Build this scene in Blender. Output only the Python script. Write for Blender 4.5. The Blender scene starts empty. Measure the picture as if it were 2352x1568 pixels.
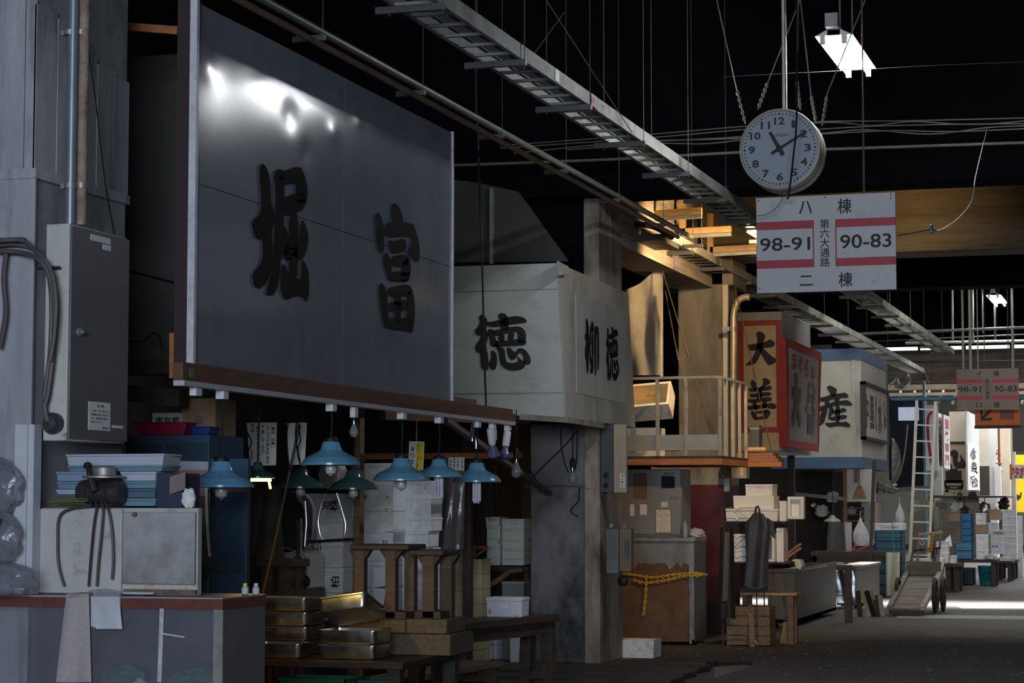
import bpy, math, random
from mathutils import Vector, Matrix
random.seed(7)
S = bpy.context.scene
COL = S.collection
# ------------------------------------------------------------------ camera
F = 4900.0
EYE = Vector((0, 0, 1.55))
YAW, PITCH = math.atan2(1524, 4914), math.atan2(376, 4900)
cam_d = bpy.data.cameras.new('camera'); cam = bpy.data.objects.new('camera', cam_d); COL.objects.link(cam)
cam.location = EYE
cam.rotation_euler = (math.pi/2 + PITCH, 0, YAW)
cam_d.lens = 36*F/2352; cam_d.sensor_width = 36; cam_d.clip_end = 300
S.camera = cam
CR = cam.rotation_euler.to_matrix()
# ------------------------------------------------------------------ world, exposure, big lights
S.view_settings.view_transform = 'Standard'; S.view_settings.look = 'None'
S.view_settings.gamma = 1.0; S.view_settings.exposure = 0.0
w = bpy.data.worlds.new('night_blue'); S.world = w; w.use_nodes = True
bg = w.node_tree.nodes['Background']; bg.inputs[0].default_value = (0.30, 0.36, 0.60, 1); bg.inputs[1].default_value = 0.012
def area(name, loc, target, sx, sy, power, col, spread=180):
    l = bpy.data.lights.new(name, 'AREA'); l.shape = 'RECTANGLE'; l.size = sx; l.size_y = sy
    l.energy = power; l.color = col; l.spread = math.radians(spread)
    o = bpy.data.objects.new(name, l); COL.objects.link(o); o.location = loc
    o.rotation_euler = (Vector(target)-Vector(loc)).to_track_quat('-Z', 'Y').to_euler()
    return o
def point(name, loc, power, col, r=0.05):
    l = bpy.data.lights.new(name, 'POINT'); l.energy = power; l.color = col; l.shadow_soft_size = r
    o = bpy.data.objects.new(name, l); COL.objects.link(o); o.location = loc
    return o
area('daylight_entrance', (2.2, -12.5, 3.5), (-5.0, 14, 1.8), 8, 3.8, 2250, (0.84, 0.92, 1.0))
area('added_cool_side', (-2.6, 1.0, 3.2), (-5.6, 9.6, 2.2), 1.6, 1.6, 30, (0.45, 0.60, 1.0), 90)  # added small cool light tinting the left foreground, no opening stands here
area('daylight_roof_gap', (-2.0, 34.2, 7.6), (-2.0, 34.3, 0), 13, 1.6, 1000, (1.0, 0.97, 0.9), 18)
area('daylight_far_hall', (-1.5, 61, 7.6), (-3.5, 60, 0), 12, 18, 3000, (0.95, 0.98, 1.0), 150)
WARM = (1.0, 0.66, 0.30)
# ------------------------------------------------------------------ picture <-> place
def ray(px, py):
    return CR @ Vector(((px-1176)/F, -(py-784)/F, -1))
def AX(px, py, X): d = ray(px, py); return EYE + d*((X-EYE.x)/d.x)
def AY(px, py, Y): d = ray(px, py); return EYE + d*((Y-EYE.y)/d.y)
def AZ(px, py, Z): d = ray(px, py); return EYE + d*((Z-EYE.z)/d.z)
FWD = Vector((-math.sin(YAW), math.cos(YAW), 0))
def AD(px, py, D): d = ray(px, py); return EYE + d*(D/d.dot(FWD))
# ------------------------------------------------------------------ materials
MATS = {}
def mat(name, col, rough=0.6, metal=0.0, col2=None, scale=6.0, amt=0.6, bump=0.0, bscale=None, stretch=(1, 1, 1), spec=0.5,
        alpha=1.0, emit=None, es=0.0, dirt=None, dscale=1.6, damt=0.5, trans=0.0, ior=1.45, rvar=0.0, coat=0.0):
    if name in MATS: return MATS[name]
    m = bpy.data.materials.new(name); m.use_nodes = True; MATS[name] = m
    nt = m.node_tree; N = nt.nodes; L = nt.links
    b = N['Principled BSDF']
    c4 = (*col, 1)
    if col2 is None: col2 = tuple(x*0.72 for x in col)
    tc = N.new('ShaderNodeTexCoord'); mp = N.new('ShaderNodeMapping'); mp.inputs['Scale'].default_value = stretch
    L.new(tc.outputs['Object'], mp.inputs['Vector'])
    n = N.new('ShaderNodeTexNoise'); n.inputs['Scale'].default_value = scale; n.inputs['Detail'].default_value = 6; n.inputs['Roughness'].default_value = 0.65
    L.new(mp.outputs[0], n.inputs['Vector'])
    r = N.new('ShaderNodeValToRGB'); r.color_ramp.elements[0].position = 0.5-0.28*amt-0.05; r.color_ramp.elements[1].position = 0.55+0.2*amt
    r.color_ramp.elements[0].color = (*col2, 1); r.color_ramp.elements[1].color = c4
    L.new(n.outputs['Fac'], r.inputs[0])
    out = r.outputs[0]
    if dirt:
        n2 = N.new('ShaderNodeTexNoise'); n2.inputs['Scale'].default_value = dscale; n2.inputs['Detail'].default_value = 8; n2.inputs['Roughness'].default_value = 0.7
        L.new(mp.outputs[0], n2.inputs['Vector'])
        r2 = N.new('ShaderNodeValToRGB'); r2.color_ramp.elements[0].position = 0.62-0.3*damt; r2.color_ramp.elements[1].position = 0.78-0.2*damt
        r2.color_ramp.elements[0].color = (0, 0, 0, 1); r2.color_ramp.elements[1].color = (1, 1, 1, 1)
        L.new(n2.outputs['Fac'], r2.inputs[0])
        mx = N.new('ShaderNodeMix'); mx.data_type = 'RGBA'
        L.new(r2.outputs[0], mx.inputs[0]); L.new(out, mx.inputs[6]); mx.inputs[7].default_value = (*dirt, 1)
        out = mx.outputs[2]
    L.new(out, b.inputs['Base Color'])
    b.inputs['Roughness'].default_value = rough; b.inputs['Metallic'].default_value = metal
    b.inputs['Specular IOR Level'].default_value = spec; b.inputs['Alpha'].default_value = alpha
    b.inputs['Transmission Weight'].default_value = trans; b.inputs['IOR'].default_value = ior
    b.inputs['Coat Weight'].default_value = coat
    if rvar:
        mr = N.new('ShaderNodeMapRange'); mr.inputs[3].default_value = max(0.02, rough-rvar); mr.inputs[4].default_value = min(1, rough+rvar)
        L.new(n.outputs['Fac'], mr.inputs[0]); L.new(mr.outputs[0], b.inputs['Roughness'])
    if emit:
        b.inputs['Emission Color'].default_value = (*emit, 1); b.inputs['Emission Strength'].default_value = es
    if bump:
        bn = N.new('ShaderNodeTexNoise'); bn.inputs['Scale'].default_value = bscale or scale*3; bn.inputs['Detail'].default_value = 5
        L.new(mp.outputs[0], bn.inputs['Vector'])
        bp = N.new('ShaderNodeBump'); bp.inputs['Strength'].default_value = min(1, bump); bp.inputs['Distance'].default_value = 0.02
        L.new(bn.outputs['Fac'], bp.inputs['Height']); L.new(bp.outputs[0], b.inputs['Normal'])
    return m
# ------------------------------------------------------------------ mesh builder (world coordinates)
class MB:
    def __init__(s): s.v = []; s.f = []
    def add(s, vs, fs):
        k = len(s.v); s.v += [Vector(p) for p in vs]; s.f += [tuple(i+k for i in q) for q in fs]; return s
    def poly(s, pts): return s.add(pts, [tuple(range(len(pts)))])
    def hexa(s, p):  # 8 corners: bottom 4 ccw, top 4 ccw
        return s.add(p, [(3, 2, 1, 0), (4, 5, 6, 7), (0, 1, 5, 4), (1, 2, 6, 5), (2, 3, 7, 6), (3, 0, 4, 7)])
    def box(s, x0, x1, y0, y1, z0, z1):
        x0, x1 = sorted((x0, x1)); y0, y1 = sorted((y0, y1)); z0, z1 = sorted((z0, z1))
        return s.hexa([(x0, y0, z0), (x1, y0, z0), (x1, y1, z0), (x0, y1, z0), (x0, y0, z1), (x1, y0, z1), (x1, y1, z1), (x0, y1, z1)])
    def frus(s, cx, cy, z0, z1, w0, d0, w1, d1):
        return s.hexa([(cx-w0/2, cy-d0/2, z0), (cx+w0/2, cy-d0/2, z0), (cx+w0/2, cy+d0/2, z0), (cx-w0/2, cy+d0/2, z0),
                       (cx-w1/2, cy-d1/2, z1), (cx+w1/2, cy-d1/2, z1), (cx+w1/2, cy+d1/2, z1), (cx-w1/2, cy+d1/2, z1)])
    def bar(s, p, q, w, h=None, up=(0, 0, 1)):
        h = h or w; p = Vector(p); q = Vector(q); d = (q-p).normalized(); u = Vector(up)
        if abs(d.dot(u)) > 0.98: u = Vector((0, 1, 0))
        a = d.cross(u).normalized()*(w/2); b = a.cross(d).normalized()*(h/2)
        return s.hexa([p-a-b, p+a-b, q+a-b, q-a-b, p-a+b, p+a+b, q+a+b, q-a+b])
    def tube(s, pts, r, n=8, closed=False, cap=True):
        pts = [Vector(p) for p in pts]; m = len(pts); rs = r if isinstance(r, (list, tuple)) else [r]*m
        k0 = len(s.v); prev = None
        for i, p in enumerate(pts):
            if closed: d = pts[(i+1) % m]-pts[i-1]
            else: d = pts[min(i+1, m-1)]-pts[max(i-1, 0)]
            d = d.normalized() if d.length > 1e-9 else Vector((0, 0, 1))
            if prev is None: prev = d.orthogonal()
            a = (prev-d*prev.dot(d)); a = a.normalized() if a.length > 1e-6 else d.orthogonal().normalized(); prev = a; b = d.cross(a)
            for j in range(n):
                t = 2*math.pi*j/n; s.v.append(p+(a*math.cos(t)+b*math.sin(t))*rs[i])
        for i in range(m if closed else m-1):
            i2 = (i+1) % m
            for j in range(n):
                j2 = (j+1) % n; s.f.append((k0+i*n+j, k0+i*n+j2, k0+i2*n+j2, k0+i2*n+j))
        if cap and not closed:
            s.f.append(tuple(k0+j for j in range(n))[::-1]); s.f.append(tuple(k0+(m-1)*n+j for j in range(n)))
        return s
    def lathe(s, prof, c=(0, 0, 0), n=24, R=None, cap=False):
        c = Vector(c); k0 = len(s.v)
        for (r, z) in prof:
            for j in range(n):
                t = 2*math.pi*j/n; p = Vector((r*math.cos(t), r*math.sin(t), z))
                if R is not None: p = R @ p
                s.v.append(c+p)
        for i in range(len(prof)-1):
            for j in range(n):
                j2 = (j+1) % n; s.f.append((k0+i*n+j, k0+i*n+j2, k0+(i+1)*n+j2, k0+(i+1)*n+j))
        if cap:
            s.f.append(tuple(k0+j for j in range(n))[::-1]); s.f.append(tuple(k0+(len(prof)-1)*n+j for j in range(n)))
        return s
    def grid(s, fn, nu, nv):
        k0 = len(s.v)
        for i in range(nu+1):
            for j in range(nv+1): s.v.append(Vector(fn(i/nu, j/nv)))
        for i in range(nu):
            for j in range(nv):
                a = k0+i*(nv+1)+j; s.f.append((a, a+nv+1, a+nv+2, a+1))
        return s
    def sheet(s, fn, nu, nv, t):  # a sheet with thickness t
        base = MB().grid(fn, nu, nv); me = bpy.data.meshes.new('t'); me.from_pydata([tuple(v) for v in base.v], [], base.f); me.update()
        nv_ = [v.normal.copy() for v in me.vertices]; k0 = len(s.v); m = len(base.v)
        s.v += base.v; s.v += [p-q*t for p, q in zip(base.v, nv_)]
        s.f += [tuple(i+k0 for i in f) for f in base.f]; s.f += [tuple(i+k0+m for i in f[::-1]) for f in base.f]
        W = nv+1
        edge = [j for j in range(nv)]
        for j in range(nv):
            for a, b in (((0)*W+j, j+1), (nu*W+j+1, nu*W+j)): s.f.append((k0+a, k0+b, k0+b+m, k0+a+m))
        for i in range(nu):
            for a, b in (((i+1)*W, i*W), (i*W+nv, (i+1)*W+nv)): s.f.append((k0+a, k0+b, k0+b+m, k0+a+m))
        bpy.data.meshes.remove(me)
        return s
    def prism(s, pts, dv):  # polygon pts extruded by vector dv
        n = len(pts); dv = Vector(dv); pts = [Vector(p) for p in pts]
        k = len(s.v); s.v += pts; s.v += [p+dv for p in pts]
        s.f.append(tuple(range(k, k+n))); s.f.append(tuple(range(k+2*n-1, k+n-1, -1)))
        for i in range(n):
            j = (i+1) % n; s.f.append((k+i, k+n+i, k+n+j, k+j))
        return s
    def build(s, name, m, parent=None, bevel=0.0, smooth=None, seg=2, loc=None):
        if parent is not None and loc is None:
            inv = parent.matrix_basis.inverted(); vs = [inv @ p for p in s.v]; L0 = None
            if parent.parent is not None: inv = (parent.parent.matrix_basis @ parent.matrix_basis).inverted(); vs = [inv @ p for p in s.v]
        else:
            if loc is None:
                xs = [p.x for p in s.v]; ys = [p.y for p in s.v]; zs = [p.z for p in s.v]
                loc = Vector(((min(xs)+max(xs))/2, (min(ys)+max(ys))/2, min(zs)))
            L0 = Vector(loc); vs = [p-L0 for p in s.v]
        me = bpy.data.meshes.new(name); me.from_pydata([tuple(p) for p in vs], [], s.f); me.validate(); me.update()
        import bmesh
        bm = bmesh.new(); bm.from_mesh(me); bmesh.ops.recalc_face_normals(bm, faces=bm.faces); bm.to_mesh(me); bm.free()
        me.materials.append(m)
        o = bpy.data.objects.new(name, me); COL.objects.link(o)
        if parent is not None: o.parent = parent
        if L0 is not None: o.location = L0
        if smooth is None: smooth = True
        if smooth:
            me.polygons.foreach_set('use_smooth', [True]*len(me.polygons)); me.set_sharp_from_angle(angle=0.6)
        if bevel:
            b = o.modifiers.new('bevel', 'BEVEL'); b.width = bevel; b.segments = seg; b.limit_method = 'ANGLE'; b.angle_limit = 0.7
        return o
def tag(o, label, cat, group=None, kind=None):
    o['label'] = label; o['category'] = cat
    if group: o['group'] = group
    if kind: o['kind'] = kind
    return o
def thing(name, label, cat, loc, rz=0.0, group=None):
    o = bpy.data.objects.new(name, None); COL.objects.link(o); o.empty_display_size = 0.1
    o.location = loc; o.rotation_euler = (0, 0, rz)
    o.matrix_basis = Matrix.Translation(Vector(loc)) @ Matrix.Rotation(rz, 4, 'Z')
    return tag(o, label, cat, group)
def solo(mb, name, m, label, cat, group=None, **k): return tag(mb.build(name, m, **k), label, cat, group)
def struct(mb, name, m, parent=None, **k):
    o = mb.build(name, m, parent, **k)
    if parent is None: o['kind'] = 'structure'
    return o
def dup(root, loc, rz=None, label=None, group=None, sc=None):
    r = root.copy(); COL.objects.link(r); r.location = loc
    if rz is not None: r.rotation_euler = (0, 0, rz)
    if sc: r.scale = sc
    if label: r['label'] = label
    if group: r['group'] = group
    for ch in root.children:
        c = ch.copy(); COL.objects.link(c); c.parent = r
        for g in ch.children:
            d = g.copy(); COL.objects.link(d); d.parent = c
    return r
def plab(o, label): o['label'] = label; return o
# ------------------------------------------------------------------ lettering
_tc = {}
def glyphs(body, bold=0.0, vertical=False):
    key = (body, bold, vertical)
    if key in _tc: return _tc[key]
    cu = bpy.data.curves.new('t', 'FONT'); cu.body = '\n'.join(body) if vertical else body
    cu.align_x = 'CENTER'; cu.offset = bold; cu.resolution_u = 3; cu.space_line = 0.98 if vertical else 1.0
    cu.fill_mode = 'FRONT'
    o = bpy.data.objects.new('t', cu); COL.objects.link(o)
    dg = bpy.context.evaluated_depsgraph_get(); dg.update()
    me = bpy.data.meshes.new_from_object(o.evaluated_get(dg))
    vs = [v.co.copy() for v in me.vertices]; fs = [tuple(p.vertices) for p in me.polygons]
    bpy.data.objects.remove(o); bpy.data.curves.remove(cu); bpy.data.meshes.remove(me)
    if vs:
        x0 = min(p.x for p in vs); x1 = max(p.x for p in vs); y0 = min(p.y for p in vs); y1 = max(p.y for p in vs)
        vs = [((p.x-x0)/max(1e-6, x1-x0), (p.y-y0)/max(1e-6, y1-y0)) for p in vs]
    _tc[key] = (vs, fs); return _tc[key]
def write(mb, body, o, rx, uz, bold=0.0, vertical=False):
    """letters filling the rectangle o + a*rx + b*uz"""
    o = Vector(o); rx = Vector(rx); uz = Vector(uz)
    vs, fs = glyphs(body, bold, vertical)
    return mb.add([o+rx*a+uz*b for a, b in vs], fs)
def strokes(mb, polys, fn):
    """brush strokes: lists of picture points carried on to a surface by fn"""
    from mathutils.geometry import tessellate_polygon
    for p in polys:
        pts = [fn(*q) for q in p]
        tris = tessellate_polygon([[Vector((q[0], q[1], 0)) for q in p]])
        mb.add(pts, [tuple(t) for t in tris])
    return mb
# ================================================================== materials used widely
asphalt = mat('asphalt', (0.085, 0.083, 0.083), 0.62, col2=(0.040, 0.039, 0.040), scale=90, amt=0.8, bump=0.55, bscale=130, dirt=(0.105, 0.10, 0.095), dscale=0.9, damt=0.45, rvar=0.2)
near_black = mat('near_black_concrete', (0.0055, 0.005, 0.0075), 0.95, col2=(0.003, 0.0027, 0.004), spec=0.05, scale=3, bump=0.2)  # one near-black base for roof, cross beams and upper column
dark_wall = mat('dark_stall_wall', (0.022, 0.018, 0.016), 0.9, scale=2.5, col2=(0.010, 0.008, 0.008))
concrete = mat('board_marked_concrete', (0.27, 0.235, 0.185), 0.85, col2=(0.12, 0.105, 0.085), scale=3.2, stretch=(1, 1, 0.25), bump=0.4, bscale=14, dirt=(0.08, 0.07, 0.06), dscale=1.1, damt=0.5)
beam_con = mat('beam_concrete', (0.221, 0.182, 0.124), 0.85, col2=(0.0975, 0.078, 0.0553), scale=2.0, stretch=(0.3, 1, 3), bump=0.45, bscale=10, dirt=(0.0455, 0.0358, 0.026), dscale=0.7, damt=0.5)
board_con = mat('board_marked_beam', (0.42, 0.36, 0.30), 0.85, col2=(0.13, 0.11, 0.095), scale=2.2, stretch=(1, 0.25, 5), bump=0.5, bscale=6)
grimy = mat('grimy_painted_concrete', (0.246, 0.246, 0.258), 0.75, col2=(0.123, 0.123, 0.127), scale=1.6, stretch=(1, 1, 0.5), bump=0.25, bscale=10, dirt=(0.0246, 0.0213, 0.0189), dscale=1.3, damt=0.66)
clad = mat('pale_metal_cladding', (0.377, 0.385, 0.41), 0.45, col2=(0.246, 0.254, 0.279), scale=2.2, stretch=(3, 3, 0.4), bump=0.1, dirt=(0.131, 0.123, 0.123), dscale=1.5, damt=0.35)
steel = mat('brushed_stainless', (0.50, 0.50, 0.49), 0.28, metal=1.0, col2=(0.30, 0.30, 0.30), scale=7, stretch=(3, 3, 0.5), rvar=0.12, bump=0.05)
galv = mat('galvanised_steel', (0.36, 0.36, 0.34), 0.5, metal=0.55, col2=(0.22, 0.22, 0.20), scale=9)
tray_m = mat('pale_green_grey_tray', (0.40, 0.41, 0.36), 0.55, col2=(0.26, 0.27, 0.23), scale=5, dirt=(0.12, 0.10, 0.08), dscale=2)
blackm = mat('black_paint', (0.012, 0.011, 0.012), 0.55, col2=(0.006, 0.006, 0.006))
rust_m = mat('rusty_iron', (0.20, 0.13, 0.085), 0.8, col2=(0.09, 0.05, 0.03), scale=14, bump=0.3)
wood = mat('weathered_wood', (0.20, 0.13, 0.08), 0.7, col2=(0.10, 0.062, 0.038), scale=4, stretch=(1, 1, 6), bump=0.25)
woodx = mat('weathered_plank', (0.20, 0.135, 0.085), 0.7, col2=(0.095, 0.062, 0.04), scale=4, stretch=(6, 1, 6), bump=0.3)
darkwood = mat('dark_wet_wood', (0.060, 0.042, 0.032), 0.6, col2=(0.028, 0.020, 0.016), scale=6, stretch=(1, 1, 4), bump=0.3, rvar=0.15)
redwood = mat('red_brown_timber', (0.135, 0.060, 0.034), 0.6, col2=(0.075, 0.032, 0.019), scale=5, stretch=(1, 1, 6), bump=0.15)
orangewood = mat('orange_timber', (0.40, 0.15, 0.05), 0.65, col2=(0.25, 0.085, 0.03), scale=5, stretch=(1, 4, 4), bump=0.15)
tanwood = mat('tan_timber', (0.45, 0.29, 0.13), 0.65, col2=(0.28, 0.17, 0.075), scale=6, stretch=(1, 1, 4), bump=0.15)
foam = mat('white_styrofoam', (0.90, 0.92, 0.95), 0.75, col2=(0.84, 0.86, 0.89), scale=60, amt=0.5, bump=0.12, bscale=180, dirt=(0.60, 0.60, 0.58), dscale=2.5, damt=0.25)
foam_old = mat('grubby_styrofoam', (0.78, 0.76, 0.70), 0.75, col2=(0.62, 0.60, 0.54), scale=6, bump=0.12, bscale=150, dirt=(0.42, 0.27, 0.10), dscale=5, damt=0.30)
cardboard = mat('brown_cardboard', (0.42, 0.28, 0.16), 0.8, col2=(0.33, 0.21, 0.12), scale=4)
cord_m = mat('black_rubber_cord', (0.014, 0.014, 0.015), 0.5)
cream_paint = mat('cream_sign_paint', (0.48, 0.495, 0.465), 0.5, col2=(0.41, 0.425, 0.395), scale=1.5, dirt=(0.295, 0.279, 0.238), dscale=1.2, damt=0.28)
ink = mat('black_sign_ink', (0.012, 0.010, 0.013), 0.6, col2=(0.02, 0.015, 0.013))
ink_fade = mat('faded_grey_ink', (0.085, 0.088, 0.10), 0.6, col2=(0.05, 0.052, 0.06), scale=12)
red_ink = mat('red_sign_ink', (0.42, 0.025, 0.035), 0.55, col2=(0.30, 0.02, 0.03))
blue_ink = mat('blue_ink', (0.05, 0.10, 0.38), 0.6)
paper = mat('white_paper', (0.72, 0.74, 0.70), 0.8, col2=(0.64, 0.66, 0.62), scale=3)
glass = mat('clear_bulb_glass', (1, 1, 1), 0.02, trans=1.0, col2=(1, 1, 1), ior=1.45)
vinyl = mat('clear_vinyl', (0.30, 0.31, 0.36), 0.10, alpha=0.22, col2=(0.2, 0.21, 0.25), scale=3, bump=0.5, bscale=5, spec=0.8)
bagm = mat('thin_white_plastic', (0.72, 0.74, 0.78), 0.25, alpha=0.62, col2=(0.55, 0.57, 0.62), scale=7, bump=0.6, bscale=9, spec=0.7)
tube_e = mat('lit_fluorescent_tube', (0.9, 0.95, 1.0), 0.4, emit=(0.92, 0.96, 1.0), es=150)
white_enamel = mat('white_enamel', (0.75, 0.76, 0.76), 0.3, col2=(0.66, 0.67, 0.67), scale=4)
# ================================================================== the setting
def floor_fn(u, v): return (-13+20*u, -16+104*v, 0)
struct(MB().box(-13, 7, -16, 88, -0.3, 0), 'floor', asphalt, smooth=False)
struct(MB().box(-13, 7, -16, 88, 7.7, 7.9), 'ceiling', near_black, smooth=False)
struct(MB().box(-13.2, -12.0, -16, 88, 0, 7.7), 'wall_left', dark_wall, smooth=False)
struct(MB().box(7, 7.2, -16, 88, 0, 7.7), 'wall_right', dark_wall, smooth=False)
struct(MB().box(-12, 7, 86, 86.3, 0, 7.7), 'wall_back', cream_paint, smooth=False)
sky_e = mat('daylight_roof_panel', (0.9, 0.92, 0.95), 0.5, emit=(1.0, 0.98, 0.93), es=5)
struct(MB().box(-8.5, 5, 34.0, 36.6, 7.66, 7.70), 'window_1', sky_e, smooth=False)
struct(MB().box(-7.5, 4.5, 52, 70, 7.66, 7.70), 'window_2', sky_e, smooth=False)
# clerestory strip of daylight above the beam between the two halls
b = MB(); p0 = AY(2010, 806, 50.4); p1 = AY(2352, 789, 50.4)
x0 = p0.x; 
for k in range(9):
    xa = x0 + k*1.05
    b.box(xa, xa+0.99, 50.40, 50.44, p0.z+0.00, p1.z-0.02)
struct(b, 'window_3', mat('clerestory_glass', (0.9, 0.9, 0.9), 0.4, emit=(1.0, 0.98, 0.92), es=1.6), smooth=False)
# cross beams over the hall, one at each column row
for y0, y1, z0, m, nm in ((20.2, 20.75, 4.60, near_black, 'trim_1'), (26.0, 26.7, 4.62, beam_con, 'trim_2'), (31.4, 31.9, 4.72, near_black, 'trim_3')):
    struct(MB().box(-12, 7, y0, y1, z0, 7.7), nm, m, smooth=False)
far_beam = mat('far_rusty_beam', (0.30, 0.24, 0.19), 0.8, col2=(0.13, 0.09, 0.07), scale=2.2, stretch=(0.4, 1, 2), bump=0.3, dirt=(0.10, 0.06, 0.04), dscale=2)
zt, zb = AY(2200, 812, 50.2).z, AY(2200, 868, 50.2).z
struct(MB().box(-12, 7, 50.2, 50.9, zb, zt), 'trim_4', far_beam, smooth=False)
struct(MB().box(-12, 7, 50.5, 50.9, AY(2200, 786, 50.5).z, 7.7), 'trim_5', near_black, smooth=False)
# longitudinal board-marked beam along the column line
b = MB(); 
for k in range(9):
    zz = 4.25+k*0.27
    b.box(-5.95+0.006*(k % 2), -5.45+0.008*(k % 2), 21.15, 25.99, zz, zz+0.268)
struct(b, 'trim_6', board_con, smooth=False)
# columns
c0 = mat('column_paint', (0.328, 0.336, 0.353), 0.7, col2=(0.221, 0.23, 0.246), scale=1.8, stretch=(1, 1, 0.5), bump=0.2, dirt=(0.107, 0.0984, 0.0984), damt=0.4)
XR = -5.38
b = MB().box(-6.4, XR-0.012, 9.352, 10.32, 0, 7.7)
struct(b, 'column_1', c0, smooth=False)
# column 1 cladding: vertical sheet strips with a seam
b = MB(); zs = 3.20
x = -6.4
random.seed(3)
for k in range(7):
    x1 = min(x+0.16, XR); b.box(x, x1-0.004, 9.335-0.004*(k % 2), 9.352, zs+0.02, 4.07+0.01*(k % 3)); x = x1
y = 9.335
for k in range(5):
    y1 = min(y+0.21, 10.33); b.box(XR-0.012, XR+0.004*(k % 2), y, y1-0.004, zs+0.02, 4.05-0.09*(k > 1)-0.03*k); y = y1
col_clad = struct(b, 'cladding_sheets', clad, smooth=False); col_clad['kind'] = 'structure'; col_clad.name = 'trim_7'
b = MB().box(-6.4, XR+0.012, 9.325, 9.352, zs-0.03, zs+0.02).box(XR-0.012, XR+0.012, 9.3525, 10.33, zs-0.03, zs+0.02).box(-6.4, XR+0.004, 9.337, 9.352, 0, zs-0.03)
struct(b, 'trim_8', clad, smooth=False)
# column 2 (grey grimy)
pl = AZ(1202, 1520, 0); pc = AZ(1380, 1524, 0); 
PX0, PX1, PY0, PY1 = -6.14, pc.x, pc.y, pc.y+0.9
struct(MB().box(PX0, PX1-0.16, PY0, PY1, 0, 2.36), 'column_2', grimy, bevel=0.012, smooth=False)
struct(MB().box(PX0, PX1-0.16, PY0+0.005, PY1, 2.361, 4.6), 'column_7', near_black, smooth=False)
col_wood = mat('bare_column_edge', (0.40, 0.33, 0.27), 0.8, col2=(0.20, 0.15, 0.115), scale=3, stretch=(1, 1, 0.35), bump=0.35, dirt=(0.05, 0.04, 0.035), dscale=2.2, damt=0.5)
struct(MB().box(PX1-0.16, PX1, PY0-0.02, PY1, 0, 7.7), 'column_3', col_wood, bevel=0.01, smooth=False)
# column 3 (red and white foot, board-marked shaft)
x1 = AY(1665, 1200, 26.0).x; x0 = AY(1556, 700, 26.0).x
C3 = (x0, x1)
struct(MB().box(x0, x1, 26.02, 26.9, 1.72, 4.62).box(x0-0.25, x1+0.12, 26.02, 26.9, 4.28, 4.62), 'column_4', concrete, bevel=0.015, smooth=False)
redp = mat('red_painted_foot', (0.095, 0.011, 0.02), 0.55, col2=(0.06, 0.008, 0.014), scale=3, dirt=(0.06, 0.02, 0.02), damt=0.3)
zr = AY(1600, 1113, 26.0).z
struct(MB().box(x0-0.35, x1+0.005, 26.0, 26.9, 0, zr), 'column_5', redp, smooth=False)
struct(MB().box(x0-0.35, x1+0.003, 26.004, 26.9, zr, zr+0.42), 'column_6', c0, smooth=False)
rnd = random.Random(77); b = MB()
for k in range(420):
    p = AZ(rnd.uniform(1500, 2400), rnd.uniform(1425, 1590), 0); s_ = rnd.uniform(0.004, 0.012)*(2.5 if k % 40 == 0 else 1); t_ = rnd.uniform(0, 3.1)
    b.prism([p+Vector((s_*math.cos(t_+a), s_*math.sin(t_+a)*1.4, 0.001)) for a in (0, 1.4, 2.9, 4.5)], (0, 0, 0.003))
o = b.build('litter_chips', mat('pale_chips', (0.42, 0.40, 0.36), 0.7)); tag(o, 'tiny pale chips and ice scattered over the asphalt', 'litter', kind='stuff')
# road markings and patches
lm = mat('worn_white_paint', (0.55, 0.55, 0.52), 0.7, col2=(0.10, 0.10, 0.10), scale=14, amt=0.9)
def patch(pts, z, m, nm):
    q = [AZ(px, py, z) for px, py in pts]
    struct(MB().prism(q, (0, 0, -0.004)), nm, m, smooth=False)
patch([(2060, 1411), (2352, 1414), (2352, 1422), (2060, 1418)], 0.004, lm, 'trim_9')
patch([(2195, 1391), (2352, 1392), (2352, 1397), (2210, 1397)], 0.004, lm, 'trim_10')
patch([(2128, 1452), (2140, 1449), (2352, 1452), (2352, 1466), (2130, 1461)], 0.004, mat('tan_road_patch', (0.23, 0.18, 0.11), 0.7, col2=(0.12, 0.09, 0.06), scale=10), 'trim_11')
con_p = mat('pale_concrete_gutter', (0.24, 0.22, 0.20), 0.8, col2=(0.15, 0.14, 0.13), scale=8, bump=0.2)
patch([(1640, 1530), (1712, 1525), (1722, 1530), (1640, 1556)], 0.003, con_p, 'trim_12')
gut = mat('black_gutter', (0.010, 0.010, 0.010), 0.8)
patch([(1632, 1521), (1728, 1518), (1728, 1526), (1640, 1530)], 0.004, gut, 'trim_13')

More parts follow.
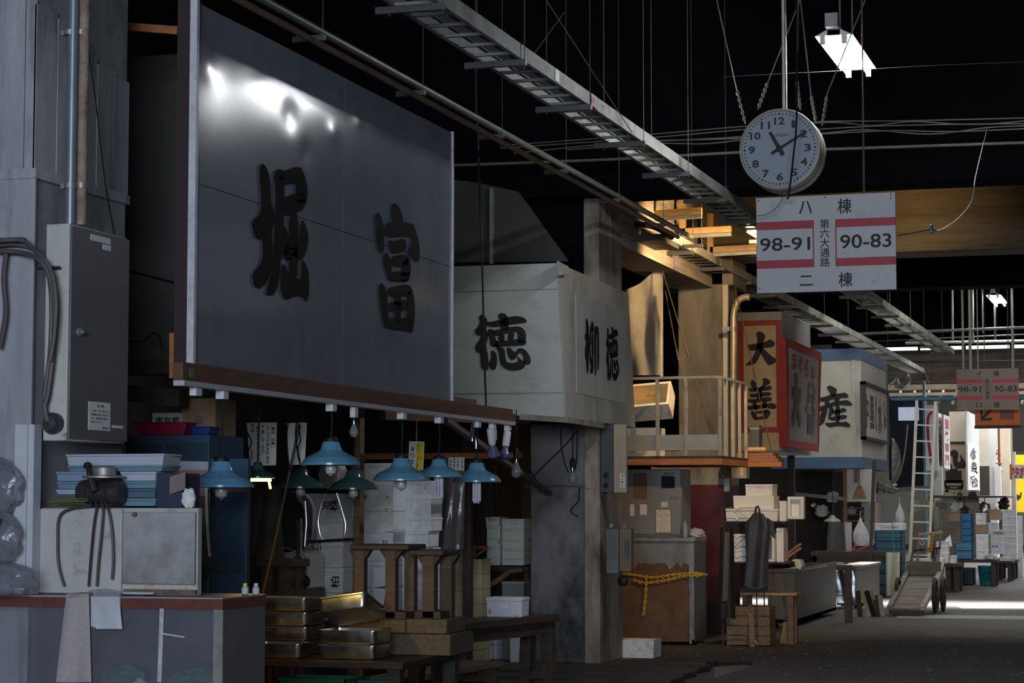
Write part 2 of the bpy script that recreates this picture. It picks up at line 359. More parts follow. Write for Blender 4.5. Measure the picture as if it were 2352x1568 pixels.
# ================================================================== fluorescent lights
def fluoro(c, L, label, w=0.30):
    c = Vector(c)
    r = thing('fluorescent_light', label, 'light', (c.x, c.y, c.z), group='twin tube lights under the roof')
    b = MB().box(c.x-0.05, c.x+0.05, c.y-L/2, c.y+L/2, c.z+0.02, c.z+0.09)
    b.hexa([(c.x-w/2, c.y-L/2, c.z+0.015), (c.x+w/2, c.y-L/2, c.z+0.015), (c.x+w/2, c.y+L/2, c.z+0.015), (c.x-w/2, c.y+L/2, c.z+0.015),
            (c.x-0.06, c.y-L/2, c.z+0.06), (c.x+0.06, c.y-L/2, c.z+0.06), (c.x+0.06, c.y+L/2, c.z+0.06), (c.x-0.06, c.y+L/2, c.z+0.06)])
    b.build('reflector', white_enamel, r)
    for s in (-1, 1):
        MB().tube([(c.x+s*0.085, c.y-L/2+0.03, c.z-0.02), (c.x+s*0.085, c.y+L/2-0.03, c.z-0.02)], 0.019, 10).build('tube', tube_e, r)
        for e in (-1, 1):
            MB().box(c.x+s*0.085-0.02, c.x+s*0.085+0.02, c.y+e*(L/2)-0.02, c.y+e*(L/2)+0.02, c.z-0.05, c.z+0.03).build('lamp_holder', white_enamel, r)
    MB().box(c.x-0.05, c.x+0.05, c.y-L/2-0.12, c.y-L/2-0.01, c.z+0.06, c.z+0.17).build('junction_box', galv, r)
    MB().tube([(c.x, c.y-L/4, c.z+0.09), (c.x, c.y-L/4, 7.7)], 0.008, 6).tube([(c.x, c.y+L/4, c.z+0.09), (c.x, c.y+L/4, 7.7)], 0.008, 6).build('hanging_rod', galv, r)
    return r
fluoro((-2.5, 17.35, 5.24), 1.4, 'lit twin tube fluorescent light above and right of the clock')
q = AD(2290, 689, 44.0)
fluoro((q.x, q.y, q.z), 1.9, 'small distant lit fluorescent light above the second hanging sign')
# ================================================================== brush strokes traced on the signs
def chaikin(p, n=1):
    for _ in range(n):
        q = []
        for i in range(len(p)):
            a, b = p[i], p[(i+1) % len(p)]
            q += [(a[0]*.75+b[0]*.25, a[1]*.75+b[1]*.25), (a[0]*.25+b[0]*.75, a[1]*.25+b[1]*.75)]
        p = q
    return p
K_TOKU = [[(200,260),(250,205),(330,250),(375,310),(390,380),(390,450),(355,520),(375,590),(405,640),(405,740),(365,850),(365,970),(395,1090),(410,1280),(410,1420),(370,1495),(290,1460),(230,1380),(228,1080),(150,1075),(110,990),(115,900),(200,800),(250,690),(170,695),(95,620),(105,570),(200,450),(220,380),(198,310)],
 [(385,385),(470,380),(660,335),(850,270),(1050,245),(1200,275),(1280,350),(1265,398),(1200,412),(860,450),(680,490),(520,502),(400,482),(370,440)],
 [(625,220),(690,175),(790,200),(848,270),(865,450),(865,560),(690,560),(675,490),(660,320),(625,260)],
 [(380,590),(420,540),(500,548),(530,575),(560,700),(580,800),(640,820),(640,950),(500,950),(440,890),(425,720),(400,700)],
 [(500,570),(690,545),(860,500),(1080,475),(1200,528),(1255,640),(1260,800),(1200,860),(1060,860),(1065,770),(1070,640),(1000,608),(840,650),(760,665),(630,700),(540,700)],
 [(490,945),(560,830),(640,810),(780,795),(850,795),(990,775),(1080,765),(1262,800),(1270,870),(1210,915),(680,942)],
 [(620,690),(770,655),(785,810),(635,825)], [(840,645),(1000,600),(985,790),(845,810)],
 [(450,1060),(490,1020),(560,1045),(602,1140),(608,1280),(592,1400),(540,1475),(470,1452),(408,1380),(410,1300),(465,1200),(470,1120)],
 [(575,980),(610,920),(690,950),(760,975),(782,1040),(792,1220),(830,1295),(950,1305),(1050,1290),(1075,1260),(1050,1150),(1100,1180),(1180,1260),(1240,1260),(1248,1370),(1180,1445),(1050,1480),(880,1480),(740,1412),(658,1290),(638,1040)],
 [(815,980),(860,945),(920,978),(990,1065),(1030,1040),(1080,975),(1160,968),(1250,1015),(1335,1130),(1370,1260),(1348,1340),(1260,1355),(1180,1255),(1200,1210),(1170,1120),(1110,1070),(1070,1130),(1040,1190),(970,1250),(900,1228),(848,1150),(822,1050)]]
K_YANAGI = [[(145,100),(190,115),(215,260),(218,420),(238,570),(215,650),(252,640),(222,890),(216,1300),(190,1350),(168,1290),(160,1020),(138,1040),(130,850),(165,600),(128,570),(128,460),(165,440)],
 [(236,340),(270,250),(283,135),(335,230),(342,400),(290,430),(270,420),(278,700),(250,700),(272,1000),(330,1000),(328,1250),(290,1385),(245,1300),(270,1190),(232,1080)], [(285,400),(328,400),(332,1020),(283,1020)],
 [(345,320),(405,258),(444,350),(453,600),(453,1200),(430,1315),(408,1240),(412,480),(390,450),(390,1390),(368,1400),(348,1300),(343,450)]]
K_HORI = [[(182,140),(205,110),(242,150),(268,260),(272,440),(302,500),(292,570),(270,600),(282,790),(272,900),(245,990),(190,1060),(148,1045),(130,990),(132,935),(210,850),(205,665),(165,695),(133,620),(122,545),(200,490),(190,300)],
 [(286,200),(320,150),(362,175),(372,290),(367,380),(367,560),(347,800),(327,1000),(297,1100),(238,1110),(232,1080),(280,900),(295,600),(303,460),(303,300)],
 [(320,150),(375,175),(487,126),(524,210),(543,300),(540,385),(500,474),(458,460),(453,340),(460,250),(370,285),(340,280)], [(355,375),(450,340),(522,330),(532,400),(490,472),(460,482),(362,518)],
 [(403,500),(462,470),(472,560),(472,690),(470,830),(464,990),(398,1005),(403,850),(403,700)], [(358,555),(402,650),(407,845),(368,838),(343,780)],
 [(343,750),(410,710),(480,690),(493,532),(522,552),(553,670),(533,780),(502,840),(400,850)],
 [(342,862),(388,890),(402,990),(470,975),(495,985),(495,870),(500,825),(548,900),(556,1000),(553,1110),(530,1158),(500,1108),(430,1112),(380,1146),(348,1100),(337,1030)]]
K_TOMI = [[(1172,430),(1200,406),(1243,460),(1268,560),(1230,600),(1183,560),(1169,490)], [(1049,510),(1075,474),(1108,540),(1121,680),(1118,760),(1100,797),(1068,750),(1057,640)],
 [(1117,600),(1150,550),(1200,562),(1333,556),(1363,640),(1388,760),(1380,868),(1320,825),(1288,780),(1325,720),(1320,660),(1200,665),(1160,672),(1122,652)], [(1147,688),(1200,698),(1273,672),(1291,740),(1262,783),(1168,792),(1152,740)],
 [(1104,830),(1130,774),(1163,820),(1175,900),(1183,1003),(1148,993),(1122,900)], [(1160,812),(1293,792),(1312,862),(1250,888),(1170,888)], [(1250,850),(1308,826),(1321,920),(1303,1003),(1243,1003)], [(1150,928),(1312,922),(1308,988),(1280,1006),(1150,998)],
 [(1077,1040),(1095,1002),(1133,1050),(1148,1160),(1153,1335),(1112,1324),(1092,1200)], [(1137,1060),(1170,1041),(1308,1015),(1343,1090),(1290,1108),(1157,1124)], [(1287,1080),(1333,1066),(1353,1180),(1338,1374),(1310,1390),(1287,1340)],
 [(1137,1165),(1250,1133),(1292,1148),(1298,1212),(1157,1238)], [(1192,1085),(1248,1085),(1243,1310),(1198,1310)], [(1112,1276),(1342,1270),(1338,1354),(1310,1377),(1150,1354),(1117,1338)]]
K_DAI = [[(103,268),(140,285),(270,260),(420,230),(450,194),(512,210),(550,270),(524,323),(360,333),(240,367),(180,384),(117,348)],
 [(244,96),(295,70),(352,86),(402,150),(368,220),(352,330),(322,430),(270,543),(205,604),(50,604),(150,545),(210,460),(260,330),(270,200)],
 [(330,330),(372,343),(470,443),(547,498),(590,513),(552,564),(460,610),(418,583),(328,440),(298,360)]]
K_ZEN = [[(178,818),(243,868),(284,960),(240,1004),(186,962),(156,890)], [(338,812),(400,800),(458,832),(486,882),(420,917),(340,993),(298,962),(370,890)],
 [(125,960),(200,970),(300,950),(420,945),(450,915),(500,938),(493,993),(345,1007),(180,1029),(136,1003)], [(140,1046),(250,1045),(430,1016),(495,1038),(483,1084),(350,1092),(200,1116),(157,1098)],
 [(105,1136),(260,1130),(440,1094),(506,1118),(494,1174),(340,1177),(180,1203),(117,1173)], [(263,955),(347,955),(347,1185),(268,1185)],
 [(95,1238),(250,1230),(420,1210),(500,1186),(570,1228),(565,1279),(500,1294),(400,1267),(250,1292),(115,1314)], [(183,1185),(250,1180),(288,1305),(223,1315)], [(348,1155),(433,1175),(403,1285),(338,1285)],
 [(154,1330),(200,1304),(260,1380),(270,1422),(370,1392),(370,1330),(400,1284),(455,1306),(484,1360),(453,1393),(434,1446),(330,1450),(238,1470),(196,1433)], [(225,1328),(380,1306),(434,1340),(365,1352),(250,1367)]]
K_SAN = [[(414,130),(470,68),(560,80),(703,157),(750,210),(718,350),(692,424),(518,424),(512,300),(436,200)],
 [(140,462),(290,458),(480,388),(720,343),(930,318),(990,288),(1084,348),(1127,410),(1103,480),(880,473),(660,517),(430,573),(270,609),(162,557)], [(343,555),(503,535),(493,725),(347,725)], [(663,495),(865,475),(813,580),(783,645),(657,645)],
 [(120,790),(350,708),(640,598),(900,568),(1080,538),(1203,617),(1248,690),(1203,746),(850,707),(640,742),(480,803),(250,919),(130,919)], [(247,875),(423,845),(440,910),(373,1120),(333,1282),(222,1374),(100,1427),(125,1270),(187,1120)],
 [(687,695),(858,695),(848,1300),(687,1300)], [(497,755),(592,768),(638,830),(643,900),(592,1003),(562,1064),(466,1080),(455,1050),(497,900)],
 [(577,898),(690,868),(860,848),(940,788),(1066,858),(1066,898),(1012,934),(860,968),(700,1003),(587,1014)], [(443,1088),(560,1098),(700,1088),(870,1047),(950,1025),(1054,1042),(1076,1090),(1053,1160),(860,1178),(640,1219),(518,1193),(456,1142)],
 [(340,1297),(420,1290),(500,1298),(690,1268),(960,1273),(1020,1233),(1143,1308),(1187,1380),(1153,1457),(960,1413),(800,1393),(640,1413),(530,1450),(437,1403),(366,1342)]]
def paint(sign, name, K, ox, oy, sc, fn, m, n=1):
    b = MB()
    for s in K: strokes(b, [[(ox+x/sc, oy+y/sc) for x, y in chaikin(s, n)]], fn)
    return b.build(name, m, sign, smooth=False)
# ------------------------------------------------------------------ great metal sign 堀富
SX = -5.06
Y0 = AX(443, 835, SX).y; Y1 = AX(1038, 600, SX).y
ZB0, ZB1 = AX(443, 835, SX).z, AX(1036, 918, SX).z
ZT0, ZT1 = AX(457, 9, SX).z, AX(1040, 305, SX).z
ZB, ZT = (ZB0+ZB1)/2, (ZT0+ZT1)/2
sg_m = mat('dented_white_metal', (0.209, 0.23, 0.275), 0.17, col2=(0.168, 0.186, 0.224), scale=1.1, amt=0.7, spec=0.6, dirt=(0.156, 0.156, 0.168), dscale=0.9, damt=0.32)
sign = thing('shop_sign', 'huge dented white metal sign with two black brush characters', 'sign', (SX-0.03, (Y0+Y1)/2, ZB))
def dent(y, z):
    a = (y-Y0)/(Y1-Y0); c = (z-ZB)/(ZT-ZB)
    d = 0.0032*math.sin(9*a+1.3*math.sin(5*c)) * (0.3+0.7*c) + 0.0022*math.sin(21*a+2.2*c+1.7*math.sin(7*a)) * c*c + 0.0016*math.sin(6*c+3*a)
    for (ya, za, s, h) in ((0.30, 0.80, 0.05, -0.006), (0.36, 0.70, 0.03, -0.004), (0.46, 0.80, 0.030, 0.006), (0.03, 0.84, 0.05, 0.008), (0.56, 0.87, 0.022, 0.006), (0.17, 0.95, 0.022, 0.005), (0.33, 0.95, 0.02, 0.005), (0.48, 0.94, 0.022, 0.006)):
        r = ((a-ya)**2*3.4+(c-za)**2)/(s*s); d += h*math.exp(-r)
    return d
for (pa, pb) in ((0.0, 0.502), (0.503, 1.0)):
    for (qa, qb) in ((0.0, 0.495), (0.497, 1.0)):
        b = MB().sheet(lambda u, v: (SX+dent(Y0+(Y1-Y0)*(pa+(pb-pa)*u), ZB+(ZT-ZB)*(qa+(qb-qa)*v)), Y0+(Y1-Y0)*(pa+(pb-pa)*u), ZB+(ZT-ZB)*(qa+(qb-qa)*v)), 40, 30, 0.002)
        b.build('metal_panel', sg_m, sign)
MB().box(SX-0.03, SX-0.016, Y0+0.02, Y1-0.02, ZB+0.02, ZT-0.02).build('backing_frame', near_black, sign)
wh_edge = mat('white_edge_trim', (0.62, 0.64, 0.68), 0.4, col2=(0.42, 0.43, 0.46), scale=14)
MB().box(SX-0.03, SX+0.012, Y0-0.02, Y0+0.012, ZB-0.005, ZT+0.01).build('edge_trim', wh_edge, sign)
MB().box(SX-0.06, SX+0.012, Y1-0.012, Y1+0.012, ZB-0.005, ZT+0.01).build('edge_trim', wh_edge, sign)
old_ink = mat('peeling_black_ink', (0.008, 0.006, 0.008), 0.8, spec=0.15, col2=(0.016, 0.009, 0.006), scale=5, amt=0.4)
fS = lambda px, py: AX(px, py, SX+0.011)
paint(sign, 'character', K_HORI, 540, 340, 3.2667, fS, old_ink)
paint(sign, 'character', K_TOMI, 540, 340, 3.2667, fS, old_ink)
# posts and timbers that carry it
solo(MB().box(SX-0.108, SX-0.033, Y0-0.015, Y0+0.09, 2.2, 4.75), 'sign_post', mat('dark_red_steel', (0.035, 0.019, 0.022), 0.6), 'dark red brown steel post behind near edge of huge sign', 'post')
q0 = AX(205, 52, -5.36); q1 = AY(410, 71, Y0-0.07)
solo(MB().bar(AY(200, 55, Y0+0.3), AY(410, 71, Y0+0.3), 0.04, 0.045), 'timber_beam', orangewood, 'thin orange timber from the rusty pipe to the huge sign', 'timber')
solo(MB().bar(AX(402, 765, SX-0.15), AX(402, 868, SX-0.15), 0.045, 0.05), 'timber_stub', orangewood, 'short upright orange timber stub below huge sign corner', 'timber')
# red-brown beam with white lighting rail
BX = -5.0
pb0 = AX(420, 846, BX); pb1 = AX(1178, 962, BX)
bz1 = ZB-0.01; bz0 = AX(415, 872, BX).z
solo(MB().box(BX-0.06, BX, pb0.y, pb1.y, bz0, bz1), 'timber_beam', redwood, 'long red brown timber beam under the huge white sign', 'beam', bevel=0.004)
RZ = bz0
rail = solo(MB().box(BX-0.045, BX+0.02, pb0.y-0.02, pb1.y, RZ-0.03, RZ-0.002), 'lighting_rail', mat('pale_rail', (0.50, 0.50, 0.52), 0.4, col2=(0.40, 0.40, 0.42)), 'pale metal lighting rail along the bottom of red brown beam', 'rail')
b = MB().lathe([(0.034, 0), (0.034, 0.006), (0.0, 0.008)], AX(441, 857, BX), 20, Matrix.Rotation(math.pi/2, 3, 'Y'))
b.build('round_sticker', mat('blue_ring_sticker', (0.05, 0.07, 0.12), 0.5, col2=(0.16, 0.13, 0.03), scale=30), rail)
# ------------------------------------------------------------------ boxed sign 徳 / 柳徳
CY = 18.7; CX = AY(1297, 958, CY).x
cb = thing('shop_sign', 'white boxed stall sign with one rounded black character facing the camera', 'sign', (CX-0.6, CY+1.2, 2.35))
q = {k: AY(px, py, CY) for k, (px, py) in dict(bl=(880, 945), br=(1297, 957), tr=(1279, 604), tl=(880, 617)).items()}
r_ = {k: AX(px, py, CX) for k, (px, py) in dict(br=(1457, 982)).items()}
YE = r_['br'].y
dx = q['tr'].x - q['br'].x
tr2z = AX(1452, 672, CX).z
tr2 = Vector((CX+dx*(tr2z-q['br'].z)/(q['tr'].z-q['br'].z), YE, tr2z))
MB().hexa([q['bl'], q['br'], (CX, YE, q['br'].z), (q['bl'].x, YE, q['bl'].z), q['tl'], q['tr'], tr2, (q['tl'].x, YE, tr2.z)]).build('sign_box', cream_paint, cb, smooth=False)
fn = lambda px, py: AY(px, py, CY-0.004)
for (pa, pb_) in (((1040, 670), (1283, 663)), ((1040, 904), (1293, 901))):
    MB().bar(fn(*pa), fn(*pb_), 0.003, 0.006).build('panel_seam', galv, cb)
paint(cb, 'character', K_TOKU, 1080, 700, 9.8, lambda px, py: AY(px, py, CY-0.006), ink, 2)
gs = mat('dirty_grey_sheet', (0.46, 0.44, 0.40), 0.42, col2=(0.34, 0.32, 0.29), scale=2.0, stretch=(1, 1, 0.4), dirt=(0.17, 0.14, 0.10), dscale=1.4, damt=0.45)
b = MB()
pl_ = [q['br'], Vector((CX, YE, r_['br'].z)), tr2, q['tr']]
b.prism([p+Vector((0.012, 0.0, 0)) for p in pl_], (-0.01, 0, 0)); b.build('side_sheet', gs, cb)
def CXF(o):   # point on the slightly leaning side sheet
    def f(px, py):
        n = (pl_[1]-pl_[0]).cross(pl_[3]-pl_[0]).normalized()
        if n.x < 0: n = -n
        d = ray(px, py); p = pl_[0]+n*(0.012+o)
        return EYE+d*((p-EYE).dot(n)/d.dot(n))
    return f
MB().prism([CXF(0.006)(*c) for c in ((1323, 671), (1434, 713), (1439, 927), (1325, 902))], (-0.006, 0, 0)).build('face_panel', mat('worn_steel_panel', (0.42, 0.41, 0.385), 0.25, col2=(0.33, 0.32, 0.30), scale=3, stretch=(1, 1, 0.5), bump=0.04), cb)
faded = mat('worn_black_ink', (0.012, 0.011, 0.012), 0.8, spec=0.05)
paint(cb, 'character', K_YANAGI, 1330, 720, 9.8, CXF(0.010), faded)
T2 = [[(610+(x-100)*290/1265, 285+(y-180)*1235/1310) for x, y in s] for s in K_TOKU]
paint(cb, 'character', T2, 1330, 720, 9.8, CXF(0.010), faded)
rail_m = mat('rusty_cream_rail', (0.34, 0.31, 0.27), 0.6, col2=(0.16, 0.11, 0.075), scale=6)
b = MB().bar(AY(1195, 957, CY-0.02), AY(1299, 964, CY-0.02), 0.05, 0.05).bar(AY(1299, 964, CY-0.02), AX(1383, 978, CX+0.02), 0.05, 0.05)
b.build('bottom_rail', rail_m, cb)
# curled corner flap
MB().sheet(lambda u, v: CXF(0.02)(1279+26*u-8*u*v, 598+14*u+36*v*(1-0.55*u)) + Vector((0.05*u*v, 0, 0)), 4, 4, 0.003).build('curled_flap', gs, cb)
# ------------------------------------------------------------------ tall red framed sign 大善 with maguro panel
DY = 29.8; DX = AY(1798, 1030, DY).x
red_frame = mat('red_sign_frame', (0.42, 0.035, 0.03), 0.5, col2=(0.28, 0.02, 0.02), scale=4)
beige = mat('beige_sign_board', (0.62, 0.47, 0.28), 0.6, col2=(0.52, 0.38, 0.22), scale=5, dirt=(0.35, 0.24, 0.13), damt=0.2)
ds = thing('shop_sign', 'tall beige sign in red frame with two stacked black characters', 'sign', (DX-0.5, DY+0.8, 0))
zt = AY(1797, 715, DY).z; zb_ = AY(1798, 1037, DY).z; xl = AY(1693, 900, DY).x
dpan = mat('grey_sign_side', (0.38, 0.37, 0.34), 0.55, col2=(0.28, 0.27, 0.25), scale=2, stretch=(1, 1, 0.4))
YE2 = AX(1861, 760, DX).y
MB().box(xl, DX, DY, YE2, zb_, zt).build('sign_box', dpan, ds)
fD = lambda o: (lambda px, py: AY(px, py, DY-o))
zi0, zi1 = AY(1750, 993, DY).z, AY(1750, 739, DY).z
fx0 = AY(1697, 880, DY).x
MB().box(xl+0.3, xl+0.4, YE2-0.15, YE2-0.05, 0, zb_).build('support_post', darkwood, ds)
MB().box(xl+0.02, DX-0.005, DY-0.02, DY-0.001, zb_+0.02, zt-0.15).build('board', beige, ds)
b = MB(); W = 0.075
b.box(fx0, DX-0.002, DY-0.035, DY-0.015, zi1-W+0.02, zi1+0.02).box(fx0, DX-0.002, DY-0.035, DY-0.015, zi0, zi0+W)
b.box(fx0, fx0+W, DY-0.034, DY-0.015, zi0, zi1).box(DX-0.002-W, DX-0.002, DY-0.034, DY-0.015, zi0, zi1)
b.build('frame', red_frame, ds)
paint(ds, 'character', K_DAI, 1700, 750, 6.82, fD(0.026), ink, 2)
paint(ds, 'character', K_ZEN, 1700, 750, 6.82, fD(0.026), ink, 2)
# maguro panel (faces the aisle, leaning)
mp = thing('shop_sign', 'leaning silvery tuna stall panel in red frame with faded writing', 'sign', (DX+0.14, DY+1, zb_))
A = AX(1803, 776, DX+0.14); B = AX(1884, 810, DX+0.27); C = AX(1878, 1037, DX+0.11); D = AX(1806, 1025, DX+0.11)
silver = mat('silvery_worn_sheet', (0.42, 0.42, 0.41), 0.22, col2=(0.30, 0.29, 0.28), scale=3, stretch=(1, 3, 0.6), metal=0.35, bump=0.15, bscale=6)
def bil(u, v): return A*(1-u)*(1-v)+B*u*(1-v)+C*u*v+D*(1-u)*v
nrm = (B-A).cross(D-A).normalized(); nrm = nrm if nrm.x > 0 else -nrm
MB().sheet(lambda u, v: bil(u, v)+nrm*0.004*math.sin(11*u+3*v), 12, 12, 0.004).build('face_sheet', silver, mp)
b = MB()
def strip(u0, u1, v0, v1, t0, t1): 
    b.hexa([bil(u0, v1)+nrm*t0, bil(u1, v1)+nrm*t0, bil(u1, v1)+nrm*t1, bil(u0, v1)+nrm*t1, bil(u0, v0)+nrm*t0, bil(u1, v0)+nrm*t0, bil(u1, v0)+nrm*t1, bil(u0, v0)+nrm*t1])
b.bar(bil(0.3, 0.1)-nrm*0.005, bil(0.3, 0.1)-nrm*0.2, 0.04).bar(bil(0.3, 0.9)-nrm*0.005, bil(0.3, 0.9)-nrm*0.13, 0.04); strip(0, 1, 0, 0.075, -0.03, 0.02); strip(0, 1, 0.93, 1, -0.03, 0.02); strip(-0.02, 0.06, 0, 1, -0.09, 0.02); strip(0.985, 1, 0, 1, -0.03, 0.02)
b.build('frame', red_frame, mp)
def mw(txt, u0, u1, v0, v1, m, bold=0.02):
    b = MB(); vs, fs = glyphs(txt, bold)
    b.add([bil(u0+(u1-u0)*x, v1+(v0-v1)*y)+nrm*0.014 for x, y in vs], fs); return b.build('lettering', m, mp, smooth=False)
mw('ま', 0.18, 0.29, 0.10, 0.26, red_ink); mw('ぐ', 0.36, 0.48, 0.11, 0.27, red_ink); mw('ろ', 0.53, 0.64, 0.12, 0.29, red_ink); mw('は', 0.72, 0.84, 0.16, 0.29, ink_fade)
mw('大', 0.16, 0.44, 0.29, 0.82, ink_fade, 0.09); mw('善', 0.56, 0.86, 0.31, 0.84, ink_fade, 0.06)
# ------------------------------------------------------------------ boxed sign 産 with blue bands
NY = 37.4; NX = AY(1980, 1047, NY).x
ns = thing('shop_sign', 'white boxed sign with blue bands and one bold black character', 'sign', (NX-1, NY+1, AY(1980, 1076, NY).z))
xl = AY(1770, 900, NY).x; z0 = AY(1980, 1075, NY).z; z1 = AY(1980, 1049, NY).z; z2 = AY(1977, 826, NY).z; z3 = AY(1977, 800, NY).z
YE3 = AX(2040, 1050, NX).y
wpan = mat('white_sign_panel', (0.47, 0.46, 0.40), 0.5, col2=(0.39, 0.38, 0.33), scale=1.4, dirt=(0.25, 0.23, 0.2), dscale=0.9, damt=0.22)
blue_b = mat('dull_blue_band', (0.075, 0.14, 0.24), 0.55, col2=(0.05, 0.09, 0.16), scale=3)
MB().box(xl, NX, NY, YE3, z1, z2).build('sign_box', wpan, ns)
MB().box(xl, NX+0.01, NY-0.01, YE3+0.01, z0, z1).build('blue_band', blue_b, ns)
MB().box(xl, NX+0.01, NY-0.01, YE3+0.01, z2, z3).build('blue_band', blue_b, ns)
MB().box(NX-0.005, NX+0.012, YE3-0.16, YE3+0.012, z1, z2).build('corner_strip', blue_b, ns)
MB().box(NX-0.16, NX-0.10, NY-0.012, NY, z1, z2).build('corner_strip', mat('pale_strip', (0.5, 0.5, 0.44), 0.5), ns)
paint(ns, 'character', K_SAN, 1870, 880, 14.25, lambda px, py: AY(px, py, NY-0.006), ink, 2)
# framed side board 里木産
fb_ = thing('framed_sign_board', 'dark framed board of faded characters on side of blue banded sign', 'sign', (NX+0.1, NY+0.8, z1))
fa = lambda px, py: AX(px, py, NX+0.10)
c = [fa(1987, 877), fa(2041, 900), fa(2041, 1017), fa(1987, 1008)]
ya, yb = c[0].y, min(c[1].y, YE3+0.3); za, zc = c[0].z, c[2].z
ztp, zbt = fa(1994, 878).z, fa(1994, 1010).z
MB().box(NX+0.02, NX+0.07, ya+0.02, yb-0.02, zbt+0.02, ztp-0.02).build('board', cream_paint, fb_)
b = MB(); fw = 0.055
b.box(NX+0.012, NX+0.11, ya, ya+0.03, zbt, ztp).box(NX+0.012, NX+0.11, yb-0.03, yb, zbt, ztp).box(NX+0.012, NX+0.11, ya, yb, ztp-fw, ztp).box(NX+0.012, NX+0.11, ya, yb, zbt, zbt+fw)
b.build('frame', mat('dark_brown_frame', (0.05, 0.035, 0.04), 0.5), fb_)
def sidew(parent, txt, X, y0, y1, z0, z1, m, bold=0.03):
    b = MB(); write(b, txt, (X, y0, z0), (0, y1-y0, 0), (0, 0, z1-z0), bold); return b.build('lettering', m, parent, smooth=False)
H = ztp-zbt; Wd = yb-ya
sidew(fb_, '中', NX+0.073, ya+0.04*Wd, ya+0.20*Wd, zbt+0.22*H, zbt+0.80*H, ink_fade)
sidew(fb_, '里', NX+0.073, ya+0.24*Wd, ya+0.42*Wd, zbt+0.22*H, zbt+0.80*H, ink_fade, 0.05)
sidew(fb_, 'の', NX+0.073, ya+0.46*Wd, ya+0.54*Wd, zbt+0.15*H, zbt+0.85*H, red_ink)
sidew(fb_, '水', NX+0.073, ya+0.58*Wd, ya+0.76*Wd, zbt+0.15*H, zbt+0.80*H, ink_fade, 0.05)
sidew(fb_, '産', NX+0.073, ya+0.80*Wd, ya+0.96*Wd, zbt+0.15*H, zbt+0.80*H, ink_fade, 0.05)
# ------------------------------------------------------------------ hanging aisle signs
def aisle_sign(D, px0, py0, px1, py1, label, top, bot, m_board, with_lamp=False):
    tl = AD((px0+px1)/2, (py0+py1)/2, D); Yp = tl.y
    a = AY(px0, py0, Yp); c_ = AY(px1, py1, Yp); x0, x1, z1, z0 = a.x, c_.x, a.z, c_.z
    r = thing('aisle_sign', label, 'sign', ((x0+x1)/2, Yp, z0)); Wd, H = x1-x0, z1-z0
    MB().box(x0, x1, Yp, Yp+0.02, z0, z1).build('board', m_board, r)
    P = lambda u, v, o=0.002: Vector((x0+u*Wd, Yp-o, z1-v*H))
    redp_ = MATS.get('sign_red') or mat('sign_red', (0.46, 0.035, 0.06), 0.5, col2=(0.36, 0.03, 0.05), scale=5)
    def rect(b, u0, u1, v0, v1, o=0.002): b.add([P(u0, v1, o), P(u1, v1, o), P(u1, v0, o), P(u0, v0, o)], [(0, 1, 2, 3)])
    b = MB()
    for u0, u1 in ((0.0, 0.418), (0.57, 1.0)):
        rect(b, u0, u1, 0.255, 0.34); rect(b, u0, u1, 0.66, 0.745)
    rect(b, 0.408, 0.418, 0.34, 0.66); rect(b, 0.57, 0.58, 0.34, 0.66)
    b.build('red_band', redp_, r, smooth=False)
    def wr(t, u0, u1, v0, v1, bold=0.012, vert=False): write(MB(), t, P(u0, v1), P(u1, v1)-P(u0, v1), P(u0, v0)-P(u0, v1), bold, vert).build('lettering', ink, r, smooth=False)
    wr(top, 0.31, 0.405, 0.05, 0.185); wr('棟', 0.59, 0.69, 0.04, 0.20)
    wr(bot, 0.31, 0.405, 0.83, 0.935); wr('棟', 0.59, 0.69, 0.805, 0.96)
    wr('98-91', 0.025, 0.39, 0.425, 0.565); wr('90-83', 0.605, 0.97, 0.42, 0.565)
    wr('第六大通路', 0.46, 0.53, 0.25, 0.745, 0.01, True)
    return r, P, x0, x1, z0, z1, Yp
sb_m = mat('white_sign_enamel', (0.541, 0.549, 0.566), 0.4, col2=(0.476, 0.484, 0.5), scale=3, dirt=(0.246, 0.246, 0.246), dscale=2.2, damt=0.22)
r1, P1, x0, x1, z0, z1, Yp = aisle_sign(16.5, 1737, 455, 2059, 664, 'white hanging aisle number sign with red bands below the clock', 'ハ', '二', sb_m)
AS1 = (x0, x1, z0, z1, Yp)
b = MB()
for u in (0.22, 0.78):
    p = P1(u, 0.01, -0.01); b.tube([p, p+Vector((0, 0, 7.7-p.z))], 0.006, 6)
b.build('hanging_rod', rust_m, r1)
for u, v in ((0.015, 0.03), (0.5, 0.02), (0.97, 0.02), (0.97, 0.06), (0.02, 0.95)): MB().lathe([(0.006, 0), (0.004, 0.004), (0, 0.005)], P1(u, v), 8, Matrix.Rotation(math.pi/2, 3, 'X')).build('screw', blackm, r1)
sb2 = mat('backlit_shade_enamel', (0.22, 0.18, 0.155), 0.5, col2=(0.18, 0.15, 0.125), scale=3)  # shade of the backlit board put into its base colour
r2, P2, x0, x1, z0, z1, Yp = aisle_sign(41.4, 2197, 848, 2341, 940, 'backlit, shade-toned distant aisle number sign with dark red bands near right edge', 'イ', '口', sb2)
b = MB()
for u in (0.12, 0.24, 0.35, 0.90): 
    p = P2(u, 0.01, -0.01); b.tube([p, (p.x, p.y, 7.7)], 0.012, 6)
b.build('hanging_rod', mat('pale_rod', (0.42, 0.41, 0.36), 0.5), r2)
os_ = thing('orange_sign', 'orange hanging sign with black arrow below the distant aisle sign', 'sign', ((x0+x1)/2, Yp+0.1, z0-0.3))
a = AY(2239, 940, Yp+0.1); c_ = AY(2343, 977, Yp+0.1)
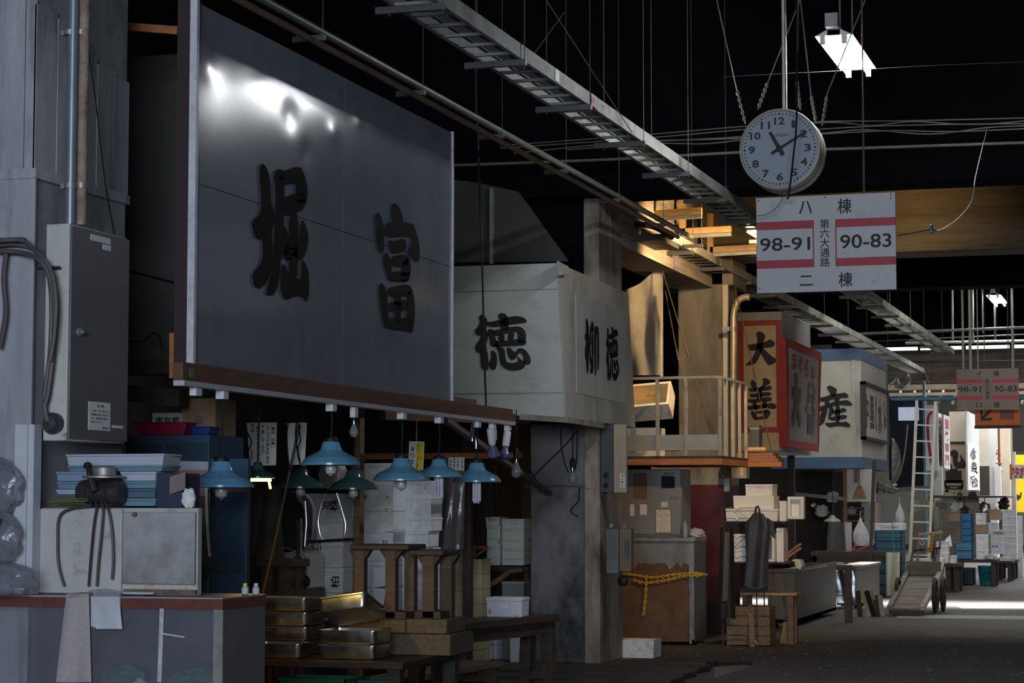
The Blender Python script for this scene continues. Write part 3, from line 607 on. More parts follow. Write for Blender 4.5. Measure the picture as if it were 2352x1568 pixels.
MB().box(a.x, c_.x, Yp+0.1, Yp+0.13, c_.z, z0+0.1).build('board', mat('orange_board', (0.50, 0.10, 0.012), 0.5, col2=(0.40, 0.075, 0.01)), os_)
MB().tube([(a.x+0.2, Yp+0.115, z0), (a.x+0.2, Yp+0.115, 7.7)], 0.01, 6).tube([(c_.x-0.2, Yp+0.115, z0), (c_.x-0.2, Yp+0.115, 7.7)], 0.01, 6).build('hanging_rod', rust_m, os_)
MB().box(a.x-0.01, c_.x+0.01, Yp+0.08, Yp+0.14, c_.z-0.05, c_.z+0.01).build('bottom_rail', blackm, os_)
fO = lambda px, py: AY(px, py, Yp+0.095)
strokes(b := MB(), [[(2251, 941), (2257, 941), (2257, 955), (2271, 941), (2280, 941), (2262, 960), (2281, 958), (2277, 965), (2253, 966)]], fO)
b.build('arrow', blackm, os_, smooth=False)
strokes(b := MB(), [[(2297, 943), (2329, 943), (2329, 963), (2297, 963)]], fO); b.build('dark_square', mat('maroon_square', (0.16, 0.05, 0.03), 0.5), os_, smooth=False)
# ------------------------------------------------------------------ clock
CD = 16.5
cc = AD(1791, 342, CD); Rk = 0.5*(AD(1888, 342, CD)-AD(1702, 342, CD)).length
Rc = Matrix.Rotation(math.pi/2, 3, 'X')
Rz = Matrix.Rotation(math.radians(-2), 3, 'Z')
clk = thing('wall_clock', 'large round double sided clock hanging above the aisle sign', 'clock', (cc.x, cc.y+0.1, cc.z-Rk))
rim_m = mat('cream_clock_rim', (0.44, 0.42, 0.35), 0.4, col2=(0.37, 0.345, 0.28), scale=4)
M3 = Rc
MB().lathe([(Rk*0.93, 0.0), (Rk*0.95, 0.02), (Rk*1.0, 0.015), (Rk*1.01, 0.0), (Rk*1.01, -0.13), (Rk*0.97, -0.14), (0.0, -0.14)], cc, 64, M3).build('rim', rim_m, clk)
MB().lathe([(Rk*1.0, -0.16), (Rk*1.015, -0.17), (Rk*1.015, -0.27), (Rk*0.95, -0.28), (0, -0.28)], cc, 64, M3).build('rear_rim', rim_m, clk)
MB().lathe([(0.0, 0.004), (Rk*0.94, 0.004), (Rk*0.94, -0.01)], cc, 64, M3).build('dial', mat('pale_clock_dial', (0.33, 0.375, 0.45), 0.35, col2=(0.30, 0.345, 0.42), scale=3), clk)
b = MB(); zf = cc.y-0.008
R0 = Rk*0.94
def disc(b, x, z, r):
    b.add([(x+r*math.cos(t*math.pi/5), zf, z+r*math.sin(t*math.pi/5)) for t in range(10)], [tuple(range(10))])
for k in range(60):
    t = math.pi/2-k*math.pi/30; disc(b, cc.x+R0*0.93*math.cos(t), cc.z+R0*0.93*math.sin(t), 0.0065 if k % 5 else 0.009)
ckp = mat('dark_clock_print', (0.02, 0.022, 0.03), 0.5); b.build('minute_dots', ckp, clk, smooth=False)
for k in range(1, 13):
    t = math.pi/2-k*math.pi/6; wd = 0.052*(1.75 if k > 9 else 1.15); hh = 0.066
    cx_, cz_ = cc.x+R0*0.74*math.cos(t), cc.z+R0*0.74*math.sin(t)
    if k == 11: wd *= 0.9
    if k == 1: wd *= 0.5
    wd *= Rk/0.35; hh *= Rk/0.35; write(MB(), str(k), (cx_-wd/2, zf, cz_-hh/2), (wd, 0, 0), (0, 0, hh), 0.03).build('numeral', ckp, clk, smooth=False)
write(MB(), 'CITIZEN', (cc.x-0.048, zf, cc.z+R0*0.33), (0.115, 0, 0), (0, 0, 0.019), 0.012).build('brand_lettering', ckp, clk, smooth=False)
def hand(ang, L, tail, w0, w1, o):
    t = math.radians(90-ang); d = Vector((math.cos(t), 0, math.sin(t))); n = Vector((-d.z, 0, d.x))
    c1 = Vector((cc.x, cc.y-o, cc.z)); return MB().prism([c1-d*tail-n*w0, c1-d*tail+n*w0, c1+d*L+n*w1, c1+d*L-n*w1], (0, -0.004, 0))
hand(-29, R0*0.52, R0*0.20, 0.017, 0.011, 0.014).build('hour_hand', blackm, clk)
hand(59.5, R0*0.84, R0*0.24, 0.012, 0.006, 0.020).build('minute_hand', blackm, clk)
MB().lathe([(0.025, 0), (0.025, 0.026), (0, 0.028)], cc, 16, M3).build('hub', blackm, clk)
MB().tube([(cc.x+0.02, cc.y+0.13, cc.z+Rk*0.9), (cc.x+0.02, cc.y+0.13, 7.7)], 0.019, 12).build('hanging_pole', mat('white_pole', (0.72, 0.72, 0.66), 0.45), clk)
b = MB()
for s, top in ((-1, (1655, 0)), (-1, (1770, 180)), (1, (1935, 100))):
    pass
bracket_pts = [((1712, 285), (1690, 200), (1655, 40)), ((1740, 252), (1765, 185), (1830, 20)), ((1888, 290), (1900, 215), (1915, 178)), ((1874, 280), (1862, 215), (1845, 60)), ((1838, 252), (1830, 180), (1832, 80))]
for pts in bracket_pts:
    pp = [AY(*p, cc.y+0.13) for p in pts]; up = pp[-1]+(pp[-1]-pp[-2]).normalized()*2.5
    pp.append(up); b.tube(pp, 0.006, 6)
    for k in range(5):
        m_ = pp[0].lerp(pp[1], 0.15+0.17*k); b.tube([m_+Vector((0.011*math.cos(a_), 0, 0.02*math.sin(a_))) for a_ in [i*math.pi/4 for i in range(8)]], 0.004, 5, closed=True)
b.build('stay_wires', mat('old_stay_wire', (0.30, 0.28, 0.23), 0.5, metal=0.5), clk)
# ================================================================== shared builders
def FB(px0, py0, px1, py1, Y, dep):
    a = AY(px0, py0, Y); c = AY(px1, py1, Y); return (a.x, c.x, Y, Y+dep, c.z, a.z)
Z0 = Vector((0, 0, 0))
_fm = {}
def foam_box(cx, Y, z, w, d, h, label, group, rz=0.0, lid=True, m=None, notch=True, marks=(), tape=None, name='foam_box', opn=False):
    """polystyrene fish box; cx,Y = middle of the front foot"""
    m = m or foam
    r = thing(name, label, 'box', (cx-math.sin(rz)*d/2, Y+math.cos(rz)*d/2, z), rz, group)
    key = (round(w, 3), round(d, 3), round(h, 3), lid, notch, opn, m.name)
    hb = h*0.80 if lid else h
    if key not in _fm:
        t = 0.975
        b = MB()
        B = [Vector((-w/2*t, -d/2*t, 0)), Vector((w/2*t, -d/2*t, 0)), Vector((w/2*t, d/2*t, 0)), Vector((-w/2*t, d/2*t, 0))]
        T = [Vector((-w/2, -d/2, hb)), Vector((w/2, -d/2, hb)), Vector((w/2, d/2, hb)), Vector((-w/2, d/2, hb))]
        def q(u, v): return (B[0]*(1-u)+B[1]*u)*(1-v)+(T[0]*(1-u)+T[1]*u)*v
        if notch:
            u0, u1, v0, v1, rec = 0.38, 0.62, 0.52, 0.88, Vector((0, 0.014, 0))
            b.add([q(0, 0), q(1, 0), q(1, 1), q(0, 1), q(u0, v0), q(u1, v0), q(u1, v1), q(u0, v1), q(u0, v0)+rec, q(u1, v0)+rec, q(u1, v1)+rec, q(u0, v1)+rec],
                  [(0, 1, 5, 4), (1, 2, 6, 5), (2, 3, 7, 6), (3, 0, 4, 7), (4, 5, 9, 8), (5, 6, 10, 9), (6, 7, 11, 10), (7, 4, 8, 11), (8, 9, 10, 11)])
        else: b.add([q(0, 0), q(1, 0), q(1, 1), q(0, 1)], [(0, 1, 2, 3)])
        b.add(B+T, [(3, 2, 1, 0), (1, 2, 6, 5), (2, 3, 7, 6), (3, 0, 4, 7)])
        if opn:
            g = 0.03; I = [Vector((sx*(w/2-g), sy*(d/2-g), hb)) for sx, sy in ((-1, -1), (1, -1), (1, 1), (-1, 1))]; J = [Vector((p.x*0.96, p.y*0.96, 0.03)) for p in I]
            b.add(T+I+J, [(0, 1, 5, 4), (1, 2, 6, 5), (2, 3, 7, 6), (3, 0, 4, 7), ]) 
        else: b.add(T, [(0, 1, 2, 3)])
        o = b.build('body', m, r, loc=Z0, bevel=0.005, seg=2); o2 = None
        if opn: o2 = MB().add(I+J, [(0, 1, 5, 4), (1, 2, 6, 5), (2, 3, 7, 6), (3, 0, 4, 7), (4, 5, 6, 7)]).build('inside', mat('yellowed_foam_inside', (0.78, 0.66, 0.40), 0.75, col2=(0.66, 0.52, 0.28), scale=5, dirt=(0.40, 0.24, 0.08), dscale=6, damt=0.25), r, loc=Z0)
        if lid:
            o2 = MB().box(-w/2-0.004, w/2+0.004, -d/2-0.004, d/2+0.004, hb+0.001, h).build('lid', m, r, loc=Z0, bevel=0.006, seg=2)
        _fm[key] = (o, o2)
    else:
        o, o2 = _fm[key]
        c = o.copy(); COL.objects.link(c); c.parent = r
        if o2: c = o2.copy(); COL.objects.link(c); c.parent = r
    for (txt, u, v, sw, sh, mm, rot) in marks:
        b = MB(); yy = -d/2-0.0055
        ox, oz = -w/2+u*w, v*h
        if rot == 0: write(b, txt, (ox, yy, oz), (sw, 0, 0), (0, 0, sh), 0.015)
        elif rot == 1: write(b, txt, (ox, yy, oz), (0, 0, sh), (-sw, 0, 0), 0.015)
        else: write(b, txt, (ox, yy, oz), (0, 0, -sh), (sw, 0, 0), 0.015)
        b.build('handwriting', mm, r, loc=Z0, smooth=False)
    if tape:
        for (u, v) in tape:
            MB().prism([(-w/2+u*w, -d/2-0.006, v*h), (-w/2+u*w+0.035, -d/2-0.006, v*h+0.01), (-w/2+u*w+0.03, -d/2-0.006, v*h-0.03)], (0, 0.001, 0)).build('tape', mat('yellow_tape', (0.75, 0.72, 0.03), 0.5), r, loc=Z0)
    return r
def foam_px(px0, py0, px1, py1, Y, d, label, group, **k):
    a = AY(px0, py0, Y); c = AY(px1, py1, Y)
    return foam_box((a.x+c.x)/2, Y, c.z, abs(c.x-a.x), d, a.z-c.z, label, group, **k)
def stack_px(px0, px1, ys, Y, d, lab, group, **k):
    """stack: ys = picture rows, bottom first"""
    n = len(ys)-1; per = k.pop('per', {})
    names = ['bottom', 'second from bottom', 'third from bottom', 'fourth from bottom', 'fifth from bottom', 'sixth from bottom', 'seventh from bottom', 'eighth from bottom']
    for i in range(n):
        where = 'topmost' if i == n-1 and n > 1 else names[i]
        kk = dict(k); kk.update(per.get(i, {})); off = kk.pop('dx', 0); 
        foam_px(px0+off, ys[i+1], px1+off, ys[i], Y+kk.pop('dy', 0), d, lab % where, group, **kk)
def crate(x0, x1, y0, y1, z0, z1, m, label, group, rim=0.02):
    r = thing('plastic_crate', label, 'crate', ((x0+x1)/2, (y0+y1)/2, z0), 0, group)
    t = 0.012; b = MB()
    b.box(x0+t, x1-t, y0+t, y0+2*t, z0, z1-rim).box(x0+t, x1-t, y1-2*t, y1-t, z0, z1-rim).box(x0+t, x0+2*t, y0+t, y1-t, z0, z1-rim).box(x1-2*t, x1-t, y0+t, y1-t, z0, z1-rim).box(x0+t, x1-t, y0+t, y1-t, z0, z0+t)
    b.build('body', m, r)
    b = MB()
    for zz in (z1-rim, z0+(z1-z0)*0.42):
        b.box(x0, x1, y0, y0+t, zz, zz+rim*0.8).box(x0, x1, y1-t, y1, zz, zz+rim*0.8).box(x0, x0+t, y0, y1, zz, zz+rim*0.8).box(x1-t, x1, y0, y1, zz, zz+rim*0.8)
    for k in range(4):
        xx = x0+(x1-x0)*(k+0.5)/4; b.box(xx-0.006, xx+0.006, y0+0.002, y0+t+0.004, z0, z1-rim)
    for k in range(3):
        yy = y0+(y1-y0)*(k+0.5)/3; b.box(x1-t-0.004, x1-0.002, yy-0.006, yy+0.006, z0, z1-rim)
    b.build('rim', m, r)
    return r
def pendant(c, R, m, label, cord_top, bulb=None, group='enamel pendant lamps on the rail', lit=None, plug=True):
    """c = centre of the rim"""
    c = Vector(c); r = thing('pendant_lamp', label, 'lamp', c, 0, group)
    prof = [(0.02, 0.80*R), (0.25*R, 0.80*R), (0.28*R, 0.78*R), (0.36*R, 0.53*R), (0.42*R, 0.47*R), (0.80*R, 0.28*R), (0.86*R, 0.24*R), (1.0*R, 0.012), (1.0*R, 0.0), (0.975*R, 0.004), (0.84*R, 0.22*R), (0.38*R, 0.44*R), (0.3*R, 0.5*R)]
    MB().lathe(prof, c, 40).build('shade', m, r)
    MB().lathe([(0.0, 0.96*R), (0.20*R, 0.95*R), (0.24*R, 0.88*R), (0.24*R, 0.79*R)], c, 20).build('cap', blackm, r)
    top = Vector(cord_top)
    MB().tube([c+Vector((0, 0, 0.94*R)), (c+Vector((0, 0, 0.94*R))).lerp(top, 0.5)+Vector((0.006, 0, 0)), top], 0.007, 6).build('cord', cord_m, r)
    if plug:
        MB().box(top.x-0.025, top.x+0.025, top.y-0.035, top.y+0.035, top.z-0.045, top.z+0.002).build('rail_plug', white_enamel, r, bevel=0.004)
    if bulb == 'cfl':
        b = MB()
        for s in (-1, 1):
            for q in (-1, 1):
                p = c+Vector((s*0.022, q*0.012, 0.05)); b.tube([p, p+Vector((0, 0, -0.19)), p+Vector((-s*0.010, 0, -0.205)), p+Vector((-s*0.02, 0, -0.19)), p+Vector((-s*0.02, 0, 0))], 0.008, 8)
        b.build('bulb', mat('white_cfl_glass', (0.72, 0.74, 0.84), 0.2), r)
    elif bulb == 'tube':
        b = MB().tube([c+Vector((-R*0.85, 0, -0.012)), c+Vector((R*0.85, 0, -0.012))], 0.008, 8).tube([c+Vector((R*0.70, 0, -0.01)), c+Vector((R*0.82, 0, -R*0.62))], 0.008, 8)
        b.build('bulb', mat('lit_yellow_tube', (1, 0.8, 0.3), 0.5, emit=(1.0, 0.62, 0.10), es=7), r)
    else:
        MB().lathe([(0, -0.07), (0.03, -0.05), (0.036, -0.02), (0.02, 0.04), (0.015, 0.09)], c, 16).build('bulb', mat('dull_bulb', (0.5, 0.5, 0.5), 0.15), r)
    return r
def bare_bulb(c, label, top, r_=0.032, group='clear bare bulbs', cat='light bulb', socket=True):
    c = Vector(c); r = thing('light_bulb', label, cat, c, 0, group)
    s = r_/0.032
    MB().lathe([(0.0, -0.035*s), (0.018*s, -0.029*s), (0.030*s, -0.010*s), (0.032*s, 0.004*s), (0.026*s, 0.026*s), (0.015*s, 0.045*s), (0.013*s, 0.058*s)], c, 20).build('glass', mat('shiny_bulb', (0.32, 0.33, 0.36), 0.04, alpha=0.5, spec=1.0, col2=(0.3, 0.3, 0.33)), r)
    MB().lathe([(0.0135*s, 0.056*s), (0.0135*s, 0.085*s), (0.006*s, 0.09*s)], c, 14).build('screw_cap', steel, r)
    if socket: MB().lathe([(0.018*s, 0.078*s), (0.018*s, 0.13*s), (0.008*s, 0.145*s)], c, 14).build('socket', blackm, r)
    MB().tube([c+Vector((0, 0, 0.13*s)), Vector(top)], 0.0045, 6).build('cord', cord_m, r)
    return r
def cable(pts, rad, m, label, name='cable', cat='cable', group=None, n=6):
    pts = [Vector(p) for p in pts]
    # smooth through the points
    out = []
    for i in range(len(pts)-1):
        p0 = pts[max(i-1, 0)]; p1 = pts[i]; p2 = pts[i+1]; p3 = pts[min(i+2, len(pts)-1)]
        for k in range(6):
            t = k/6; out.append(0.5*((2*p1)+(p2-p0)*t+(2*p0-5*p1+4*p2-p3)*t*t+(3*p1-p0-3*p2+p3)*t**3))
    out.append(pts[-1])
    if len(pts) == 2: out = pts
    b = MB().tube(out, rad, n)
    return solo(b, name, m, label, cat, group)
def smooth_pts(pts, k=6):
    pts = [Vector(p) for p in pts]; out = []
    for i in range(len(pts)-1):
        p0 = pts[max(i-1, 0)]; p1 = pts[i]; p2 = pts[i+1]; p3 = pts[min(i+2, len(pts)-1)]
        for j in range(k):
            t = j/k; out.append(0.5*((2*p1)+(p2-p0)*t+(2*p0-5*p1+4*p2-p3)*t*t+(3*p1-p0-3*p2+p3)*t**3))
    return out+[pts[-1]]
def wavy(fn_base, amp, seed):
    rnd = random.Random(seed); ph = [rnd.uniform(0, 6.28) for _ in range(4)]
    def f(u, v):
        p, n = fn_base(u, v); return p+n*amp*(math.sin(7*u+3*v+ph[0])+0.6*math.sin(17*u+5*v+ph[1])*v+0.4*math.sin(11*v+4*u+ph[2]))
    return f
def hang_bag(c, w, h, m, label, group=None, name='plastic_bag', top=None, seed=1, cat='bag'):
    """a filled carrier bag hanging from its handles; c = middle of its bottom"""
    c = Vector(c); rnd = random.Random(seed); n = 18; b = MB()
    prof = [(0.05, 0.0), (0.40, 0.02), (0.52, 0.16), (0.54, 0.34), (0.46, 0.52), (0.30, 0.70), (0.16, 0.84), (0.08, 0.95), (0.05, 1.0)]
    k0 = 0
    for (rr, zz) in prof:
        for j in range(n):
            t = 2*math.pi*j/n; q = 1+0.10*math.sin(3*t+5*zz+rnd.random()*0.5)+0.06*math.sin(7*t)
            b.v.append(c+Vector((rr*w*q*math.cos(t), rr*w*0.75*q*math.sin(t), zz*h)))
    for i in range(len(prof)-1):
        for j in range(n): b.f.append((i*n+j, i*n+(j+1) % n, (i+1)*n+(j+1) % n, (i+1)*n+j))
    b.f.append(tuple(range(n))[::-1])
    if top is not None: b.tube([c+Vector((0, 0, h*0.98)), Vector(top)], 0.006, 5)
    return solo(b, name, m, label, cat, group)
def lump(c, rx, ry, rz_, m, label, name, cat, seed=0, amp=0.18, group=None, n=20):
    rnd = random.Random(seed); ph = [rnd.uniform(0, 6.28) for _ in range(6)]; c = Vector(c); b = MB()
    def f(u, v):
        t = u*2*math.pi; s = (v)*math.pi; d = Vector((math.sin(s)*math.cos(t), math.sin(s)*math.sin(t), -math.cos(s)))
        q = 1+amp*(math.sin(4*d.x+ph[0])*math.sin(5*d.y+ph[1])+0.7*math.sin(9*d.z+6*d.x+ph[2])+0.5*math.sin(13*d.y+8*d.z+ph[3]))
        return c+Vector((d.x*rx*q, d.y*ry*q, max(-rz_*0.86, d.z*rz_*q)+rz_*0.86))
    b.grid(f, n, n)
    return solo(b, name, m, label, cat, group)
def draped(fn, nu, nv, t, m, label, name, cat, group=None):
    return solo(MB().sheet(fn, nu, nv, t), name, m, label, cat, group)
def wood_table(x0, x1, y0, y1, z0, zt, lw, m, label, cat='table', name='wooden_table', group=None, top=0.05, splay=0.0, inset=0.03, apron=0.0):
    r = thing(name, label, cat, ((x0+x1)/2, (y0+y1)/2, z0), 0, group)
    MB().box(x0, x1, y0, y1, zt-top, zt).build('table_top', m, r, bevel=0.004)
    for sx, xx in ((-1, x0+inset+lw/2), (1, x1-inset-lw/2)):
        for sy, yy in ((-1, y0+inset+lw/2), (1, y1-inset-lw/2)):
            b = MB(); f = Vector((xx+sx*splay, yy+sy*splay*0.3, z0)); t_ = Vector((xx, yy, zt-top))
            h = lw/2; b.hexa([f+Vector((-h, -h, 0)), f+Vector((h, -h, 0)), f+Vector((h, h, 0)), f+Vector((-h, h, 0)), t_+Vector((-h, -h, 0)), t_+Vector((h, -h, 0)), t_+Vector((h, h, 0)), t_+Vector((-h, h, 0))])
            b.build('leg', m, r, bevel=0.003)
    if apron: MB().box(x0+inset, x1-inset, y0+inset, y0+inset+0.03, zt-top-apron, zt-top).box(x0+inset, x1-inset, y1-inset-0.03, y1-inset, zt-top-apron, zt-top).box(x0+inset, x0+inset+0.03, y0+inset, y1-inset, zt-top-apron, zt-top).box(x1-inset-0.03, x1-inset, y0+inset, y1-inset, zt-top-apron, zt-top).build('apron', m, r)
    return r
# ================================================================== left foreground: column, electrical cabinet, counter
G_CAB = mat('grey_cabinet_paint', (0.14, 0.14, 0.142), 0.4, col2=(0.105, 0.105, 0.11), scale=2, dirt=(0.09, 0.08, 0.07), dscale=1.5, damt=0.3)
ivory = mat('ivory_cabinet_edge', (0.50, 0.50, 0.46), 0.5, col2=(0.40, 0.39, 0.35), scale=3, dirt=(0.20, 0.09, 0.03), dscale=9, damt=0.15)
EX = -5.10
e0 = AX(165, 512, EX); ey0 = e0.y; ez1 = e0.z; ey1 = AX(295, 800, EX).y; ez0 = AX(165, 1012, EX).z
ec = thing('electrical_cabinet', 'tall grey electrical cabinet with round cable plug on the left column', 'cabinet', (EX-0.14, (ey0+ey1)/2, ez0))
ex0 = AY(103, 700, ey0).x
MB().box(max(ex0, XR+0.013), EX-0.012, ey0, ey1-0.01, ez0, ez1).build('body', ivory, ec, bevel=0.006)
MB().box(EX-0.010, EX, ey0+0.005, ey1, ez0+0.01, ez1-0.01).build('door', G_CAB, ec, bevel=0.004)
d = ec.children[-1]
def wall_tag(px0, py0, px1, py1, X, name, m, parent):
    a = AX(px0, py0, X); c = AX(px1, py1, X); return MB().box(X-0.002, X, a.y, c.y, c.z, a.z).build(name, m, parent)
wall_tag(209, 537, 254, 562, EX+0.002, 'sticker', paper, ec); wall_tag(237, 560, 255, 577, EX+0.002, 'sticker', paper, ec)
nt_ = wall_tag(204, 921, 253, 990, EX+0.002, 'notice', paper, ec); wall_tag(258, 976, 283, 984, EX+0.002, 'sticker', paper, ec)
a = AX(204, 921, EX); c_ = AX(253, 990, EX); hh = a.z-c_.z; ww = c_.y-a.y
b = MB(); write(b, '注 意', (EX+0.004, a.y+ww*0.34, c_.z+hh*0.81), (0, ww*0.32, 0), (0, 0, hh*0.10), 0.02); b.build('notice_heading', red_ink, ec, smooth=False)
b = MB()
for k, t in enumerate(('この扉は、みだりに開けないで', '感電事故の恐れがあります', 'また、異常発見の場合は', '届けてください。')): write(b, t, (EX+0.004, a.y+ww*0.1, c_.z+hh*(0.64-0.13*k)), (0, ww*(0.8, 0.78, 0.76, 0.5)[k], 0), (0, 0, hh*0.08), 0.01)
write(b, '管理者', (EX+0.004, a.y+ww*0.6, c_.z+hh*0.05), (0, ww*0.28, 0), (0, 0, hh*0.08), 0.01)
b.build('notice_print', ink, ec, smooth=False)
k_ = AX(181, 762, EX); MB().lathe([(0.022, 0), (0.022, 0.012), (0.012, 0.014), (0.012, 0.03), (0, 0.031)], k_, 16, Matrix.Rotation(math.pi/2, 3, 'Y')).build('handle', galv, ec)
pk = AY(121, 972, ey0-0.02)
b = MB().lathe([(0.052, 0), (0.052, 0.03), (0.040, 0.04), (0.034, 0.055), (0.0, 0.06)], pk+Vector((0, 0.02, 0)), 24, Matrix.Rotation(math.pi/2, 3, 'X'))
b.build('round_plug', mat('black_plug', (0.04, 0.045, 0.05), 0.4), ec)
grey_cab = mat('grey_power_cable', (0.11, 0.105, 0.10), 0.5, col2=(0.07, 0.065, 0.06), scale=8)
fy = lambda px, py, o=0.0: AY(px, py, 9.30-o)
for k, pts in enumerate(([(-30, 566), (30, 560), (75, 572), (105, 610), (118, 680), (116, 800), (104, 900), (104, 940), (116, 965)], [(-30, 576), (40, 578), (85, 592), (112, 630), (124, 700), (122, 800), (110, 900), (102, 935), (110, 968)], [(-30, 553), (48, 550), (60, 556), (90, 585), (116, 620), (128, 690), (124, 770), (114, 830)])):
    pp = [fy(px, py, 0.02 + (0.0 if px < 80 else 0.10)+0.03*k) for px, py in pts]
    cable(pp, 0.012, grey_cab, ('upper grey power cable curving over left column to cabinet plug', 'lower grey power cable curving over left column to cabinet plug', 'thinner grey power cable at the top of the bundle')[k], 'power_cable', group='power cables at the cabinet')
cable([fy(14, 578, 0.03), fy(8, 640, 0.03), fy(12, 720, 0.03), fy(-2, 800, 0.03)], 0.012, grey_cab, 'grey cable hanging down at the left picture edge beside column', 'power_cable', group='power cables at the cabinet')
solo(MB().bar(fy(86, 617, 0.125), fy(137, 614, 0.125), 0.02, 0.012), 'cable_clip', blackm, 'black strap holding the grey cables to the cabinet', 'clip')
# two vertical pipes on the cabinet
gp = mat('blue_grey_pipe', (0.24, 0.28, 0.31), 0.4, col2=(0.17, 0.20, 0.23), scale=4, metal=0.4)
rp = mat('rust_flaked_pipe', (0.34, 0.26, 0.20), 0.7, col2=(0.14, 0.085, 0.055), scale=12, bump=0.3)
for (px, m, lab, yy) in ((162, gp, 'smooth blue grey pipe rising from electrical cabinet', ey0+0.05), (187, rp, 'flaking rusty pipe rising from electrical cabinet beside grey pipe', ey0+0.10)):
    p = AY(px, 470, yy); p.z = ez1+0.002
    r = thing('vertical_pipe', lab, 'pipe', p)
    MB().tube([p, p+Vector((0, 0, 7.7-p.z))], 0.026, 14).build('pipe', m, r)
    for py in (75, 427):
        q = AY(px, py, yy); MB().tube([q+Vector((0, 0, -0.012)), q+Vector((0, 0, 0.012))], 0.032, 14).box(q.x-0.05, q.x-0.02, q.y-0.01, q.y+0.01, q.z-0.012, q.z+0.012).build('clamp', galv, r)
cable([AX(200, 90, XR+0.02), AX(222, 250, XR+0.02), AX(243, 430, XR+0.02), AX(262, 535, XR+0.02)], 0.0035, cord_m, 'thin black wire running down the left column cladding', 'wire')
KZ_ = AX(512, 1373, -4.27).z
# white steel guard on the column
g = AY(37, 975, 9.27); g2 = AY(75, 1320, 9.27)
b = MB().box(g.x, g2.x, 9.262, 9.334, KZ_+0.002, g.z).box(g.x+0.012, g2.x-0.03, 9.25, 9.262, KZ_+0.002, g.z)
solo(b, 'steel_channel', mat('chipped_white_channel', (0.52, 0.54, 0.58), 0.5, col2=(0.40, 0.41, 0.44), scale=5, dirt=(0.20, 0.08, 0.03), dscale=4, damt=0.15), 'white painted steel channel with rust spots on left column', 'channel')
# ------------------------------------------------------------------ counter with vinyl front
KX = -4.27
kc = AX(512, 1373, KX); KY = kc.y; KZ = kc.z; KYB = AX(612, 1365, KX).y
ct = thing('counter', 'stall counter with brown wood edge and clear vinyl front', 'counter', (KX-1, KY+0.3, 0))
brown_edge = mat('brown_laminate_edge', (0.15, 0.05, 0.036), 0.4, col2=(0.10, 0.034, 0.025), scale=4, stretch=(6, 1, 6))
lam = mat('grey_laminate', (0.328, 0.328, 0.344), 0.5, col2=(0.271, 0.271, 0.287), scale=4)
XL = -6.9
MB().box(XL, KX, KY, 9.24, KZ-0.055, KZ-0.006).box(-5.36, KX, 9.2401, KYB, KZ-0.055, KZ-0.006).build('edge_band', brown_edge, ct)
MB().box(XL, KX-0.003, KY+0.003, 9.24, KZ-0.006, KZ).box(-5.36, KX-0.003, 9.2401, KYB-0.003, KZ-0.006, KZ).build('worktop', lam, ct)
MB().box(KX-0.035, KX-0.004, KY+0.012, KYB-0.004, 0.0, KZ-0.055).build('side_panel', mat('grey_side_panel', (0.14, 0.14, 0.15), 0.45, col2=(0.11, 0.11, 0.12), scale=2, dirt=(0.10, 0.10, 0.10)), ct)
MB().box(KX-0.05, KX-0.002, KY+0.006, KY+0.03, 0, KZ-0.055).build('corner_post', galv, ct)
inner = mat('dark_blue_inner', (0.041, 0.0459, 0.064), 0.6, col2=(0.0246, 0.0271, 0.0394), scale=1.6, dirt=(0.0697, 0.0656, 0.0656), dscale=1.1)
MB().box(XL, KX-0.05, KY+0.25, KY+0.27, 0, KZ-0.055).build('inner_panel', inner, ct)
MB().sheet(wavy(lambda u, v: (Vector((XL+(KX-0.03-XL)*u, KY+0.010, 0.02+(KZ-0.075)*v)), Vector((0, -1, 0))), 0.005, 4), 60, 16, 0.0015).build('vinyl_front', vinyl, ct)
tp = mat('shiny_tape', (0.65, 0.68, 0.72), 0.12, alpha=0.75, spec=0.9, bump=0.6, bscale=40)
for (pa, pb_, wd) in (((372, 1397), (366, 1566), 0.022), ((375, 1455), (424, 1463), 0.008)):
    A_, B_ = AY(*pa, KY-0.001), AY(*pb_, KY-0.001); MB().bar(A_, B_, wd, 0.001, (0, 1, 0)).build('tape_strip', tp, ct)
# things behind the vinyl
gnet = mat('green_net', (0.03, 0.16, 0.10), 0.6, col2=(0.015, 0.09, 0.055), scale=18, bump=0.5)
for (px, rx, lab, s) in ((290, 0.12, 'dark green net bundle behind the vinyl counter front, left one', 3), (455, 0.15, 'green net bundle behind the vinyl near counter corner', 5)):
    p = AY(px, 1560, KY+0.15); lump((p.x, KY+0.13, 0.60), rx, 0.08, 0.10, gnet, lab, 'net_bundle', 'net', s, 0.12)
p = AY(328, 1560, KY+0.10); lump((p.x, KY+0.08, 0.60), 0.07, 0.045, 0.06, bagm, 'crumpled white plastic bag behind the vinyl counter front', 'plastic_bag', 'bag', 8, 0.25)
sh_ = solo(MB().box(-6.0, KX-0.06, KY+0.03, KY+0.245, 0.575, 0.598), 'shelf_board', inner, 'dark shelf board inside the vinyl fronted counter', 'shelf')
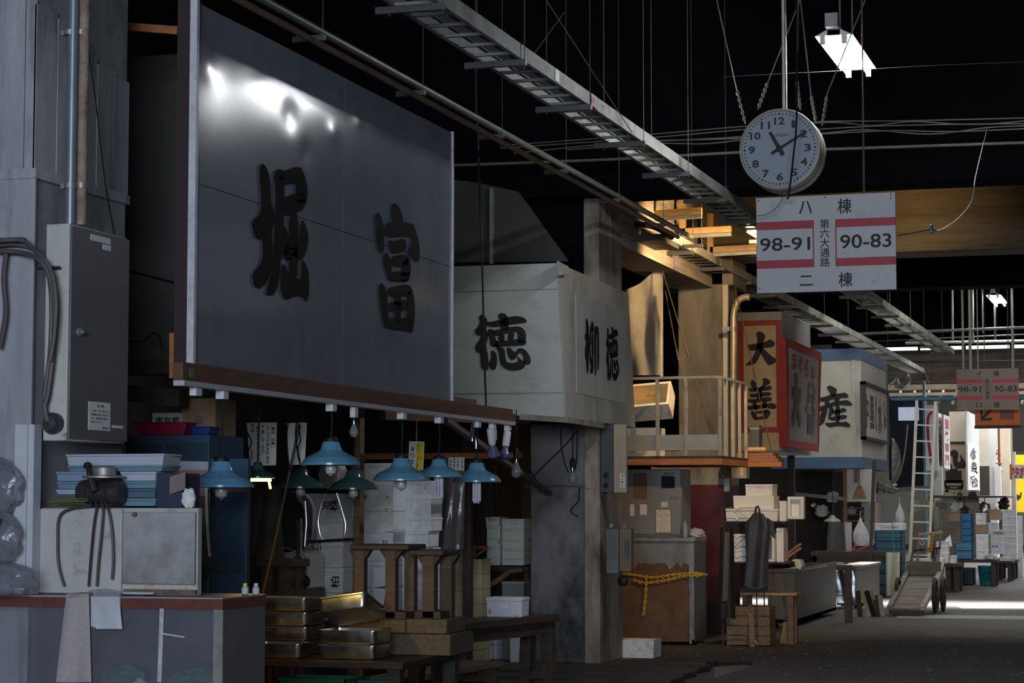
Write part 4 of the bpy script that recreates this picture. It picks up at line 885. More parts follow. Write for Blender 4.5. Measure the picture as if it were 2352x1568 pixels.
# towel over the edge
towel_m = mat('beige_towel', (0.426, 0.385, 0.369), 0.95, col2=(0.361, 0.32, 0.312), scale=50, bump=0.5, bscale=120)
def tw(u, v):
    a, c_ = 168+(u-0.5)*(52+14*max(0, v-0.1)*3)-12*v, 0
    if v < 0.12: return AY(180+(u-0.5)*50, 1361, KY+0.16*(1-v/0.12)-0.006) if False else Vector((AY(180+(u-0.5)*50, 1361, KY).x, KY+0.18*(1-v/0.12)-0.008, KZ+0.004))
    t = (v-0.12)/0.88; p = AY(180+(u-0.5)*(50+30*t)-9*t, 1366+200*t, KY-0.012-0.006*math.sin(9*u)*(0.3+t)-0.008*math.sin(4*u+2*t)); return p
draped(tw, 18, 26, 0.008, towel_m, 'long beige towel hanging over the counter edge', 'towel', 'towel')
# packet of clear bags over the edge
for k in range(3):
    def bg_(u, v, k=k):
        w_ = 68-4*k
        if v < 0.35: return Vector((AY(243+(u-0.5)*w_, 1361, KY).x, KY+0.2*(1-v/0.35)-0.006-0.004*k, KZ+0.006+0.006*k))
        t = (v-0.35)/0.65; return AY(243+(u-0.5)*w_+4*k*t, 1364+(74+3*k)*t, KY-0.010-0.007*k-0.004*math.sin(8*u+k)*t)
    draped(bg_, 12, 10, 0.001, bagm, ('outermost clear plastic bag of the packet over counter edge', 'middle clear plastic bag of packet over counter edge', 'innermost clear plastic bag of packet over counter edge')[2-k], 'clear_bag', 'bag', 'clear bags over the counter edge')
def fl(u, v): p = AZ(215+u*160, 1358-10*v, KZ+0.02); return Vector((p.x, KY+0.05+0.3*v, KZ+0.012+0.012*math.sin(6*u)*math.sin(5*v)+0.008))
draped(fl, 14, 8, 0.010, bagm, 'flat pile of clear plastic bags lying on counter', 'bag_pile', 'bags')
# big bags at the left edge
gpl = mat('dusty_grey_plastic', (0.26, 0.27, 0.31), 0.2, alpha=0.5, col2=(0.15, 0.16, 0.19), scale=6, bump=0.7, bscale=9, spec=0.8)
lump((AY(8, 1300, 9.15).x, 9.10, KZ+0.001), 0.19, 0.09, 0.085, gpl, 'large grey plastic bag slumped on counter at picture edge', 'plastic_bag', 'bag', 21, 0.09)
lump((AY(-2, 1230, 9.2).x, 9.19, KZ+0.16), 0.13, 0.06, 0.13, gpl, 'stuffed clear bag against column, on the slumped grey bag', 'plastic_bag', 'bag', 22, 0.09)
lump((AY(-8, 1190, 9.2).x, 9.10, KZ+0.33), 0.075, 0.045, 0.03, mat('blue_plastic', (0.02, 0.05, 0.35), 0.3), 'small bright blue bag at the left picture edge', 'plastic_bag', 'bag', 23, 0.1)
lump((AY(-6, 1120, 9.2).x, 9.20, KZ+0.40), 0.14, 0.07, 0.14, gpl, 'clear plastic bag stuffed on top beside white channel', 'plastic_bag', 'bag', 24, 0.09)
# bottles on the counter
for px, col, lab in ((563, (0.55, 0.65, 0.03), 'small yellow green capped bottle on the counter end'), (588, (0.5, 0.55, 0.7), 'small pale blue bottle on counter end')):
    p = AZ(px, 1362, KZ+0.002); p.y = min(p.y, KYB-0.05); p = Vector((AY(px, 1360, KYB-0.06).x, KYB-0.06, KZ+0.0005))
    r = thing('bottle', lab, 'bottle', p); MB().lathe([(0, 0), (0.016, 0), (0.018, 0.004), (0.018, 0.03), (0.009, 0.038), (0.009, 0.042)], p, 16).build('body', mat('bottle_%d' % px, (0.5, 0.55, 0.6), 0.3), r); MB().lathe([(0.011, 0.036), (0.011, 0.052), (0, 0.053)], p, 14).build('cap', mat('cap_%d' % px, col, 0.4), r)
# ------------------------------------------------------------------ white two door cabinet standing on the counter
FYY = KY+0.14
x0 = AY(88, 1250, FYY).x; xm = AY(281, 1250, FYY).x; x1 = AY(450, 1250, FYY).x; zt = AY(200, 1166, FYY).z
wc_m = mat('rust_speckled_white', (0.476, 0.467, 0.443), 0.5, col2=(0.385, 0.377, 0.361), scale=3, dirt=(0.197, 0.0984, 0.041), dscale=7, damt=0.18)
wc = thing('metal_cabinet', 'white two door metal cabinet with rust specks on the counter', 'cabinet', ((x0+x1)/2, FYY+0.2, KZ+0.001))
xq = AY(372, 1250, FYY).x
MB().box(x0, xq, FYY+0.02, FYY+0.36, KZ+0.002, zt).box(xq-0.01, x1, FYY+0.02, FYY+0.07, KZ+0.002, zt).build('body', wc_m, wc, bevel=0.006)
MB().box(x0+0.004, xm-0.004, FYY, FYY+0.019, KZ+0.006, zt-0.004).build('door', wc_m, wc, bevel=0.005)
MB().box(xm+0.002, x1-0.004, FYY-0.006, FYY+0.013, KZ+0.055, zt-0.02).build('door', mat('grey_white_door', (0.38, 0.38, 0.38), 0.5, col2=(0.30, 0.30, 0.305), scale=2, dirt=(0.17, 0.16, 0.15)), wc, bevel=0.005)
MB().box(xm+0.01, x1, FYY-0.002, FYY+0.02, KZ+0.008, KZ+0.03).build('bottom_rail', rust_m, wc)
p = AY(310, 1181, FYY-0.01); MB().lathe([(0.012, 0), (0.012, 0.012), (0, 0.013)], p, 12, Matrix.Rotation(math.pi/2, 3, 'X')).build('hinge', rust_m, wc)
ZC = zt+0.001
# motor unit on top
mo_m = mat('greasy_cast_iron', (0.075, 0.072, 0.072), 0.4, col2=(0.03, 0.03, 0.03), scale=8, metal=0.5, bump=0.3)
mp0 = AY(232, 1125, FYY+0.12); mo = thing('electric_motor', 'greasy black electric motor with flanged cap on white cabinet', 'motor', (mp0.x, FYY+0.12, ZC))
RX = Matrix.Rotation(math.pi/2, 3, 'Y')
MB().lathe([(0, -0.115), (0.05, -0.115), (0.062, -0.10), (0.062, -0.06), (0.055, -0.055), (0.058, 0.05), (0.066, 0.06), (0.066, 0.10), (0.05, 0.115), (0, 0.115)], (mp0.x, FYY+0.12, ZC+0.075), 28, RX).build('housing', mo_m, mo)
MB().box(mp0.x-0.09, mp0.x+0.09, FYY+0.06, FYY+0.18, ZC, ZC+0.02).build('foot', mo_m, mo)
MB().lathe([(0.105, 0.145), (0.105, 0.155), (0.06, 0.16), (0.058, 0.195), (0.045, 0.205), (0, 0.207)], (mp0.x+0.015, FYY+0.12, ZC), 28).build('top_flange', galv, mo)
MB().tube([(mp0.x-0.035, FYY+0.05, ZC+0.20), (mp0.x-0.02, FYY+0.045, ZC+0.15), (mp0.x+0.01, FYY+0.04, ZC+0.08)], [0.012, 0.016, 0.020], 10).build('lever', mo_m, mo)
MB().lathe([(0, -0.02), (0.018, -0.012), (0.022, 0), (0.018, 0.012), (0, 0.02)], (mp0.x-0.037, FYY+0.05, ZC+0.205), 14).build('lever_knob', blackm, mo)
rc = mat('brown_rubber_cord', (0.055, 0.045, 0.042), 0.5)
fc = lambda px, py, o=0.012: AY(px, py, FYY-o)
for k, pts in enumerate(([(205, 1105), (165, 1130), (140, 1180), (132, 1250), (135, 1300), (147, 1346)], [(222, 1160), (216, 1200), (210, 1260), (203, 1346)], [(236, 1160), (233, 1220), (226, 1290), (222, 1346)], [(245, 1162), (256, 1210), (260, 1280), (257, 1330)])):
    pp = [fc(*q, o=0.03) for q in pts]; e_ = fc(pts[0][0], 1160, o=0.02); e_.z = ZC+0.012; pp = [Vector((mp0.x+0.02*k-0.03, FYY+0.052, ZC+0.035)), e_]+[q for q in pp if q.z < ZC-0.01]; 
    cable(pp, 0.0065, rc, ('leftmost brown cord looping down from motor over white cabinet', 'second brown cord from left hanging from the motor', 'third brown cord from left hanging from the motor', 'rightmost brown cord hanging from the motor')[k], 'motor_cord', 'cord', 'cords hanging from the motor')
b = MB(); random.seed(5)
for k in range(60):
    y = FYY+0.04+random.random()*0.14; z = ZC+random.random()*0.045; xa = AY(97, 1150, FYY).x+random.random()*0.03; b.tube([(xa, y, z+0.004), (xa+0.19, y+random.uniform(-.01, .01), z+0.004+random.uniform(-.004, .004))], 0.003, 4)
solo(b, 'bamboo_mat', mat('green_bamboo', (0.07, 0.10, 0.045), 0.6, col2=(0.12, 0.085, 0.03), scale=30), 'rolled green bamboo mat lying left of the motor', 'mat')
# trays and lids stacked behind the motor
tl_ = mat('teal_foam_tray', (0.14, 0.25, 0.31), 0.5, col2=(0.10, 0.19, 0.24), scale=5)
sl_ = mat('slate_blue_lid', (0.20, 0.27, 0.38), 0.5, col2=(0.16, 0.22, 0.32), scale=5)
dt_ = mat('dark_teal_tray', (0.075, 0.13, 0.165), 0.5, col2=(0.05, 0.09, 0.12), scale=5)
wl_ = mat('pale_blue_lid', (0.41, 0.443, 0.508), 0.5, col2=(0.344, 0.377, 0.443), scale=5)
TY = FYY+0.20
def ftray(px0, py0, px1, py1, m, lab, dep=0.16, Y=None, name='fish_tray'):
    x0, x1, ya, yb, z0, z1 = FB(px0, py0, px1, py1, Y or TY, dep)
    r = thing(name, lab, 'tray', ((x0+x1)/2, (ya+yb)/2, z0), 0, 'fish trays stacked on the white cabinet')
    MB().frus((x0+x1)/2, (ya+yb)/2, z0, z1-0.012, (x1-x0)*0.97, dep*0.95, x1-x0, dep).build('body', m, r, bevel=0.003)
    MB().box(x0-0.004, x1+0.004, ya-0.004, yb+0.004, z1-0.0115, z1).build('rim', m, r, bevel=0.003)
    return r
zbase = 1162
ftray(275, 1144, 356, zbase, tl_, 'lowest grey teal tray right of the motor'); ftray(275, 1122, 356, 1143, dt_, 'dark teal tray second from bottom right of the motor')
ftray(272, 1105, 357, 1121, tl_, 'grey teal tray third from bottom right of the motor'); ftray(278, 1083, 357, 1104, wl_, 'white tray fourth from bottom right of the motor')
ftray(128, 1136, 190, zbase, dt_, 'dark tray at foot of stack left of motor'); ftray(130, 1124, 192, 1135, wl_, 'thin white tray in the stack left of motor'); ftray(132, 1106, 200, 1123, tl_, 'teal tray in the stack left of motor'); ftray(130, 1083, 200, 1105, sl_, 'slate blue tray on top of the stack left of motor')
ftray(156, 1069, 372, 1082, tl_, 'long teal tray bridging both stacks behind the motor', 0.2); ftray(153, 1043, 375, 1068, wl_, 'long pale blue tray topmost behind the motor', 0.2)
x0, x1, ya, yb, z0, z1 = FB(358, 1086, 418, 1163, TY-0.02, 0.2)
nb = thing('storage_box', 'dark navy box with ripped paper beside the tray stacks', 'box', ((x0+x1)/2, (ya+yb)/2, ZC))
MB().box(x0+0.006, x1, ya, yb, ZC, z1).build('body', mat('navy_box', (0.03, 0.04, 0.075), 0.5), nb, bevel=0.004); 
MB().sheet(lambda u, v: AY(390+36*u, 1095+40*v-12*u, TY-0.03-0.03*u*v), 5, 5, 0.001).build('ripped_paper', mat('brown_paper', (0.25, 0.19, 0.17), 0.8), nb)
lump((AY(440, 1165, FYY+0.05).x-0.02, FYY+0.06, ZC), 0.035, 0.03, 0.05, paper, 'crumpled white rag hanging on corner of white cabinet', 'rag', 'rag', 31, 0.08)
# calendar and blue locker behind
cal = thing('wall_calendar', 'old picture calendar curling at the bottom beside the blue locker', 'calendar', (AY(430, 1200, FYY+0.5).x, FYY+0.5, AY(430, 1318, FYY+0.5).z))
CYY = 11.4
MB().sheet(lambda u, v: AY(382+98*u+3*v, 1078+240*v, CYY-0.015*math.sin(3*v)-0.04*v*v*u), 10, 14, 0.002).build('sheet', mat('calendar_print', (0.16, 0.12, 0.11), 0.6, col2=(0.03, 0.045, 0.03), scale=16, dirt=(0.30, 0.10, 0.05), dscale=8, damt=0.4), cal)
MB().prism([AY(402, 1078, CYY-0.02), AY(478, 1078, CYY-0.02), AY(474, 1140, CYY-0.02), AY(400, 1128, CYY-0.02)], (0, 0.002, 0)).build('orange_picture', mat('orange_picture', (0.42, 0.15, 0.08), 0.6, col2=(0.30, 0.22, 0.2), scale=9), cal)
MB().prism([AY(396, 1058, CYY-0.03), AY(478, 1060, CYY-0.03), AY(477, 1079, CYY-0.03), AY(393, 1079, CYY-0.03)], (0, 0.02, 0)).build('top_strip', wl_, cal)
MB().sheet(lambda u, v: AY(471+6*u+8*v*v, 1120+158*v, CYY-0.045-0.01*v), 3, 10, 0.002).build('curled_edge', paper, cal)
lk_m = mat('navy_locker', (0.045, 0.090, 0.150), 0.45, col2=(0.034, 0.07, 0.118), scale=4)
x0, x1, ya, yb, z0, z1 = FB(482, 1045, 566, 1360, 11.6, 0.05)
lk = thing('metal_locker', 'narrow dark blue metal locker below the nearest blue lamp', 'locker', ((x0+x1)/2, (ya+yb)/2, 0))
MB().box(x0, x1, ya, yb, 0, z1-0.02).build('body', lk_m, lk, bevel=0.005)
dz0, dz1 = AY(500, 1315, ya).z, AY(500, 1132, ya).z
MB().box(x0+0.012, x1-0.012, ya-0.012, ya-0.001, dz0, dz1).build('door', mat('navy_locker_door', (0.038, 0.08, 0.14), 0.4), lk, bevel=0.003)
for s0, s1 in ((dz1+0.003, dz1+0.022), (dz0-0.012, dz0-0.003)): MB().box(x0, x1, ya-0.014, ya-0.002, s0, s1).build('wood_strip', mat('brown_strip', (0.16, 0.10, 0.06), 0.6), lk)
x0, x1, ya, yb, z0, z1 = FB(288, 1000, 480, 1360, 11.66, 0.5)
sc_ = thing('steel_cupboard', 'dark blue steel cupboard behind the stacked trays', 'cupboard', ((x0+x1)/2, (ya+yb)/2, 0))
MB().box(x0, x1-0.01, ya, yb, 0, z1).build('body', lk_m, sc_, bevel=0.006)
for (a0, a1) in ((0.0, 0.46), (0.48, 1.0)):
    MB().box(x0+(x1-x0)*a0+0.01, x0+(x1-x0)*a1-0.02, ya-0.014, ya-0.001, 1.2, z1-0.05).build('door', mat('teal_door', (0.028, 0.06, 0.085), 0.45), sc_, bevel=0.003)
ZK = z1
# things on the cupboard
def bx(px0, py0, px1, py1, Y, dep, m, lab, name='cardboard_box', cat='box', z0=None, group=None, flaps=True):
    x0, x1, ya, yb, za, zb = FB(px0, py0, px1, py1, Y, dep); za = z0 if z0 is not None else za
    r = thing(name, lab, cat, ((x0+x1)/2, (ya+yb)/2, za), 0, group); MB().box(x0, x1, ya, yb, za, zb).build('body', m, r, bevel=0.003)
    if flaps: MB().box((x0+x1)/2-0.02, (x0+x1)/2+0.02, ya-0.001, ya, zb-0.06, zb).build('packing_tape', mat('tape_brown', (0.36, 0.25, 0.13), 0.3), r)
    return r, x0, x1, ya, za, zb
SY = 11.75
red_tub = mat('crimson_tub', (0.30, 0.02, 0.06), 0.4); blue_tub = mat('deep_blue_tub', (0.02, 0.06, 0.28), 0.4)
def tub(px0, py0, px1, py1, Y, dep, m, lab, z0):
    x0, x1, ya, yb, za, zb = FB(px0, py0, px1, py1, Y, dep); cx, cy = (x0+x1)/2, (ya+yb)/2
    r = thing('plastic_tub', lab, 'tub', (cx, cy, z0)); MB().frus(cx, cy, z0, zb-0.01, (x1-x0)*0.84, dep*0.84, (x1-x0)*0.97, dep*0.95).build('body', m, r, bevel=0.006); MB().box(x0, x1, ya, yb, zb-0.01, zb).build('rim', m, r, bevel=0.004); return r
tub(305, 970, 428, 1000, SY-0.05, 0.22, red_tub, 'crimson plastic tub on the blue cupboard', ZK+0.001)
tub(437, 979, 480, 1000, SY-0.05, 0.15, blue_tub, 'small deep blue tub right of the crimson tub', ZK+0.001)
r, x0, x1, ya, za, zb = bx(418, 915, 494, 1000, SY+0.10, 0.30, mat('dim_cardboard', (0.32, 0.21, 0.12), 0.85, col2=(0.25, 0.16, 0.09)), 'brown cardboard carton with red printing above blue cupboard', z0=ZK+0.001)
b = MB(); write(b, 'のれもの', (x0+0.02, ya-0.002, zb-0.08), (0.07, 0, 0), (0, 0, 0.03), 0.01); b.build('printing', mat('faded_red_print', (0.30, 0.08, 0.05), 0.7), r, smooth=False)
b = MB(); write(b, '8650', (x0+0.09, ya-0.002, zb-0.16), (0.05, 0, 0), (0, 0, 0.05), 0.01); b.build('printing', mat('faded_blue_print', (0.08, 0.08, 0.14), 0.7), r, smooth=False)
x0, x1, ya, yb, z0, z1 = FB(350, 948, 420, 972, SY+0.16, 0.01)
np_ = thing('name_board', 'pale name board half hidden behind the crimson tub', 'board', ((x0+x1)/2, ya, ZK)); MB().box(x0, x1, ya, yb, ZK+0.001, z1).build('board', cream_paint, np_)
b = MB(); write(b, '東京都', (x0+0.02, ya-0.003, z0-0.01), (x1-x0-0.04, 0, 0), (0, 0, z1-z0-0.015), 0.02); b.build('lettering', ink, np_, smooth=False)
# dim partition and beams behind the sign post
solo(MB().box(AY(286, 500, 11.9).x, AY(420, 500, 11.9).x, 11.9, 11.93, 2.35, 4.35), 'partition_panel', mat('dull_grey_sheet', (0.10, 0.10, 0.095), 0.4, col2=(0.06, 0.06, 0.058), scale=1.5, bump=0.1), 'dull grey metal partition panel behind the huge sign post', 'panel')
for (pa, pb_, t, lab) in (((286, 842), (412, 842), 0.09, 'dark horizontal stall beam behind sign post'), ((286, 902), (420, 915), 0.10, 'lower dark stall beam above the carton and tubs')):
    solo(MB().bar(AY(*pa, 11.6), AY(*pb_, 11.6), t, t), 'stall_beam', darkwood, lab, 'beam')
cable([AY(280, 618, 11.89), AY(350, 636, 11.89), AY(422, 655, 11.89)], 0.008, cord_m, 'black cable crossing the dim gap left of huge sign')
cable([AY(296, 785, 11.5), AY(330, 783, 11.5), AY(352, 766, 11.5), AY(366, 772, 11.5), AY(372, 800, 11.5)], 0.006, cord_m, 'curled black cable in the dim gap left of huge sign')
# ================================================================== first stall: lamps, papers, bandsaw, boxes, tables, trays
blue_en = mat('blue_enamel', (0.13, 0.33, 0.48), 0.22, col2=(0.10, 0.26, 0.39), scale=5, dirt=(0.05, 0.06, 0.07), dscale=7, damt=0.12, spec=0.6)
teal_en = mat('dark_teal_enamel', (0.045, 0.10, 0.105), 0.2, col2=(0.03, 0.07, 0.075), scale=5, spec=0.7)
RB = RZ-0.03
def lampX(px, pyrim, X, wpx, m, lab, **k):
    c = AX(px, pyrim, X); R = 0.5*wpx*((c-EYE).dot(FWD))/F
    return pendant(c, R, m, lab, (c.x, c.y, RB-0.002), **k)
LX = BX-0.015
lampX(508, 1119, LX, 150, blue_en, 'large sky blue enamel pendant lamp nearest the camera, over the counter')
lampX(760, 1068, LX, 136, blue_en, 'sky blue enamel pendant lamp hanging highest, in front of the grey scale')
lampX(922, 1104, LX, 130, blue_en, 'sky blue enamel pendant lamp in front of the foam box stack')
lampX(1008, 1096, LX, 105, blue_en, 'blue enamel pendant lamp with white bulb below yellow banner', bulb='cfl')
lampX(1095, 1107, LX, 112, blue_en, 'blue enamel pendant lamp with white bulb farthest along the rail', bulb='cfl')
def lampY(px, py, Y, wpx, m, lab, topz, **k):
    c = AY(px, py, Y); R = 0.5*wpx*((c-EYE).dot(FWD))/F
    return pendant(c, R, m, lab, (c.x, c.y, topz), **k)
lampY(690, 1121, 14.6, 112, teal_en, 'dark teal enamel pendant lamp left of the hanging scale', 2.52, plug=False)
lampY(812, 1124, 15.0, 112, teal_en, 'dark teal enamel pendant lamp half behind the hanging scale', 2.52, plug=False)
lit = lampY(592, 1098, 12.2, 78, teal_en, 'lit teal pendant lamp with glowing yellow tube behind nearest lamp', 2.42, bulb='tube', plug=False)
lc = AY(592, 1098, 12.2)
point('yellow_lamp_glow', (lc.x, lc.y, lc.z+0.03), 30.0, (1.0, 0.62, 0.14), 0.03)
# empty rail plugs, bulbs and spot lamps
for k, (px, py) in enumerate(((450, 886), (1131, 985), (1166, 989))):
    q = AX(px, py, LX); solo(MB().box(q.x-0.02, q.x+0.02, q.y-0.04, q.y+0.04, RB-0.045, RB-0.001), 'rail_plug', white_enamel, ('white plug at the near end of the lighting rail', 'white plug on rail above left spot lamp', 'white plug on rail above right spot lamp')[k], 'plug', bevel=0.004)
q = AX(813, 993, LX); r = bare_bulb(q, 'frosted bare bulb hanging on a short holder from the rail', (q.x, q.y, RB-0.002), 0.030, socket=True)
MB().box(q.x-0.018, q.x+0.018, q.y-0.03, q.y+0.03, RB-0.07, RB-0.003).build('rail_plug', white_enamel, r, bevel=0.003)
q = AX(1085, 990, LX); b = MB().lathe([(0.018, 0), (0.018, 0.10), (0.011, 0.11), (0.011, 0.15)], (q.x, q.y, RB-0.152), 14).lathe([(0.013, -0.09), (0.015, -0.02), (0.012, 0.0)], (q.x+0.02, q.y+0.03, RB-0.12), 14)
solo(b, 'lamp_holder', mat('chrome_holder', (0.45, 0.47, 0.5), 0.12, metal=0.9), 'chrome lamp holder hanging from rail above the farthest blue lamp', 'lamp holder')
def spot(px, py, X, ang, lab, top):
    c = AX(px, py, X); r = thing('spot_lamp', lab, 'lamp', c, 0, 'spot lamps on the rail')
    Rm = Matrix.Rotation(ang, 3, 'X') @ Matrix.Rotation(0, 3, 'Y')
    MB().lathe([(0.0, 0.13), (0.026, 0.13), (0.03, 0.12), (0.03, 0.02), (0.024, 0.0)], c, 20, Rm).build('housing', white_enamel, r)
    MB().lathe([(0.022, 0.0), (0.024, -0.02), (0.05, -0.075), (0.052, -0.09), (0.0, -0.098)], c, 20, Rm).build('reflector_bulb', mat('violet_reflector', (0.35, 0.33, 0.55), 0.06, metal=0.6, col2=(0.2, 0.2, 0.4), scale=12), r)
    MB().tube([c+Rm @ Vector((0, 0, 0.09)), Vector((top.x, top.y, top.z-0.05)), top], 0.009, 8).box(top.x-0.012, top.x+0.012, top.y-0.012, top.y+0.012, top.z-0.08, top.z).build('bracket', white_enamel, r)
    return r
spot(1131, 1020, LX, math.radians(24), 'left white spot lamp tilted right at the rail end', Vector((LX, AX(1135, 985, LX).y+0.02, RB-0.046)))
spot(1161, 1026, LX, math.radians(-24), 'right white spot lamp tilted left at the rail end', Vector((LX, AX(1166, 989, LX).y, RB-0.046)))
q = AY(1186, 1084, 17.6); bare_bulb(q, 'clear bare bulb hanging left of the grimy column', (q.x, q.y, 2.38), 0.046)
q = AY(1315, 1100, PY0-0.14); bare_bulb(q, 'clear bare bulb on cord in front of the grimy column', (q.x, q.y, 2.39), 0.046)
# second timber beam deeper in the stall and its rail
a = AX(560, 950, -6.2); c = AX(1190, 976, -6.2)
solo(MB().box(-6.26, -6.14, 13.0, 19.6, 2.36, 2.52), 'timber_beam', redwood, 'deeper red brown timber beam behind the lamps', 'beam')
solo(MB().box(-6.10, -6.06, 13.0, 18.2, 2.36, 2.39), 'lighting_rail', rail_m, 'thin pale rail along the deeper timber beam', 'rail')
b = MB().bar(AY(880, 950, 15.4), AY(1180, 962, 18.3), 0.04, 0.09)
solo(b, 'timber_beam', redwood, 'short red brown timber joining the two stall beams', 'beam')
# hanging papers
def sheet_px(c4, Y, m, name, lab, cat='notice', curl=0.01):
    a, b_, c_, d_ = [AY(*p, Y) for p in c4]
    r = thing(name, lab, cat, (c_+d_)/2)
    MB().sheet(lambda u, v: (a*(1-u)+b_*u)*(1-v)+(d_*(1-u)+c_*u)*v+Vector((0, -curl*math.sin(3.1*u)*(0.4+v), 0)), 8, 8, 0.0015).build('paper', m, r)
    def f(u, v, o=0.004): return (a*(1-u)+b_*u)*(1-v)+(d_*(1-u)+c_*u)*v+Vector((0, -curl*math.sin(3.1*u)*(0.4+v)-o, 0))
    return r, f
def vtext(mb, f, t, u0, u1, v0, v1, bold=0.02):
    n = len(t)
    for i, ch in enumerate(t):
        if ch == ' ': continue
        vs, fs = glyphs(ch, bold); a0 = v0+(v1-v0)*i/n; a1 = v0+(v1-v0)*(i+0.86)/n
        mb.add([f(u0+(u1-u0)*x, a1+(a0-a1)*y) for x, y in vs], fs)
r, f = sheet_px([(567, 971), (636, 970), (634, 1068), (574, 1070)], 13.4, paper, 'hanging_notice', 'white hanging notice with vertical black warning text')
b = MB(); vtext(b, f, '※警 告※', 0.83, 0.95, 0.10, 0.54); vtext(b, f, 'ところは都有施設の', 0.66, 0.77, 0.06, 0.98); vtext(b, f, '管理しており', 0.49, 0.60, 0.06, 0.75); vtext(b, f, '許可なく使用を禁止し', 0.31, 0.44, 0.08, 0.97); vtext(b, f, 'ます。', 0.14, 0.26, 0.02, 0.22); vtext(b, f, '東京都', 0.06, 0.16, 0.64, 0.84)
b.build('lettering', ink, r, smooth=False)
b = MB()
for (u0, v0, u1, v1) in ((0.81, 0.06, 0.81, 0.57), (0.97, 0.06, 0.97, 0.57), (0.81, 0.06, 0.97, 0.06), (0.81, 0.57, 0.97, 0.57)): b.bar(f(u0, v0), f(u1, v1), 0.002)
b.build('ruled_box', ink, r)
r, f = sheet_px([(659, 971), (705, 970), (700, 1066), (664, 1068)], 13.7, paper, 'hanging_notice', 'blank white hanging sheet behind tangled cords')
r, f = sheet_px([(940, 1013), (975, 1014), (972, 1081), (938, 1080)], 15.9, paper, 'vertical_banner', 'white and yellow vertical banner hanging between two blue lamps', 'banner', 0.004)
MB().sheet(lambda u, v: f(0.48+0.48*u, 0.04+0.95*v, 0.003), 2, 2, 0.001).build('yellow_half', mat('yellow_banner', (0.72, 0.60, 0.03), 0.7), r)
b = MB(); vtext(b, f, '有ります', 0.10, 0.40, 0.18, 1.05, 0.03); b.build('blue_lettering', blue_ink, r, smooth=False)
b = MB(); vtext(b, f, '練習用トロ', 0.55, 0.88, 0.10, 1.15, 0.03); b.build('red_lettering', mat('brick_ink', (0.45, 0.09, 0.03), 0.6), r, smooth=False)
q = f(0.5, 0); MB().tube([q, q+Vector((0, 0, 0.16)), q+Vector((-0.03, 0, 0.20))], 0.002, 4).tube([q+Vector((0, 0, 0.16)), q+Vector((0.03, 0, 0.20))], 0.002, 4).build('string', paper, r)
r, f = sheet_px([(1030, 1050), (1067, 1050), (1066, 1080), (1030, 1080)], 17.2, paper, 'hanging_notice', 'small white notice with black print behind two blue lamps')
b = MB(); vtext(b, f, '警告', 0.82, 0.95, 0.1, 0.95); vtext(b, f, 'この店舗', 0.55, 0.70, 0.05, 0.98); vtext(b, f, '使用禁止', 0.32, 0.46, 0.05, 0.98); vtext(b, f, '東京都', 0.08, 0.22, 0.2, 0.95); b.build('lettering', ink, r, smooth=False)
# hanging scale
hs = thing('hanging_scale', 'grey hanging spring scale with steel yoke below the highest lamp', 'scale', AY(760, 1240, 15.2))
q = AY(766, 1090, 15.2)
MB().lathe([(0, -0.05), (0.10, -0.05), (0.115, -0.035), (0.115, 0.035), (0.10, 0.05), (0, 0.05)], q, 30, Matrix.Rotation(math.pi/2, 3, 'X') @ Matrix.Rotation(-0.45, 3, 'Y')).build('dial_case', mat('brown_grey_case', (0.32, 0.28, 0.265), 0.45), hs)
MB().lathe([(0, 0), (0.085, 0), (0.088, 0.004)], q+Vector((-0.03, -0.055, 0)), 30, Matrix.Rotation(math.pi/2, 3, 'X') @ Matrix.Rotation(-0.45, 3, 'Y')).build('dial', mat('dim_dial', (0.16, 0.16, 0.15), 0.3), hs)
fsx = lambda px, py: AY(px, py, 15.15)
b = MB().tube(smooth_pts([fsx(748, 1132), fsx(738, 1160), fsx(731, 1195), fsx(735, 1225), fsx(741, 1240)]), 0.008, 8).tube(smooth_pts([fsx(773, 1132), fsx(785, 1170), fsx(793, 1200), fsx(792, 1225), fsx(786, 1240)]), 0.008, 8).tube([fsx(708, 1244), fsx(815, 1238)], 0.012, 8)
b.build('yoke', steel, hs)
MB().tube([AY(760, 1050, 15.2), AY(760, 960, 15.2), (-6.15, 15.2, 2.40)], 0.008, 8).build('hanger', blackm, hs)
# bandsaw
bm_ = mat('grimy_cream_machine', (0.42, 0.39, 0.36), 0.45, col2=(0.30, 0.27, 0.25), scale=3, dirt=(0.10, 0.09, 0.08), damt=0.4)
dk_m = mat('dark_machine_iron', (0.045, 0.05, 0.05), 0.4, col2=(0.02, 0.022, 0.022), metal=0.4)
SYY = 16.35
bs = thing('band_saw', 'large old band saw with round wheel cover behind the hanging cloth', 'saw', (AY(650, 1300, SYY).x, SYY+0.2, 0))
c1 = AY(655, 1200, SYY); 
def rrect(cx, cz, hw, hh, rad, y0, y1, m, nm, n=8):
    pts = []
    for (sx, sz, a0) in ((1, 1, 0), (-1, 1, 90), (-1, -1, 180), (1, -1, 270)):
        for k in range(n+1):
            t = math.radians(a0+90*k/n); pts.append((cx+sx*(hw-rad)+rad*math.cos(t), y0, cz+sz*(hh-rad)+rad*math.sin(t)))
    MB().prism(pts, (0, y1-y0, 0)).build(nm, m, bs, bevel=0.006)
hw = AY(700, 1200, SYY).x-c1.x; hh = AY(650, 1130, SYY).z-c1.z
rrect(c1.x, c1.z, hw, hh, hw*0.95, SYY, SYY+0.16, dk_m, 'wheel_cover')
rrect(c1.x, c1.z, hw*1.06, hh*1.04, hw*0.98, SYY+0.16, SYY+0.22, bm_, 'wheel_guard')
